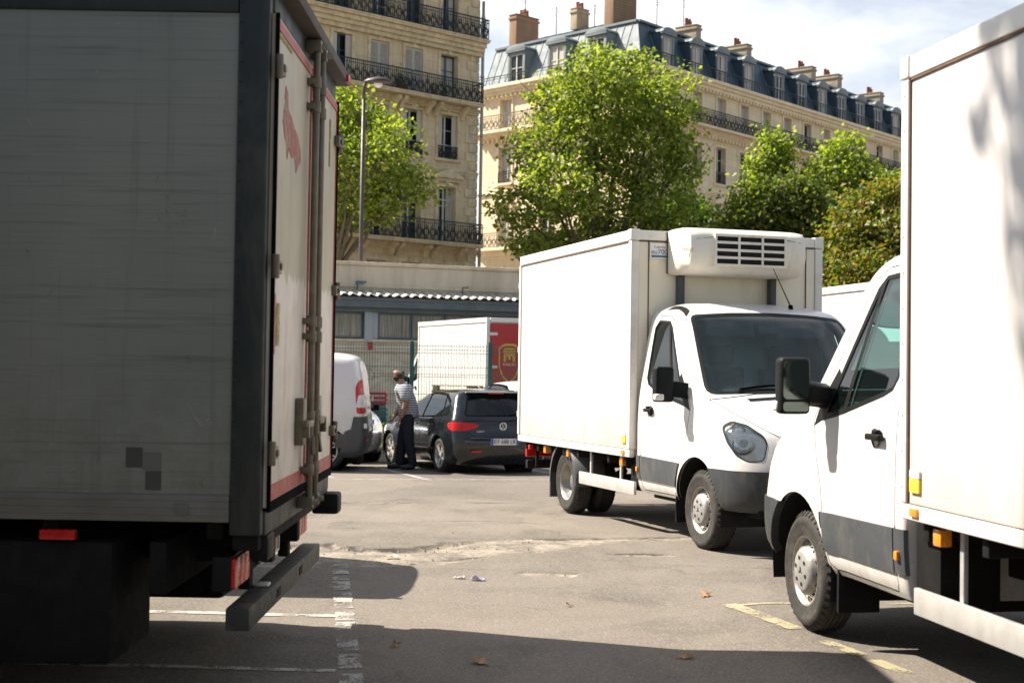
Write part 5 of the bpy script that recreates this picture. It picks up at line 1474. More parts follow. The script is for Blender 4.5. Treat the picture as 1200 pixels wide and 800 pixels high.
def tree(name, label, base, trunk_r, blobs, n, size, mat_, seed, group='plane trees', fork=None, clump=.36):
    """blobs: (x, y, z, rx, rz) world; leaves sit in small clumps spread through and mostly near the skin of each lobe"""
    rng = np.random.RandomState(seed)
    r = thing(name, label, 'tree', base, 0, group)
    bx, by, bz = base
    vol = np.array([b[3] ** 2 * b[4] for b in blobs]) ** .72; vol = vol / vol.sum()
    pts = []; nrm = []
    for b, w in zip(blobs, vol):
        m = int(n * w); nc = max(6, m // 16)
        d = rng.normal(size=(nc, 3)); d /= np.linalg.norm(d, axis=1)[:, None]
        rad = rng.uniform(.25, 1.0, nc) ** .5 * rng.uniform(.86, 1.12, nc)
        c = d * rad[:, None] * np.array([b[3], b[3], b[4]])
        idx = rng.randint(0, nc, m)
        sp = clump * (0.7 + .6 * rng.rand(nc))[idx][:, None]
        p = c[idx] + rng.normal(size=(m, 3)) * sp * np.array([1, 1, .62])
        pts.append(p + np.array([b[0] - bx, b[1] - by, b[2] - bz])); nrm.append(d[idx])
    P = np.concatenate(pts); D = np.concatenate(nrm); N = len(P)
    no = rng.normal(size=(N, 3)) * .8 + D * .45 + np.array([0, 0, .55]); no /= np.linalg.norm(no, axis=1)[:, None]
    t = rng.normal(size=(N, 3)); t -= (t * no).sum(1)[:, None] * no; t /= np.linalg.norm(t, axis=1)[:, None]
    q = np.cross(no, t); s = size * rng.uniform(.6, 1.25, N)[:, None]
    fold = no * s * .18
    # each leaf: a five pointed blade folded along its midrib
    A = P - t * s * .5; B = P + q * s * .42 - t * s * .08 + fold; Cc = P + q * s * .2 + t * s * .3 + fold * .5; Dd = P + t * s * .55; Ee = P - q * s * .2 + t * s * .3 + fold * .5; F_ = P - q * s * .42 - t * s * .08 + fold
    verts = np.stack([A, B, Cc, Dd, Ee, F_], 1).reshape(-1, 3)
    i = np.arange(N) * 6
    faces = np.concatenate([np.stack([i, i + 1, i + 2, i + 3], 1), np.stack([i, i + 3, i + 4, i + 5], 1)])
    me = bpy.data.meshes.new('crown')
    me.vertices.add(len(verts)); me.vertices.foreach_set('co', verts.ravel().astype(np.float32))
    me.loops.add(faces.size); me.loops.foreach_set('vertex_index', faces.ravel().astype(np.int32))
    me.polygons.add(len(faces)); me.polygons.foreach_set('loop_start', (np.arange(len(faces)) * 4).astype(np.int32))
    me.update(calc_edges=True); me.validate()
    me.materials.append(mat_)
    inst('crown', me, r)
    # trunk and limbs
    b = MB(); pr = random.Random(seed)
    cx = sum(b_[0] for b_ in blobs) / len(blobs) - bx; cy = sum(b_[1] for b_ in blobs) / len(blobs) - by
    zlow = min(b_[2] - b_[4] for b_ in blobs) - bz; ztop = max(b_[2] + .3 * b_[4] for b_ in blobs) - bz
    fk = fork or max(1.8, zlow * .75)
    stem = [(0, 0, -.3), (cx * .1, cy * .1, fk * .5), (cx * .2, cy * .2, fk)]
    b.tube(stem, [trunk_r * 1.25, trunk_r, trunk_r * .85], 12)
    for b_ in blobs:
        e = V((b_[0] - bx, b_[1] - by, b_[2] - bz)); s0 = V(stem[2])
        if e.z < fk + .3: s0 = V((cx * .15, cy * .15, fk * .8))
        mid = s0.lerp(e, .5) + V((pr.uniform(-.3, .3), pr.uniform(-.3, .3), pr.uniform(.0, .5)))
        rr = trunk_r * .45
        b.tube([tuple(s0), tuple(s0.lerp(mid, .5) + V((0, 0, .15))), tuple(mid), tuple(e)], [rr, rr * .8, rr * .55, rr * .25], 7)
        for k in range(7):
            d = V((pr.gauss(0, 1) * b_[3], pr.gauss(0, 1) * b_[3], pr.gauss(.2, .8) * b_[4])) * .62
            st = mid.lerp(e, pr.uniform(.3, 1))
            b.tube([tuple(st), tuple(st + d * .5 + V((0, 0, .1))), tuple(e + d)], [rr * .3, rr * .18, rr * .07], 5)
    b.build('trunk', BARK, r)
    return r

# ------------------------------------------------------------------ low building behind the yard
CONC = stone('stained_concrete', (.68, .59, .45), (.24, .21, .16), .8, 30.0, 60.0)
RENDW = pm('yellowed_render', (.66, .59, .45), .9, 0, .12, 1.2, (.22, .20, .15), .6, (.8, .8, 1.2), bmp=.1, bscale=20)
FASC = pm('blue_grey_fascia', (.10, .135, .155), .6, 0, .15, 3, (.2, .2, .18), .45, (1, 1, 2))
PANELB = pm('pale_blue_panel', (.36, .41, .44), .6, 0, .06, 2, (.25, .24, .2), .4)
CORR = pm('corrugated_sheet', (.46, .45, .41), .6, 0, .1, 3, (.25, .2, .15), .5)
DUSTYGL = pm('dusty_window', (.05, .056, .045), .18, 0, .5, 1.2, (.36, .34, .28), 1.0, (8.0, 2.0, .3), spec=.5)

def low_building(loc, rot):
    r = thing('low_building', 'low concrete building with corrugated eaves and a band of dusty windows', 'building', loc, rot, scale=1.12)
    U0, U1 = -14.0, 7.5
    q = MB(); q.box(U0, U1, .0, 6.5, -.6, 2.28); q.build('wall', RENDW, r, .02)
    q = MB(); q.box(U0, U1, .25, 6.3, 3.2, 4.3); q.build('parapet', CONC, r, .03)
    q = MB(); q.box(U0 - .05, U1 + .05, .20, 6.35, 4.302, 4.40); q.build('coping', CONC, r, .02)
    q = MB(); q.box(U0, U1, .18, .249, 3.72, 3.79); q.box(U0, U1, -.08, .02, 2.282, 2.36); q.box(U0, U1, -.05, 0.0, 2.0, 2.06); q.build('ledge', CONC, r, .015)
    # fascia and gutter
    q = MB(); q.box(U0, U1, -.42, -.36, 3.18, 3.42); q.box(U0, U1, -.36, .24, 3.19, 3.24); q.box(U0, U1, -.46, -.30, 3.36, 3.44); q.box(U0, U1, -.14, .06, 3.06, 3.188)
    q.build('fascia', FASC, r, .01)
    # corrugated eaves sheet
    q = MB(); n = int((U1 - U0) / .03); rows = []
    prof = lambda u: .05 * (1 if (u % .24) < .09 else 0 if .12 < (u % .24) < .21 else .5)
    for (y, z) in ((-.56, 3.475), (.26, 3.62)):
        rows.append([q.v((U0 + k * .03, y, z + prof(k * .03))) for k in range(n + 1)])
    lower = [q.v((U0 + k * .03, -.56, 3.455 + prof(k * .03))) for k in range(n + 1)]
    for k in range(n): q.f([rows[0][k], rows[0][k + 1], rows[1][k + 1], rows[1][k]]); q.f([lower[k], lower[k + 1], rows[0][k + 1], rows[0][k]])
    q.build('corrugated_eaves', CORR, r)
    # window band
    q = MB(); q.box(U0, U1, .10, .14, 2.36, 3.06); q.build('window_backing', DARKHOLE, r)
    wid = 1.22; edges = [U0 + .2 + k * wid for k in range(int((U1 - U0) / wid))]
    edges = [-1.38 + k * .92 for k in range(-13, 10) if not (k == -1)]
    cols = [(-1.74, -1.40)]
    for k, a in enumerate([-1.38 + .93 * i for i in range(0, 9)] + [-1.78 - .93 * (i + 1) for i in range(12)]):
        c = a + .93
        w = MB(); w.box(a + .01, a + .05, .0, .07, 2.38, 3.05); w.box(c - .05, c - .01, .0, .07, 2.38, 3.05); w.box(a + .05, c - .05, .0, .07, 2.38, 2.43); w.box(a + .05, c - .05, .0, .07, 3.0, 3.05)
        f = w.build('window', FASC, r)
        g = MB(); g.box(a + .04, c - .04, .03, .045, 2.42, 3.01); g.build('pane', DUSTYGL, f)
    q = MB(); q.box(-1.76, -1.55, -.10, .10, 2.30, 3.08); q.box(-1.545, -1.385, -.04, .10, 2.37, 3.06); q.build('pillar', PANELB, r, .01)
    q = MB()
    for u in (-6.6, 2.9): q.box(u, u + .2, -.08, .10, 2.37, 3.06)
    q.build('pillar', PANELB, r, .01)
    # camera bracket, alarm box, vents, pipes
    q = MB(); q.box(-1.98, -1.70, .02, .10, 3.83, 3.88); q.tube([(-1.93, .1, 3.60), (-1.93, .02, 3.84)], .02, 6); q.box(-1.98, -1.80, -.10, .10, 3.78, 3.84); q.build('wall_camera', FASC, r, .01)
    q = MB(); q.box(-1.63, -1.52, -.06, .0, 2.08, 2.27); q.build('alarm_box', REDL, r, .01)
    q = MB(); q.tube([(1.05, .18, 3.62), (1.05, .18, 3.80), (1.22, .18, 3.83)], .02, 6); q.build('conduit', FASC, r)
    # faded paint scrawl on the wall
    q = MB()
    for cx, cz, rr, a0, a1 in ((-2.1, 1.45, .34, 20, 200), (-1.75, 1.40, .30, -40, 150), (-2.0, 1.25, .5, 40, 120), (-1.4, 1.2, .25, 60, 260)):
        pts = [(cx + rr * math.cos(R(a)), -.003, cz + rr * .7 * math.sin(R(a))) for a in range(a0, a1, 12)]
        for p, s in zip(pts, pts[1:]): q.bar(p, s, .05, .004)
    q.build('faded_scrawl', FADEB, r)
    return r
FADEB = pm('faded_blue_paint', (.30, .33, .34), .9, 0, .1, 8)

# ------------------------------------------------------------------ mesh fence
FENCEG = pm('green_fence_paint', (.012, .075, .065), .45, 0, .15, 6)
WIRE = pm('green_wire', (.05, .10, .092), .5, .2, .1, 10)
def fence(xa, ya, xb, yb, n):
    r = thing('mesh_fence', 'green welded mesh fence with square posts behind the parked car', 'fence', (xa, ya, gz(xa, ya)), math.atan2(yb - ya, xb - xa))
    L = math.hypot(xb - xa, yb - ya); d = L / n; h = 2.24
    for k in range(n + 1):
        q = MB(); q.box(k * d - .04, k * d + .04, -.035, .035, -.1, h + .06); q.build('post', FENCEG, r, .008)
    for k in range(n):
        q = MB(); x0 = k * d + .04; x1 = (k + 1) * d - .04; m = int((x1 - x0) / .055)
        for j in range(m + 1):
            x = x0 + (x1 - x0) * j / m; q.bar((x, -.05, .05), (x, -.05, h), .008)
        for z in (.08, .42, .47, .62, .98, 1.03, 1.18, 1.55, 1.60, 1.75, 2.05, 2.12, 2.2): q.bar((x0, -.043, z), (x1, -.043, z), .010)
        q.build('mesh_panel', WIRE, r)
    return r

def lamp_post(loc):
    r = thing('street_lamp', 'tall slim street lamp with curved arm in front of the weathered building', 'street lamp', loc, 0)
    h = 8.95 + 1.6
    q = MB(); q.tube([(0, 0, -.3), (0, 0, 1.3)], .13, 12); q.tube([(0, 0, 1.3), (0, 0, 5), (0, 0, h - .5)], [.085, .075, .06], 12); q.tube([(0, 0, 1.28), (0, 0, 1.4)], .15, 12)
    q.build('pole', POSTB, r)
    q = MB(); q.tube([(0, 0, h - .5), (0, 0, h - .12), (.05, -.02, h + .02), (.16, -.05, h + .10), (.34, -.08, h + .10)], [.06, .055, .05, .045, .04], 10); q.build('arm', POSTB, r)
    q = MB(); n = 12; prof = [(-.16, .07, .04), (0, .17, .12), (.25, .27, .17), (.52, .25, .15), (.70, .13, .08), (.75, .04, .03)]
    rings = []
    for x, w, hh in prof: rings.append([q.v((.16 + x, -.05 + w * math.cos(a), h + .06 + hh * max(math.sin(a), -.35))) for a in [2 * math.pi * k / n for k in range(n)]])
    for a, b in zip(rings, rings[1:]):
        for k in range(n): q.f([a[k], a[(k + 1) % n], b[(k + 1) % n], b[k]], True)
    q.f(rings[0]); q.f(rings[-1])
    hd = q.build('lamp_head', POSTB, r)
    q = MB(); q.lathe([(.15, .03), (.14, -.05), (.09, -.11), (.001, -.13)], axis='Z', c=(.46, -.05, h + .0), n=16); q.build('glass_bowl', BOWL, hd)
    return r
POSTB = pm('brown_grey_post', (.065, .05, .05), .5, .2, .15, 5)
BOWL = pm('frosted_bowl', (.65, .66, .64), .2, 0, .03, 5)

# ------------------------------------------------------------------ person
SKIN = pm('skin', (.29, .165, .12), .5, 0, .08, 20, spec=.35)
HAIR = pm('dark_hair', (.02, .014, .011), .7, 0, .25, 60)
TROUS = pm('navy_trousers', (.010, .013, .024), .85, 0, .2, 25)
SHOE = pm('dark_shoes', (.012, .012, .012), .5, 0, .2, 20)
def shirt_mat():
    m, nt, out = nodes_of('striped_shirt'); p = nt.nodes.new('ShaderNodeBsdfPrincipled'); p.inputs['Roughness'].default_value = .9
    vec = coords(nt, rnd=False); s = nt.nodes.new('ShaderNodeSeparateXYZ'); lk(nt, vec, s.inputs[0])
    w = nt.nodes.new('ShaderNodeMath'); w.operation = 'MULTIPLY'; w.inputs[1].default_value = 1 / .040; lk(nt, s.outputs['Z'], w.inputs[0])
    f = nt.nodes.new('ShaderNodeMath'); f.operation = 'FRACT'; lk(nt, w.outputs[0], f.inputs[0])
    lk(nt, ramp(nt, f.outputs[0], [(.50, (.13, .14, .165)), (.60, (.56, .56, .56))]), p.inputs[0]); lk(nt, p.outputs[0], out.inputs[0]); return m
SHIRT = shirt_mat()

def skinned(name, chain_sets, mat_, parent, sub=2, root=0, weld=True):
    """chain_sets: list of chains, each a list of (x,y,z,rx[,ry]); first point of later chains may be an int index to branch from"""
    vs, es, rad = [], [], []
    roots = set()
    for ch in chain_sets:
        prev = None
        for p in ch:
            if isinstance(p, int): prev = p; continue
            vs.append(p[:3]); rad.append((p[3], p[4] if len(p) > 4 else p[3]))
            if prev is not None: es.append((prev, len(vs) - 1))
            else: roots.add(len(vs) - 1)
            prev = len(vs) - 1
    me = bpy.data.meshes.new(name); me.from_pydata(vs, es, [])
    o = bpy.data.objects.new(name, me); COL.objects.link(o)
    md = o.modifiers.new('s', 'SKIN'); md.use_smooth_shade = True; md.branch_smoothing = .6
    for i, sv in enumerate(me.skin_vertices[0].data): sv.radius = rad[i]; sv.use_root = i in roots
    m2 = o.modifiers.new('u', 'SUBSURF'); m2.levels = m2.render_levels = sub
    dg = bpy.context.evaluated_depsgraph_get()
    out = bpy.data.meshes.new_from_object(o.evaluated_get(dg)); out.name = name
    bpy.data.objects.remove(o); out.materials.clear(); out.materials.append(mat_)
    out.polygons.foreach_set('use_smooth', [True] * len(out.polygons))
    return inst(name, out, parent)

def person(loc, rotz):
    """faces local +x; stands leaning a little forward, near (left, +y) arm hanging forward; 1.72 m"""
    r = thing('person', 'balding bearded man in a striped grey T-shirt and dark trousers beside the dark hatchback', 'person', loc, rotz)
    # 0 pelvis
    body = [[(-.02, 0, .93, .13, .15), (-.01, 0, 1.08, .125, .15), (.02, 0, 1.24, .135, .19), (.045, 0, 1.37, .12, .19), (.06, 0, 1.43, .075, .10), (.085, 0, 1.475, .062), (.115, 0, 1.545, .098, .085), (.125, 0, 1.62, .112, .092), (.118, 0, 1.68, .085, .075)],
            [0, (.0, .10, .86, .095), (.01, .115, .50, .062), (-.03, .12, .12, .045), (-.03, .12, .06, .042), (.11, .135, .03, .036)],
            [0, (.02, -.10, .86, .095), (.12, -.115, .50, .062), (.18, -.12, .12, .045), (.18, -.12, .06, .042), (.32, -.125, .03, .036)],
            [3, (.045, .205, 1.385, .07), (.02, .245, 1.12, .054), (.11, .235, .91, .042), (.135, .23, .86, .034)],
            [3, (.045, -.205, 1.385, .07), (.05, -.25, 1.13, .054), (.18, -.22, .94, .042), (.215, -.21, .89, .034)]]
    b = skinned('body', body, SKIN, r)
    for v, n in zip(b.data.vertices, [v.normal.copy() for v in b.data.vertices]):      # keep the body under its clothes
        if .05 < v.co.z < 1.42 and not (abs(v.co.y) > .17 and v.co.z < 1.22): v.co -= n * .022
    # hands: a palm and five bent fingers on each wrist
    for k, (wx, wy, wz, dx, dz, s) in enumerate(((.135, .23, .86, .45, -.89, 1), (.215, -.21, .89, .6, -.8, -1))):
        w = V((wx, wy, wz)); d = V((dx, 0, dz)).normalized(); sd = V((-d.z, 0, d.x)); nn = V((0, s, 0))
        ch = [[(*(w - d * .01), .026, .02), (*(w + d * .04), .036, .016), (*(w + d * .085), .037, .014)]]
        ids = 3
        for j, ln in enumerate((.072, .082, .076, .060)):
            o = w + d * .085 + sd * (.030 - .02 * j); bend = -nn * .012
            ch.append([(*(w + d * .075 + sd * (.026 - .018 * j)), .010), (*(o + d * ln * .4 + bend), .0095), (*(o + d * ln * .75 + bend * 2.5), .009), (*(o + d * ln * .98 + bend * 4.2), .0075)])
        ch.append([(*(w + d * .02 + sd * .02), .013), (*(w + d * .055 + sd * .052 - nn * .01), .012), (*(w + d * .088 + sd * .062 - nn * .018), .010)])
        skinned('hand', ch, SKIN, r, 1)
    # face
    q = MB(); hx, hz = .12, 1.60
    q.prism([(hx + .078, hz + .025), (hx + .112, hz - .022), (hx + .08, hz - .03)], lambda p: (p[0], -.014, p[1]), lambda p: (p[0], .014, p[1]))
    for s in (-1, 1): q.lathe([(.001, s * .086), (.018, s * .083), (.03, s * .072)], c=(hx - .01, 0, hz - .0), n=10)
    q.build('face', SKIN, b, .004)
    q = MB()
    for s in (-1, 1): q.box(hx + .078, hx + .088, s * .024, s * .042, hz + .018, hz + .028); q.box(hx + .08, hx + .09, s * .016, s * .05, hz + .038, hz + .047)
    q.build('eyes', HAIR, b)
    hv = [v.co for v in b.data.vertices if v.co.z > 1.53]
    lo = [min(c[i] for c in hv) for i in range(3)]; hi = [max(c[i] for c in hv) for i in range(3)]
    c0 = V([(lo[i] + hi[i]) / 2 for i in range(3)]); ex = V([(hi[i] - lo[i]) / 2 for i in range(3)]); ex.z = ex.x * 1.22; c0.z = hi[2] - ex.z
    def cap(name, fn, g, seed):
        q = MB(); n, m = 26, 16; grid = {}
        rr = random.Random(seed)
        for i in range(n):
            for j in range(m + 1):
                th = 2 * math.pi * i / n; ph = math.pi * j / m
                d = V((math.cos(th) * math.sin(ph), math.sin(th) * math.sin(ph), math.cos(ph)))
                k = g * (1 + rr.uniform(-.012, .012)); grid[i, j] = (d, q.v(tuple(c0 + V((d.x * ex.x * k, d.y * ex.y * k, d.z * ex.z * k)))))
        for i in range(n):
            for j in range(m):
                q4 = [grid[i, j], grid[(i + 1) % n, j], grid[(i + 1) % n, j + 1], grid[i, j + 1]]
                d = (q4[0][0] + q4[2][0]).normalized() if (q4[0][0] + q4[2][0]).length > .01 else q4[0][0]
                if fn(d): q.f([p[1] for p in q4], True)
        bmesh.ops.remove_doubles(q.bm, verts=q.bm.verts, dist=1e-5)
        lone = [v for v in q.bm.verts if not v.link_faces]; bmesh.ops.delete(q.bm, geom=lone, context='VERTS')
        return q.build(name, HAIR, r)
    cap('hair', lambda d: (d.x < .08 and d.z > -.42) or (d.z > .40 and d.x < .58), 1.07, 1)
    cap('beard', lambda d: d.z < -.20 and d.x > -.02 and d.z > -.97 and not (d.x > .86 and d.z > -.3), 1.07, 2)
    # clothes
    skinned('shirt', [[(-.025, 0, .84, .15, .185), (-.02, 0, .97, .152, .188), (-.01, 0, 1.10, .155, .19), (.02, 0, 1.25, .165, .215), (.045, 0, 1.365, .155, .22), (.06, 0, 1.425, .125, .165), (.07, 0, 1.465, .085, .10)],
                      [4, (.043, .21, 1.38, .112), (.03, .243, 1.25, .092), (.025, .25, 1.15, .085)], [4, (.043, -.21, 1.38, .112), (.045, -.245, 1.25, .085), (.045, -.25, 1.16, .08)]], SHIRT, r)
    skinned('trousers', [[(-.02, 0, 1.0, .14, .165), (-.02, 0, .90, .15, .175)], [1, (.0, .10, .80, .118), (.012, .115, .50, .092), (-.025, .12, .16, .080), (-.03, .12, .05, .082)],
                         [1, (.02, -.10, .80, .118), (.12, -.115, .50, .092), (.175, -.12, .16, .080), (.185, -.12, .05, .082)]], TROUS, r)
    for x, y in ((-.03, .125), (.18, -.122)):
        skinned('shoe', [[(x - .05, y, .06, .062, .056), (x + .06, y, .055, .062, .054), (x + .16, y, .042, .05, .05), (x + .23, y, .034, .036, .04)]], SHOE, r, 1)
    for o in [x for x in bpy.data.objects if x.parent == r or (x.parent and x.parent.parent == r)]:      # the lean of a man about to step off
        for v in o.data.vertices: v.co.x += .085 * v.co.z
    return r
SHIELDY = pm('yellow_shield_print', (.62, .40, .04), .5, 0, .12, 12)
PALLET = pm('pale_pallet_wood', (.44, .36, .22), .85, 0, .2, 6, (.2, .16, .1), .4)
TEALP = pm('teal_plastic', (.02, .16, .17), .5, 0, .15, 6)
REDP = pm('red_plastic', (.42, .05, .06), .5, 0, .15, 6)
LILAC = pm('lilac_paper', (.55, .50, .78), .7, 0, .08, 20)
PINKS = pm('pink_paper', (.60, .45, .38), .7, 0, .08, 20)
DEADLEAF = pm('dead_leaf', (.30, .17, .07), .7, 0, .25, 30)
STONEG = pm('loose_stone', (.26, .22, .17), .9, 0, .4, 9)
LEAF_OLIVE = leaf_mat('olive_leaves', [(.06, .10, .018), (.09, .14, .024), (.14, .18, .035), (.21, .20, .06), (.11, .15, .028)])
LEAF_WEED = leaf_mat('weed_leaves', [(.06, .12, .02), (.12, .17, .03), (.20, .20, .05)])
DARKBLUE = pm('dark_blue_blocker', (.012, .016, .03), .6, 0, .2, 2)
SKY_STRENGTH = .05; SUN_STRENGTH = 5.0; EXPOSURE = 1.28; CLOUD_OFF = (1.3, .4, .2); CLOUD_LO = (9.6, 9.8, 10.4); CLOUD_HI = (12.8, 12.8, 12.9)
# ------------------------------------------------------------------ ground
def polyline_d(p, pl):
    best = 9
    for a, b in zip(pl, pl[1:]):
        ax, ay = a; bx, by = b; dx, dy = bx - ax, by - ay
        t = max(0, min(1, ((p[0] - ax) * dx + (p[1] - ay) * dy) / (dx * dx + dy * dy)))
        best = min(best, math.hypot(p[0] - ax - dx * t, p[1] - ay - dy * t))
    return best

LIP = [(-2.6, 12.05), (-1.9, 12.3), (-1.5, 12.38), (-1.2, 12.12), (-.85, 12.2), (-.58, 12.55), (-.3, 12.85), (.25, 13.0), (1.0, 13.2), (1.9, 13.5)]
LOWER = [(2.0, 13.35), (1.3, 12.95), (.85, 12.75), (.35, 12.2), (-.2, 11.75), (-.5, 11.3), (-1.05, 11.05), (-1.9, 10.95), (-2.6, 10.9)]
BROKEN = LIP + LOWER
CRACKS_LIP_SHADE = [([(-2.6, 17.0), (-1.9, 16.75), (-1.2, 16.95), (-.5, 17.15), (.4, 17.3)], .09), ([(-1.9, 12.32), (-1.5, 12.40), (-1.2, 12.15), (-.85, 12.22), (-.58, 12.56)], .075), ([(.25, 13.03), (.8, 13.16), (1.6, 13.4), (2.2, 13.75)], .06),  # runs along the lip also paint its shaded face dark
          ([(.06, 10.95), (.3, 10.99), (.52, 10.93)], .06), ([(.85, 12.1), (1.15, 12.15), (1.4, 12.08)], .06), ([(-.9, 14.6), (-.3, 14.75), (.25, 14.6)], .05), ([(1.5, 9.75), (2.2, 9.8)], .05), ([(.9, 15.6), (1.7, 15.9)], .05), ([(-1.0, 11.25), (-.3, 11.75), (.2, 12.15)], .05)]

def ground():
    fx = np.arange(-3.4, 4.4, .04); fy = np.arange(6.6, 18.6, .045)
    xs = np.concatenate([[-600, -200, -80, -40, -20, -12, -8, -6, -5, -4.2, -3.8], fx, [4.6, 5, 6, 8, 12, 20, 40, 80, 200, 600]])
    ys = np.concatenate([[-200, -60, -20, -8, -2, 2, 4, 5.4, 6.2], fy, np.arange(18.8, 27, .35), [28, 30, 34, 40, 50, 70, 110, 200, 400, 900]])
    NX, NY = len(xs), len(ys)
    ck = np.zeros((NY, NX), np.float32); co = np.zeros((NY, NX, 3), np.float32); br = np.zeros((NY, NX), np.float32)
    for j, y in enumerate(ys):
        for i, x in enumerate(xs):
            z = gz(x, y); m = 0.0
            if -3.6 < x < 4.6 and 6.6 < y < 18.6:
                n1 = noise.noise(V((x * 1.3, y * 1.3, 0))); n2 = noise.noise(V((x * 6, y * 6, 3))); n3 = noise.noise(V((x * 17, y * 17, 7)))
                z += .006 * n1 + .0012 * n3
                q = (x + .10 * n2 + .03 * n3, y + .10 * noise.noise(V((x * 5, y * 5, 9))) + .03 * n3)
                if 10.4 < y < 14 and in_poly(q, BROKEN):
                    m = 1.0
                    dl = polyline_d((x, y), LIP[1:6])
                    z -= .010 + .026 * max(0, 1 - dl / .4) + .006 * n3 + .008 * n2
                for cx, cy, rx, ry, dp in ((.29, 10.86, .27, .13, .03), (1.11, 12.02, .30, .13, .022), (-1.55, 16.85, .5, .09, .012), (.62, 11.4, .07, .05, .01), (2.3, 14.6, .3, .12, .02)):
                    d = math.hypot((q[0] - cx) / rx, (q[1] - cy) / ry)
                    if d < 1: m = max(m, min(1, (1 - d) * 4)); z -= dp * (1 - d * d) + .004 * n3
                cd = min(polyline_d((x + .03 * n2, y + .03 * n3), pl) / w for pl, w in CRACKS_LIP_SHADE)
                ck[j, i] = max(0, 1 - cd) * min(1, max(0, .75 + 1.1 * noise.noise(V((x * 2.2, y * 2.2, 5)))))
                z -= .012 * ck[j, i]
            co[j, i] = (x, y, z); br[j, i] = m
    idx = np.arange(NX * NY).reshape(NY, NX)
    f = np.stack([idx[:-1, :-1], idx[:-1, 1:], idx[1:, 1:], idx[1:, :-1]], -1).reshape(-1, 4)
    me = bpy.data.meshes.new('ground')
    me.vertices.add(NX * NY); me.vertices.foreach_set('co', co.ravel()); me.loops.add(f.size); me.loops.foreach_set('vertex_index', f.ravel().astype(np.int32))
    me.polygons.add(len(f)); me.polygons.foreach_set('loop_start', (np.arange(len(f)) * 4).astype(np.int32)); me.update(calc_edges=True)
    me.polygons.foreach_set('use_smooth', [True] * len(f))
    at = me.attributes.new('broken', 'FLOAT', 'POINT'); at.data.foreach_set('value', br.ravel())
    at2 = me.attributes.new('crack_lip_shade', 'FLOAT', 'POINT'); at2.data.foreach_set('value', ck.ravel())
    me.materials.append(asphalt())
    return tag(inst('ground', me), kind='structure')

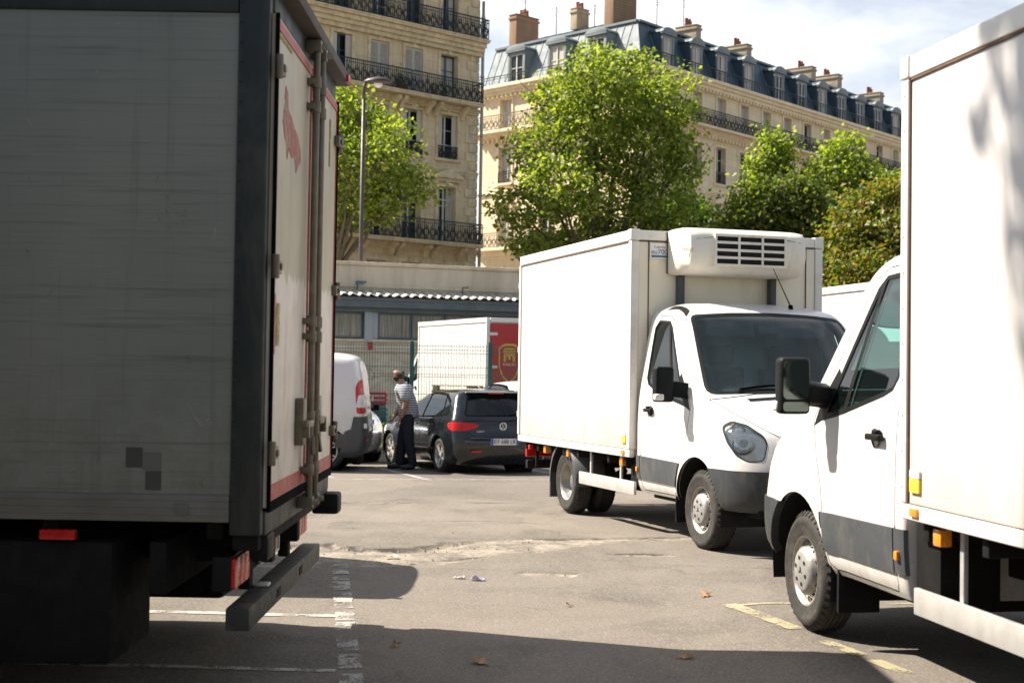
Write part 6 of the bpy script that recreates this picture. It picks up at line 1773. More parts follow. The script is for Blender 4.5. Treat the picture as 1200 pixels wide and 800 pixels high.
def asphalt():
    m, nt, out = nodes_of('worn_asphalt'); p = nt.nodes.new('ShaderNodeBsdfPrincipled')
    vec = coords(nt, rnd=False)
    base = ramp(nt, noise_n(nt, vec, .45, 6, .6), [(.32, (.110, .096, .083)), (.68, (.176, .156, .133))])
    mid = ramp(nt, noise_n(nt, coords(nt, (1, .5, 1), rnd=False), 2.2, 8, .7, .5), [(.35, 0.0), (.7, .5)])
    c = mixc(nt, mid, base, (.228, .203, .170))
    tm = ramp(nt, noise_n(nt, coords(nt, (.35, 2.4, 1), rnd=False), 1.6, 6, .6, .3), [(.55, 0.0), (.7, .35)])
    c = mixc(nt, tm, c, (.085, .076, .067))
    # dark oil and tyre marks
    oil = ramp(nt, noise_n(nt, coords(nt, (.8, .45, 1), rnd=False), 1.3, 7, .65, .4), [(.55, 0.0), (.70, .62)])
    c = mixc(nt, oil, c, (.07, .062, .055))
    # repaired areas of slightly different age
    pv = nt.nodes.new('ShaderNodeTexVoronoi'); pv.inputs['Scale'].default_value = .38
    pn = nt.nodes.new('ShaderNodeTexNoise'); pn.inputs['Scale'].default_value = 1.7; pn.inputs['Detail'].default_value = 6; lk(nt, vec, pn.inputs['Vector'])
    pa = nt.nodes.new('ShaderNodeVectorMath'); pa.operation = 'MULTIPLY_ADD'; pa.inputs[1].default_value = (.7, .7, 0); lk(nt, pn.outputs['Color'], pa.inputs[0]); lk(nt, vec, pa.inputs[2]); lk(nt, pa.outputs[0], pv.inputs['Vector'])
    ps = nt.nodes.new('ShaderNodeSeparateColor'); lk(nt, pv.outputs['Color'], ps.inputs[0])
    c = mixc(nt, ramp(nt, ps.outputs[0], [(.3, .30), (.34, 0.0)]), c, (.10, .088, .076)); c = mixc(nt, ramp(nt, ps.outputs[1], [(.7, 0.0), (.74, .32)]), c, (.235, .205, .17))
    # aggregate
    sp = nt.nodes.new('ShaderNodeTexVoronoi'); sp.inputs['Scale'].default_value = 110; lk(nt, vec, sp.inputs['Vector'])
    sc = nt.nodes.new('ShaderNodeSeparateColor'); lk(nt, sp.outputs['Color'], sc.inputs[0])
    c = mixc(nt, ramp(nt, sc.outputs[0], [(.0, .30), (.35, .0)]), c, (.05, .045, .04)); c = mixc(nt, ramp(nt, sc.outputs[1], [(.72, .0), (.95, .38)]), c, (.36, .33, .28))
    # cracks
    wv = nt.nodes.new('ShaderNodeVectorMath'); wv.operation = 'ADD'
    nz = nt.nodes.new('ShaderNodeTexNoise'); nz.inputs['Scale'].default_value = 3; nz.inputs['Detail'].default_value = 5; lk(nt, vec, nz.inputs['Vector'])
    sca = nt.nodes.new('ShaderNodeVectorMath'); sca.operation = 'SCALE'; sca.inputs['Scale'].default_value = .45; lk(nt, nz.outputs['Color'], sca.inputs[0])
    lk(nt, vec, wv.inputs[0]); lk(nt, sca.outputs[0], wv.inputs[1])
    vo = nt.nodes.new('ShaderNodeTexVoronoi'); vo.feature = 'DISTANCE_TO_EDGE'; vo.inputs['Scale'].default_value = .42; lk(nt, wv.outputs[0], vo.inputs['Vector'])
    gate = ramp(nt, noise_n(nt, vec, .5, 3), [(.54, 0.0), (.66, .7)])
    crk = ramp(nt, vo.outputs['Distance'], [(.0, .8), (.009, 0.0)])
    mg = nt.nodes.new('ShaderNodeMath'); mg.operation = 'MULTIPLY'; lk(nt, gate, mg.inputs[0]); lk(nt, crk, mg.inputs[1])
    c = mixc(nt, mg.outputs[0], c, (.04, .036, .032))
    a2 = nt.nodes.new('ShaderNodeAttribute'); a2.attribute_name = 'crack_lip_shade'
    at = nt.nodes.new('ShaderNodeAttribute'); at.attribute_name = 'broken'
    gv = nt.nodes.new('ShaderNodeTexVoronoi'); gv.inputs['Scale'].default_value = 34; lk(nt, vec, gv.inputs['Vector'])
    gs = nt.nodes.new('ShaderNodeSeparateColor'); lk(nt, gv.outputs['Color'], gs.inputs[0])
    grav = ramp(nt, gs.outputs[0], [(.0, (.11, .095, .078)), (.4, (.21, .182, .148)), (.8, (.27, .238, .196)), (1.0, (.36, .325, .28))])
    big = ramp(nt, noise_n(nt, vec, 2.6, 6, .6), [(.42, (.095, .083, .07)), (.6, (.30, .265, .215))])
    grav = mixc(nt, .5, grav, big)
    br = nt.nodes.new('ShaderNodeMath'); br.operation = 'ADD'; lk(nt, at.outputs['Fac'], br.inputs[0])
    jit = nt.nodes.new('ShaderNodeMath'); jit.operation = 'MULTIPLY_ADD'; jit.inputs[1].default_value = .8; jit.inputs[2].default_value = -.4; lk(nt, noise_n(nt, vec, 22, 4), jit.inputs[0]); lk(nt, jit.outputs[0], br.inputs[1])
    f = ramp(nt, br.outputs[0], [(.42, 0.0), (.58, 1.0)])
    c = mixc(nt, f, c, grav)
    c = mixc(nt, ramp(nt, a2.outputs['Fac'], [(.2, 0.0), (.75, .85)]), c, (.035, .031, .027))  # darkens the cracks and the painted shade of the lip
    lk(nt, c, p.inputs['Base Color']); p.inputs['Roughness'].default_value = .9; p.inputs['Specular IOR Level'].default_value = .25
    h = mixc(nt, f, noise_n(nt, vec, 140, 3), gv.outputs['Distance'])
    h2 = mixc(nt, .35, h, noise_n(nt, vec, 9, 6))
    lk(nt, bump(nt, h2, .55, .012), p.inputs['Normal']); lk(nt, p.outputs[0], out.inputs[0])
    return m

def paint_mat(name, col, wear):
    m, nt, out = nodes_of(name); p = nt.nodes.new('ShaderNodeBsdfPrincipled'); p.inputs['Roughness'].default_value = .75
    vec = coords(nt, rnd=False); lk(nt, ramp(nt, noise_n(nt, vec, 5, 5), [(.3, tuple(c * .75 for c in col)), (.7, col)]), p.inputs['Base Color'])
    t = nt.nodes.new('ShaderNodeBsdfTransparent'); mx = nt.nodes.new('ShaderNodeMixShader')
    a = noise_n(nt, vec, 75, 3, .6); b = noise_n(nt, vec, 5.0, 5, .65)
    s = nt.nodes.new('ShaderNodeMath'); s.operation = 'MULTIPLY_ADD'; s.inputs[1].default_value = 1.6; lk(nt, b, s.inputs[0]); lk(nt, a, s.inputs[2])
    dv = nt.nodes.new('ShaderNodeMath'); dv.operation = 'DIVIDE'; dv.inputs[1].default_value = 2.6; lk(nt, s.outputs[0], dv.inputs[0])
    lk(nt, ramp(nt, dv.outputs[0], [(wear - .035, .92), (wear + .045, 0.0)]), mx.inputs[0])
    lk(nt, t.outputs[0], mx.inputs[1]); lk(nt, p.outputs[0], mx.inputs[2]); lk(nt, mx.outputs[0], out.inputs[0]); return m
PAINTW = paint_mat('worn_marking_and_sun_strip', (.50, .48, .44), .53)
PAINTF = paint_mat('faint_white_marking', (.46, .44, .40), .50)
PAINTY = paint_mat('worn_yellow_marking', (.44, .39, .24), .515)

def gh(x, y):
    """height of the asphalt skin, as the ground mesh has it away from the broken places"""
    z = gz(x, y)
    if -3.6 < x < 4.6 and 6.6 < y < 18.6: z += .006 * noise.noise(V((x * 1.3, y * 1.3, 0))) + .0012 * noise.noise(V((x * 17, y * 17, 7)))
    return z
def marking(name, segs, m):
    """segs: ((x0,y0),(x1,y1),width) laid as thin strips just above the asphalt, following it"""
    q = MB(); rr = random.Random(len(segs))
    for (a, b, w) in segs:
        a = V((*a, 0)); b = V((*b, 0)); d = (b - a); n = max(1, int(d.length / .045)); d.normalize(); s = V((-d.y, d.x, 0)) * w / 2; prev = None
        for k in range(n + 1):
            c = a.lerp(b, k / n); e = rr.uniform(.9, 1.05); row = []
            for t in (-e, -.5, 0, .5, e):
                p = c + s * t; row.append(q.v((p.x, p.y, gh(p.x, p.y) + .0045)))
            if prev:
                for j in range(4): q.f([prev[j], prev[j + 1], row[j + 1], row[j]])
            prev = row
    o = q.build(name, m); tag(o, kind='structure'); return o

ground()
def along(y): return -1.29 + (10.95 - y) * .135      # the worn lane line
segs = []
y = 11.15
for ln, gap in ((.16, .10), (.22, .12), (.18, .06), (.40, .10), (.62, .14), (.30, .05), (.26, .16), (.42, .10), (.36, .12), (.6, .1), (.5, .1), (.5, .1)):
    segs.append(((along(y), y), (along(y - ln), y - ln), .125)); y -= ln + gap
marking('road_marking', segs, PAINTF)
marking('road_marking', [((-3.4, 8.98), (-1.05, 8.9), .09), ((-3.2, 7.42), (-.88, 7.34), .07), ((-3.5, 20.8), (.8, 21.95), .10), ((-2.45, 25.0), (-1.2, 21.3), .10), ((-3.8, 24.9), (-2.6, 21.2), .10), ((.0, 25.6), (1.2, 22.2), .1)], PAINTW)  # first strip paints the bar of sunlight under the left lorry
marking('road_marking', [((1.46, 9.42), (1.72, 8.48), .10), ((1.80, 8.12), (1.92, 7.72), .10), ((1.95, 7.60), (2.04, 7.28), .10), ((1.52, 9.36), (1.86, 9.39), .06), ((2.1, 9.4), (4.2, 9.6), .06)], PAINTY)

# ------------------------------------------------------------------ vehicles
build_left_truck()
# unseen dark lorry added out of frame to shade the left lorry's side
nb = thing('lorry', 'unseen dark lorry added beside the camera to keep sky light off the left lorry', 'lorry', (-1.9, 1.2, 0), 0, 'box trucks in the yard')
q = MB(); q.box(-7.5, 0, 0, 2.6, .75, 3.8); q.build('blocker_body', DARKBLUE, nb, .03)
q = MB(); q.box(-7.4, -.05, .5, 1.9, .55, .94); q.build('chassis', CHASSIS, nb, .01)
for y in (.3, 2.1):
    for x in (-1.6, -5.9): add_wheel(nb, BIGW, x, y, .47)
YM = R(-74.3); XM = (2.02, 12.62)
mid = thing('box_truck', 'white box truck facing the camera with a cream cooling unit above its cab', 'box truck', (2.595, 12.78, -.01), R(-72.4), 'box trucks in the yard', pitch=R(-.63))
add_cab(mid, CAB); add_box(mid, -1.445, -4.98, .727, 2.948, wheels=WHEELS, wb=3.49)
rgt = thing('box_truck', 'nearest white box truck, cut off by the right edge, with dark mirror and yellow sticker', 'box truck', (2.70, 8.58, .062), R(99.4), 'box trucks in the yard')
rgt.rotation_euler[0] = R(-.4)
add_cab(rgt, CAB); add_box(rgt, -1.49, -5.9, .825, 3.06, wheels=WHEELS)
far = thing('box_truck', 'white box truck mostly hidden behind the middle truck and the right truck cab', 'box truck', (7.3, 16.6, gz(0, 16.6)), R(-72.4), 'box trucks in the yard', pitch=R(-1.0))
add_cab(far, CAB); add_box(far, -1.70, -5.86, .69, 2.98, wheels=WHEELS)
red = thing('box_truck', 'white box truck with red rear doors parked behind the mesh fence', 'box truck', (-1.885, 37.71, -.27), R(110.0), 'box trucks in the yard')
add_cab(red, CAB); add_box(red, -1.46, -6.76, .72, 2.85, fridge=False, red=True, wheels=WHEELS, sticker=False, wb=4.3)
# shield with a temple-like sign on the red doors
sh = MB(); xr = -6.76 - .026; c0 = (.52, 1.87)
K_ = .72
out = [(-.34, .42), (-.16, .52), (.16, .52), (.34, .42), (.34, -.12), (.22, -.40), (0, -.58), (-.22, -.40), (-.34, -.12)]
out = [(a * K_, b * .8) for a, b in out]; inn = [(a * .88, b * .89) for a, b in out]
o = [sh.v((xr - .004, c0[0] + a, c0[1] + b)) for a, b in out]; i = [sh.v((xr - .004, c0[0] + a, c0[1] + b)) for a, b in inn]
for k in range(len(o)): sh.f([o[k], o[(k + 1) % len(o)], i[(k + 1) % len(o)], i[k]])
for a, b, c, d in ((-.20, .20, .22, .28), (-.17, .17, .30, .34), (-.18, -.10, -.04, .20), (-.05, .05, .02, .20), (.10, .18, -.04, .20), (-.10, -.05, .12, .20), (.05, .10, .12, .20)): sh.box(xr - .006, xr - .003, c0[0] + a * K_, c0[0] + b * K_, c0[1] + c * .8 + .05, c0[1] + d * .8 + .05)
shield = sh.build('shield_sign', SHIELDY, red)
text_obj('lettering', 'MAISON', .078, WHITES, shield, (xr - .005, c0[0], c0[1] - .04), (R(90), 0, R(-90)))

HATCH_DARK, HATCH_WHITE, HATCH_SILVER = build_hatch(CARBLACK), build_hatch(CARWHITE), build_hatch(CARSILVER)
YG = R(90 + 24)
gx, gy = -.42, 23.85
add_hatch('parked_car', 'dark hatchback with red tail lamps parked behind the man', HATCH_DARK, (gx, gy, gz(gx, gy) - .02), YG, 'cars parked by the fence', plate='BY 688 LK', pitch=R(.9))
add_hatch('parked_car', 'white car showing only its roof behind the dark hatchback', HATCH_WHITE, (.60, 26.75, -.27), R(90 + 23), 'cars parked by the fence', scale=1.04)
add_hatch('parked_car', 'silver car mostly hidden between the man and the white panel van', HATCH_SILVER, (-3.9, 28.75, -.27), R(90 + 196), 'cars parked by the fence', scale=.93)
VAN = build_van()
add_van('white panel van with grey bumper and tall red tail lamp beside the man', VAN, (-3.32, 24.09, gz(0, 23.6)), R(181.5), group='panel vans')
add_van('white panel van parked out of sight beyond the left lorry', VAN, (-3.08, 10.95, 0), R(180), group='panel vans')
person((-1.67, 24.15, gz(0, 24.15)), R(186))

# ------------------------------------------------------------------ site
low_building((-2.54, 42.56, -.416), R(22))
fence(-8.70, 29.15, 7.78, 31.36, 10)
lamp_post((-4.94, 46.0, 0))
LEFT_LOC = (-1.96, 72, 0)
left_house(LEFT_LOC, R(43))
CHIMNEYS = [(0, -15.8, 5.5, 23.2, 25.95, .7, 2.2, True, 6), (0, -10.4, 5.5, 24.2, 25.6, .6, 1.2, False, 3), (0, -6.7, 5.5, 23.8, 26.2, .8, 2.3, True, 6),
            (1, 12.9, 5.0, 23.2, 25.0, .65, 1.7, False, 5), (1, 19.5, 5.0, 23.2, 24.85, .7, 2.0, False, 6), (1, 29.2, 5.0, 23.2, 24.9, .75, 2.2, False, 6), (1, 33.5, 5.0, 23.2, 25.0, .75, 2.3, False, 5), (1, 41.3, 5.0, 23.2, 24.8, .75, 2.2, False, 6)]
AERIALS = [(0, -15.6, 5.4, 25.5, 27.6), (0, -12.6, 5.5, 24.3, 26.2), (1, 9.0, 5.0, 24, 26.4), (1, 12.6, 5.2, 25, 27.0), (0, -9.0, 5.5, 24.3, 25.8)]
corner_house((7.48, 85.0, 0), R(50.5), R(-46))

def pxp(x, y, Y):      # plan position helper used while laying out the crowns: metres right of and above the eye at distance Y
    return ((x - 600) / 1667 * Y, Y, 1.6 + (425 + (x - 600) * .0175 - y) / 1667 * Y)
def lobes(Y, L, dj, seed):
    rr = random.Random(seed); s = Y / 1667
    return [(*pxp(x, y, Y + rr.uniform(-dj, dj)), rx * s, rz * s) for x, y, rx, rz in L]
tree('plane_tree', 'broad bright green plane tree between the two apartment buildings', (3.6, 60, -.3), .28,
     lobes(60, [(690, 95, 42, 38), (735, 92, 45, 35), (650, 125, 38, 36), (778, 118, 36, 40), (622, 175, 36, 32), (690, 150, 55, 45), (755, 165, 55, 48), (795, 190, 30, 40), (605, 245, 34, 28), (655, 225, 48, 40), (715, 230, 55, 45), (775, 245, 46, 38), (690, 285, 60, 28), (620, 282, 26, 16), (760, 290, 50, 24), (690, 68, 20, 18)], 1.6, 1), 24000, .2, LEAF_PLANE, 1, clump=.30)
tree('plane_tree', 'light green plane tree behind the street lamp and the left lorry', (-7.0, 54, -.3), .22,
     lobes(54, [(395, 130, 36, 34), (425, 145, 34, 34), (455, 165, 28, 26), (400, 195, 40, 36), (450, 205, 40, 30), (482, 222, 22, 18), (410, 245, 36, 26), (370, 170, 34, 40), (445, 242, 30, 18), (345, 220, 34, 40)], 1.2, 2), 8200, .2, LEAF_PLANE, 2)
tree('plane_tree', 'slender green tree with pointed crown right of the broad plane tree', (12.6, 69, -.3), .2,
     lobes(69, [(905, 175, 20, 24), (898, 205, 28, 26), (915, 235, 32, 26), (885, 240, 26, 22), (905, 275, 45, 25)], 1.0, 3), 8000, .235, LEAF_PLANE, 3)
tree('plane_tree', 'tall green tree left of the right hand box', (16.0, 69, -.3), .22,
     lobes(69, [(985, 178, 22, 26), (975, 205, 32, 30), (1000, 215, 30, 28), (965, 240, 36, 28), (1000, 250, 36, 30), (1028, 225, 26, 28), (985, 290, 50, 32), (1050, 240, 30, 36)], 1.0, 4), 11500, .235, LEAF_PLANE, 4)
tree('chestnut_tree', 'low bushy tree with olive and yellowing leaves above the middle truck', (11.3, 57, -.3), .2,
     lobes(57, [(880, 245, 32, 22), (925, 230, 34, 26), (950, 255, 32, 28), (900, 275, 45, 24), (860, 280, 25, 18), (945, 295, 36, 24)], 1.0, 5), 10500, .2, LEAF_OLIVE, 5, 'turning trees')
tree('chestnut_tree', 'rust brown turning tree beside the right hand box', (14.6, 53, -.3), .2,
     lobes(53, [(1010, 245, 28, 26), (1040, 235, 26, 28), (1000, 280, 32, 28), (1040, 275, 34, 32), (1010, 320, 50, 28), (975, 310, 30, 22), (1075, 290, 34, 50), (970, 335, 30, 20)], 1.0, 6), 11500, .2, LEAF_RUST, 6, 'turning trees')
tree('plane_tree', 'dark green tree low behind the middle truck box', (7.0, 64, -.3), .2,
     lobes(64, [(800, 255, 36, 28), (840, 285, 40, 22), (640, 292, 40, 12)], .8, 7), 3200, .25, LEAF_DARK, 7)
tree('plane_tree', 'tall plane tree standing beyond the left lorry', (-9.0, 9.35, 0), .2,
     [(-5.75, 8.42, 11.72, .30, .36), (-5.74, 8.42, 11.3, .26, .32), (-5.78, 8.35, 11.95, .3, .3), (-5.9, 7.9, 11.9, .45, .5), (-6.2, 7.4, 12.6, .8, .7), (-6.8, 7.0, 11.8, .9, .8), (-7.4, 7.4, 13.0, 1.0, .8)], 3200, .17, LEAF_PLANE, 8, clump=.15)
q = None

# crates, boards and bits beyond the fence
q = MB(); rr = random.Random(4)
for k in range(9):
    z = -.27 + .06 + k * .145
    q.box(-1.75, .65, 31.2, 32.3, z, z + .022); q.box(-1.72, -1.62, 31.2, 32.3, z + .024, z + .115); q.box(-.6, -.5, 31.2, 32.3, z + .024, z + .115); q.box(.52, .62, 31.2, 32.3, z + .024, z + .115)
    for j in range(7): q.box(-1.75 + j * .345, -1.75 + j * .345 + .3, 31.19, 32.31, z + .118, z + .139)
tag(q.build('pallet_stack', PALLET), 'stack of pale wooden pallets behind the fence posts', 'pallets')
q = qbox('crate', -.05, .5, 31.25, 31.8, 1.14, 1.33, PALLET, None, .01); tag(q, 'brown wooden crate on top of the pallet stack', 'crate')
q = MB(); q.prism([(-.05, 1.335), (.35, 1.335), (.28, 1.41), (.15, 1.44), (.02, 1.40)], lambda p: (p[0], 31.3, p[1]), lambda p: (p[0], 31.7, p[1])); tag(q.build('folded_bag', YELLOWS, None, .015), 'yellow folded bag lying on the wooden crate', 'bag')
def stackcrate(name, label, x, y, z0, n, m):
    r = thing(name, label, 'crates', (x, y, z0))
    for k in range(n):
        q = MB(); z = k * .30; q.box(-.3, .3, -.2, .2, z, z + .03)
        for s in (-1, 1):
            for a, b in ((.03, .09), (.13, .19), (.23, .285)): q.box(-.3, .3, s * .2 - .012, s * .2 + .012, z + a, z + b); q.box(s * .3 - .012, s * .3 + .012, -.188, .188, z + a, z + b)
            for t in (-1, 1): q.box(s * .288 - .02, s * .288 + .02, t * .188 - .02, t * .188 + .02, z + .03, z + .28)
        q.build('crate', m, r, .004)
    return r
stackcrate('crate_stack', 'stack of teal plastic crates behind the fence beside the man', -2.95, 30.4, -.27, 3, TEALP)
stackcrate('crate_stack', 'stack of red plastic crates beyond the teal ones', -3.0, 30.98, -.27, 4, REDP)
tag(stackcrate('crate_stack', 'stack of teal plastic crates half hidden by the white panel van', -3.65, 30.35, -.27, 4, TEALP))
# weeds along the foot of the fence
rr = np.random.RandomState(5); q = MB()
for k in range(1500):
    x = rr.uniform(-6, 6.5); y = 28.55 + (x + 8.2) * .137 - .25 + rr.normal() * .18; h = abs(rr.normal()) * .22 + .05
    if rr.rand() > .4 + .6 * math.sin(x * 2.1): continue
    c = V((x, y, gz(x, y) + h * rr.rand() * 1.6)); d = V((rr.normal() * .5, rr.normal() * .5, 1)).normalized(); e = d.orthogonal().normalized()
    q.poly([tuple(c - d * .07), tuple(c + e * .035), tuple(c + d * .09), tuple(c - e * .035)])
tag(q.build('weeds', LEAF_WEED), kind='stuff')

# litter and leaves on the asphalt
def scrap(x, y, s, m, label, seed, name='paper_scrap', cat='litter', grp='scraps of paper on the asphalt'):
    r_ = random.Random(seed); q = MB(); n = 5; g = [[None] * n for _ in range(n)]
    for i in range(n):
        for j in range(n):
            a, b = (i / (n - 1) - .5) * s, (j / (n - 1) - .5) * s * .6
            g[i][j] = q.v((x + a + r_.uniform(-.1, .1) * s, y + b + r_.uniform(-.1, .1) * s, gz(x, y) + .008 + abs(r_.gauss(0, .10)) * s))
    for i in range(n - 1):
        for j in range(n - 1): q.f([g[i][j], g[i + 1][j], g[i + 1][j + 1], g[i][j + 1]])
    tag(q.build(name, m), label, cat, grp)
scrap(-.36, 10.55, .08, WHITES, 'crumpled white paper scrap beside the lilac one', 1)
scrap(-.23, 10.47, .10, LILAC, 'crumpled lilac paper scrap on the asphalt', 2)
scrap(-.95, 11.6, .10, PINKS, 'pinkish scrap in the broken asphalt', 3)
def dead_leaf(x, y, s, a, label):
    q = MB(); c = V((x, y, gz(x, y) + .014)); u = V((math.cos(a), math.sin(a), .15)); w = V((-math.sin(a), math.cos(a), .1))
    ring = [c + u * s * .55, c + u * s * .22 + w * s * .18, c + u * s * .25 + w * s * .5 + V((0, 0, .02)), c - u * s * .05 + w * s * .25, c - u * s * .4 + w * s * .32, c - u * s * .35, c - u * s * .4 - w * s * .3, c - u * s * .05 - w * s * .24, c + u * s * .25 - w * s * .48 + V((0, 0, .015)), c + u * s * .22 - w * s * .16]
    m = q.v(tuple(c + V((0, 0, .012)))); vs = [q.v(tuple(p)) for p in ring]
    for k in range(len(vs)): q.f([m, vs[k], vs[(k + 1) % len(vs)]])
    q.bar(tuple(c - u * s * .35), tuple(c - u * s * .75), .004)
    tag(q.build('dead_leaf', DEADLEAF), label, 'leaf', 'fallen leaves on the asphalt')
for x, y, s, a, l in ((.99, 7.82, .10, .4, 'dry orange leaf in the foreground shadow towards the right van'), (-.14, 7.59, .11, 2.2, 'dry brown leaf in the foreground shadow right of the lane line'), (1.36, 9.8, .10, 1.2, 'dry leaf on sunlit asphalt before the right van wheel'),
                      (-.62, 8.0, .07, .9, 'small dry leaf at the edge of the lane line'), (.4, 9.4, .05, 3.1, 'tiny dry leaf on sunlit asphalt'), (2.1, 10.4, .07, 2.0, 'small dry leaf near the yellow marking')): dead_leaf(x, y, s, a, l)
# loose stones in the broken patch
q = MB(); rr = random.Random(9); n = 0
while n < 220:
    x, y = rr.uniform(-2.4, 1.8), rr.uniform(10.7, 13.5)
    if not in_poly((x, y), BROKEN) and rr.random() > .06: continue
    s = abs(rr.gauss(0, .008)) + .005; c = V((x, y, gz(x, y) - .012 + (0 if not in_poly((x, y), BROKEN) else -.012)))
    vs = [q.v(tuple(c + V((rr.uniform(.6, 1.2) * s * math.cos(a), rr.uniform(.6, 1.2) * s * math.sin(a), rr.uniform(0, .2) * s)))) for a in (0, 1.25, 2.5, 3.8, 5.0)]; t = q.v(tuple(c + V((rr.uniform(-.3, .3) * s, rr.uniform(-.3, .3) * s, s * .8 + .010))))
    for k in range(5): q.f([vs[k], vs[(k + 1) % 5], t])
    n += 1
tag(q.build('gravel', STONEG), kind='stuff')

# ------------------------------------------------------------------ sky, sun, camera
w = bpy.data.worlds.new('World'); SC.world = w; w.use_nodes = True; nt = w.node_tree; nt.nodes.clear()
out = nt.nodes.new('ShaderNodeOutputWorld'); bg = nt.nodes.new('ShaderNodeBackground'); lk(nt, bg.outputs[0], out.inputs[0])
SUN_DIR = V((-.946, .325, 0)).normalized() * math.cos(R(46.5)) + V((0, 0, math.sin(R(46.5))))
sky = nt.nodes.new('ShaderNodeTexSky'); sky.sky_type = 'NISHITA'; sky.sun_disc = False; sky.sun_elevation = R(46.5); sky.sun_rotation = math.atan2(SUN_DIR.x, SUN_DIR.y)
sky.dust_density = 1.2; sky.ozone_density = 1.6
tc = nt.nodes.new('ShaderNodeTexCoord'); mp = nt.nodes.new('ShaderNodeMapping'); mp.inputs['Scale'].default_value = (1, 1, 2.6); mp.inputs['Location'].default_value = CLOUD_OFF; lk(nt, tc.outputs['Generated'], mp.inputs[0])
cl = noise_n(nt, mp.outputs[0], 3.1, 9, .55, .25)
ss = nt.nodes.new('ShaderNodeSeparateXYZ'); lk(nt, tc.outputs['Generated'], ss.inputs[0])
dm = nt.nodes.new('ShaderNodeMapRange'); dm.interpolation_type = 'SMOOTHSTEP'; dm.inputs[1].default_value = -.2; dm.inputs[2].default_value = .75; dm.inputs[3].default_value = .25; lk(nt, ss.outputs['Y'], dm.inputs[0])
cm = nt.nodes.new('ShaderNodeMath'); cm.operation = 'MULTIPLY'; lk(nt, ramp(nt, cl, [(.36, .25), (.56, .95)]), cm.inputs[0]); lk(nt, dm.outputs[0], cm.inputs[1])
cf = cm.outputs[0]
cb = ramp(nt, noise_n(nt, mp.outputs[0], 5.0, 7, .6), [(.3, CLOUD_LO), (.7, CLOUD_HI)])
lk(nt, mixc(nt, cf, sky.outputs[0], cb), bg.inputs[0]); bg.inputs[1].default_value = SKY_STRENGTH
sl = bpy.data.lights.new('sun', 'SUN'); sl.energy = SUN_STRENGTH; sl.angle = R(.53); sl.color = (1, .905, .775)
so = bpy.data.objects.new('sun', sl); COL.objects.link(so); so.rotation_euler = (-SUN_DIR).to_track_quat('-Z', 'Y').to_euler(); so.location = (-20, 10, 30)
cam = bpy.data.cameras.new('camera'); co = bpy.data.objects.new('camera', cam); COL.objects.link(co); SC.camera = co
cam.lens = 1667 / 1200 * 36; cam.sensor_width = 36; cam.clip_end = 3000; cam.clip_start = .05
pit, rol = R(.86), R(1.0)
fw = V((0, math.cos(pit), math.sin(pit))); up0 = V((0, -math.sin(pit), math.cos(pit))); rt = math.cos(rol) * V((1, 0, 0)) + math.sin(rol) * up0; up = rt.cross(fw)
co.matrix_world = Matrix(((rt.x, up.x, -fw.x, 0), (rt.y, up.y, -fw.y, 0), (rt.z, up.z, -fw.z, 1.6), (0, 0, 0, 1)))
cam.dof.use_dof = True; cam.dof.focus_distance = 12.6; cam.dof.aperture_fstop = 4.0
SC.view_settings.view_transform = 'Standard'; SC.view_settings.look = 'None'; SC.view_settings.gamma = 1.0; SC.view_settings.exposure = EXPOSURE
SC.view_settings.use_curve_mapping = False
SC.render.engine = 'CYCLES'; SC.cycles.max_bounces = 8; SC.cycles.transparent_max_bounces = 24; SC.cycles.use_denoising = True
SC.cycles.caustics_reflective = False; SC.cycles.caustics_refractive = False

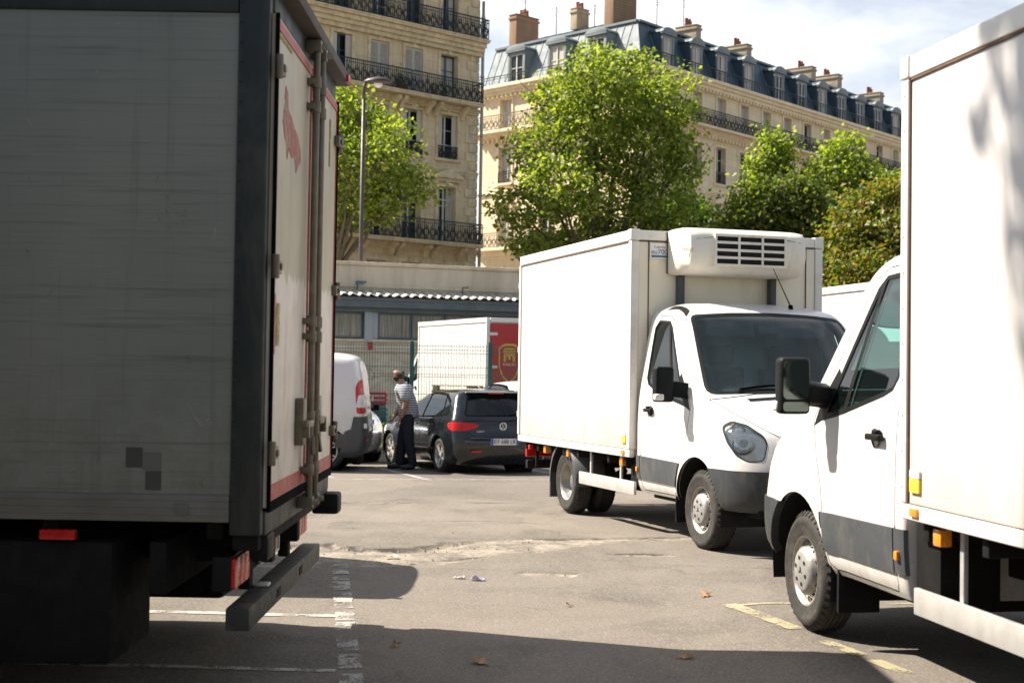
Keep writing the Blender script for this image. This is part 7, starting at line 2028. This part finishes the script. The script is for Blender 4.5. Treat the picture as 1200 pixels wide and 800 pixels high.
# ------------------------------------------------------------------ every repeated piece of a part becomes an object of its own
def split_pieces(names, tol=.012):
    done = {}
    for o in [x for x in bpy.data.objects if x.type == 'MESH' and x.name.split('.')[0] in names]:
        if any(c.parent == o for c in bpy.data.objects if c.parent): continue
        me = o.data
        if me.name not in done:
            n = len(me.vertices); par = list(range(n))
            def find(a):
                while par[a] != a: par[a] = par[par[a]]; a = par[a]
                return a
            for e in me.edges:
                a, b = find(e.vertices[0]), find(e.vertices[1])
                if a != b: par[a] = b
            comp = {}
            for v in me.vertices: comp.setdefault(find(v.index), []).append(v.index)
            boxes = [[set([k]), [min(me.vertices[i].co[a] for i in vs) - tol for a in range(3)], [max(me.vertices[i].co[a] for i in vs) + tol for a in range(3)]] for k, vs in comp.items()]
            ch = True
            while ch:
                ch = False
                for i in range(len(boxes)):
                    for j in range(i + 1, len(boxes)):
                        A, B = boxes[i], boxes[j]
                        if all(A[1][a] <= B[2][a] and B[1][a] <= A[2][a] for a in range(3)):
                            A[0] |= B[0]; A[1] = [min(p, q) for p, q in zip(A[1], B[1])]; A[2] = [max(p, q) for p, q in zip(A[2], B[2])]
                            boxes.pop(j); ch = True; break
                    if ch: break
            if len(boxes) == 1: done[me.name] = None; continue
            ns = [tuple(c.vector) for c in me.corner_normals]
            out = []
            for g, _, _ in boxes:
                vs = [i for k in g for i in comp[k]]; m = {v: i for i, v in enumerate(vs)}; S = set(vs)
                fs = [p for p in me.polygons if p.vertices[0] in S]
                nm = bpy.data.meshes.new(o.name.split('.')[0]); nm.from_pydata([tuple(me.vertices[i].co) for i in vs], [], [[m[i] for i in p.vertices] for p in fs])
                for mt in me.materials: nm.materials.append(mt)
                nm.polygons.foreach_set('material_index', [p.material_index for p in fs]); nm.polygons.foreach_set('use_smooth', [p.use_smooth for p in fs])
                nm.normals_split_custom_set([ns[l] for p in fs for l in p.loop_indices])
                out.append(nm)
            done[me.name] = out
        if done.get(me.name):
            base = o.name.split('.')[0]; o.data = done[me.name][0]
            for nm in done[me.name][1:]:
                c = inst(base, nm, o.parent, tuple(o.location), tuple(o.rotation_euler)); c.scale = o.scale
split_pieces({'mud_flap', 'wheel_arch_liner', 'hinge', 'hose_duct', 'seat', 'mirror', 'side_window', 'tail_lamp', 'headlamp', 'handle', 'reflector', 'trim_strip', 'bracket',
              'wiper', 'sticker_remnant', 'label_scar', 'rear_lamp', 'flower_pot', 'balcony_bracket', 'rail_clip', 'slot', 'hanger', 'pillar', 'window_surround', 'curtain', 'eyes', 'dashboard', 'shade_block', 'reversing_lamp'})
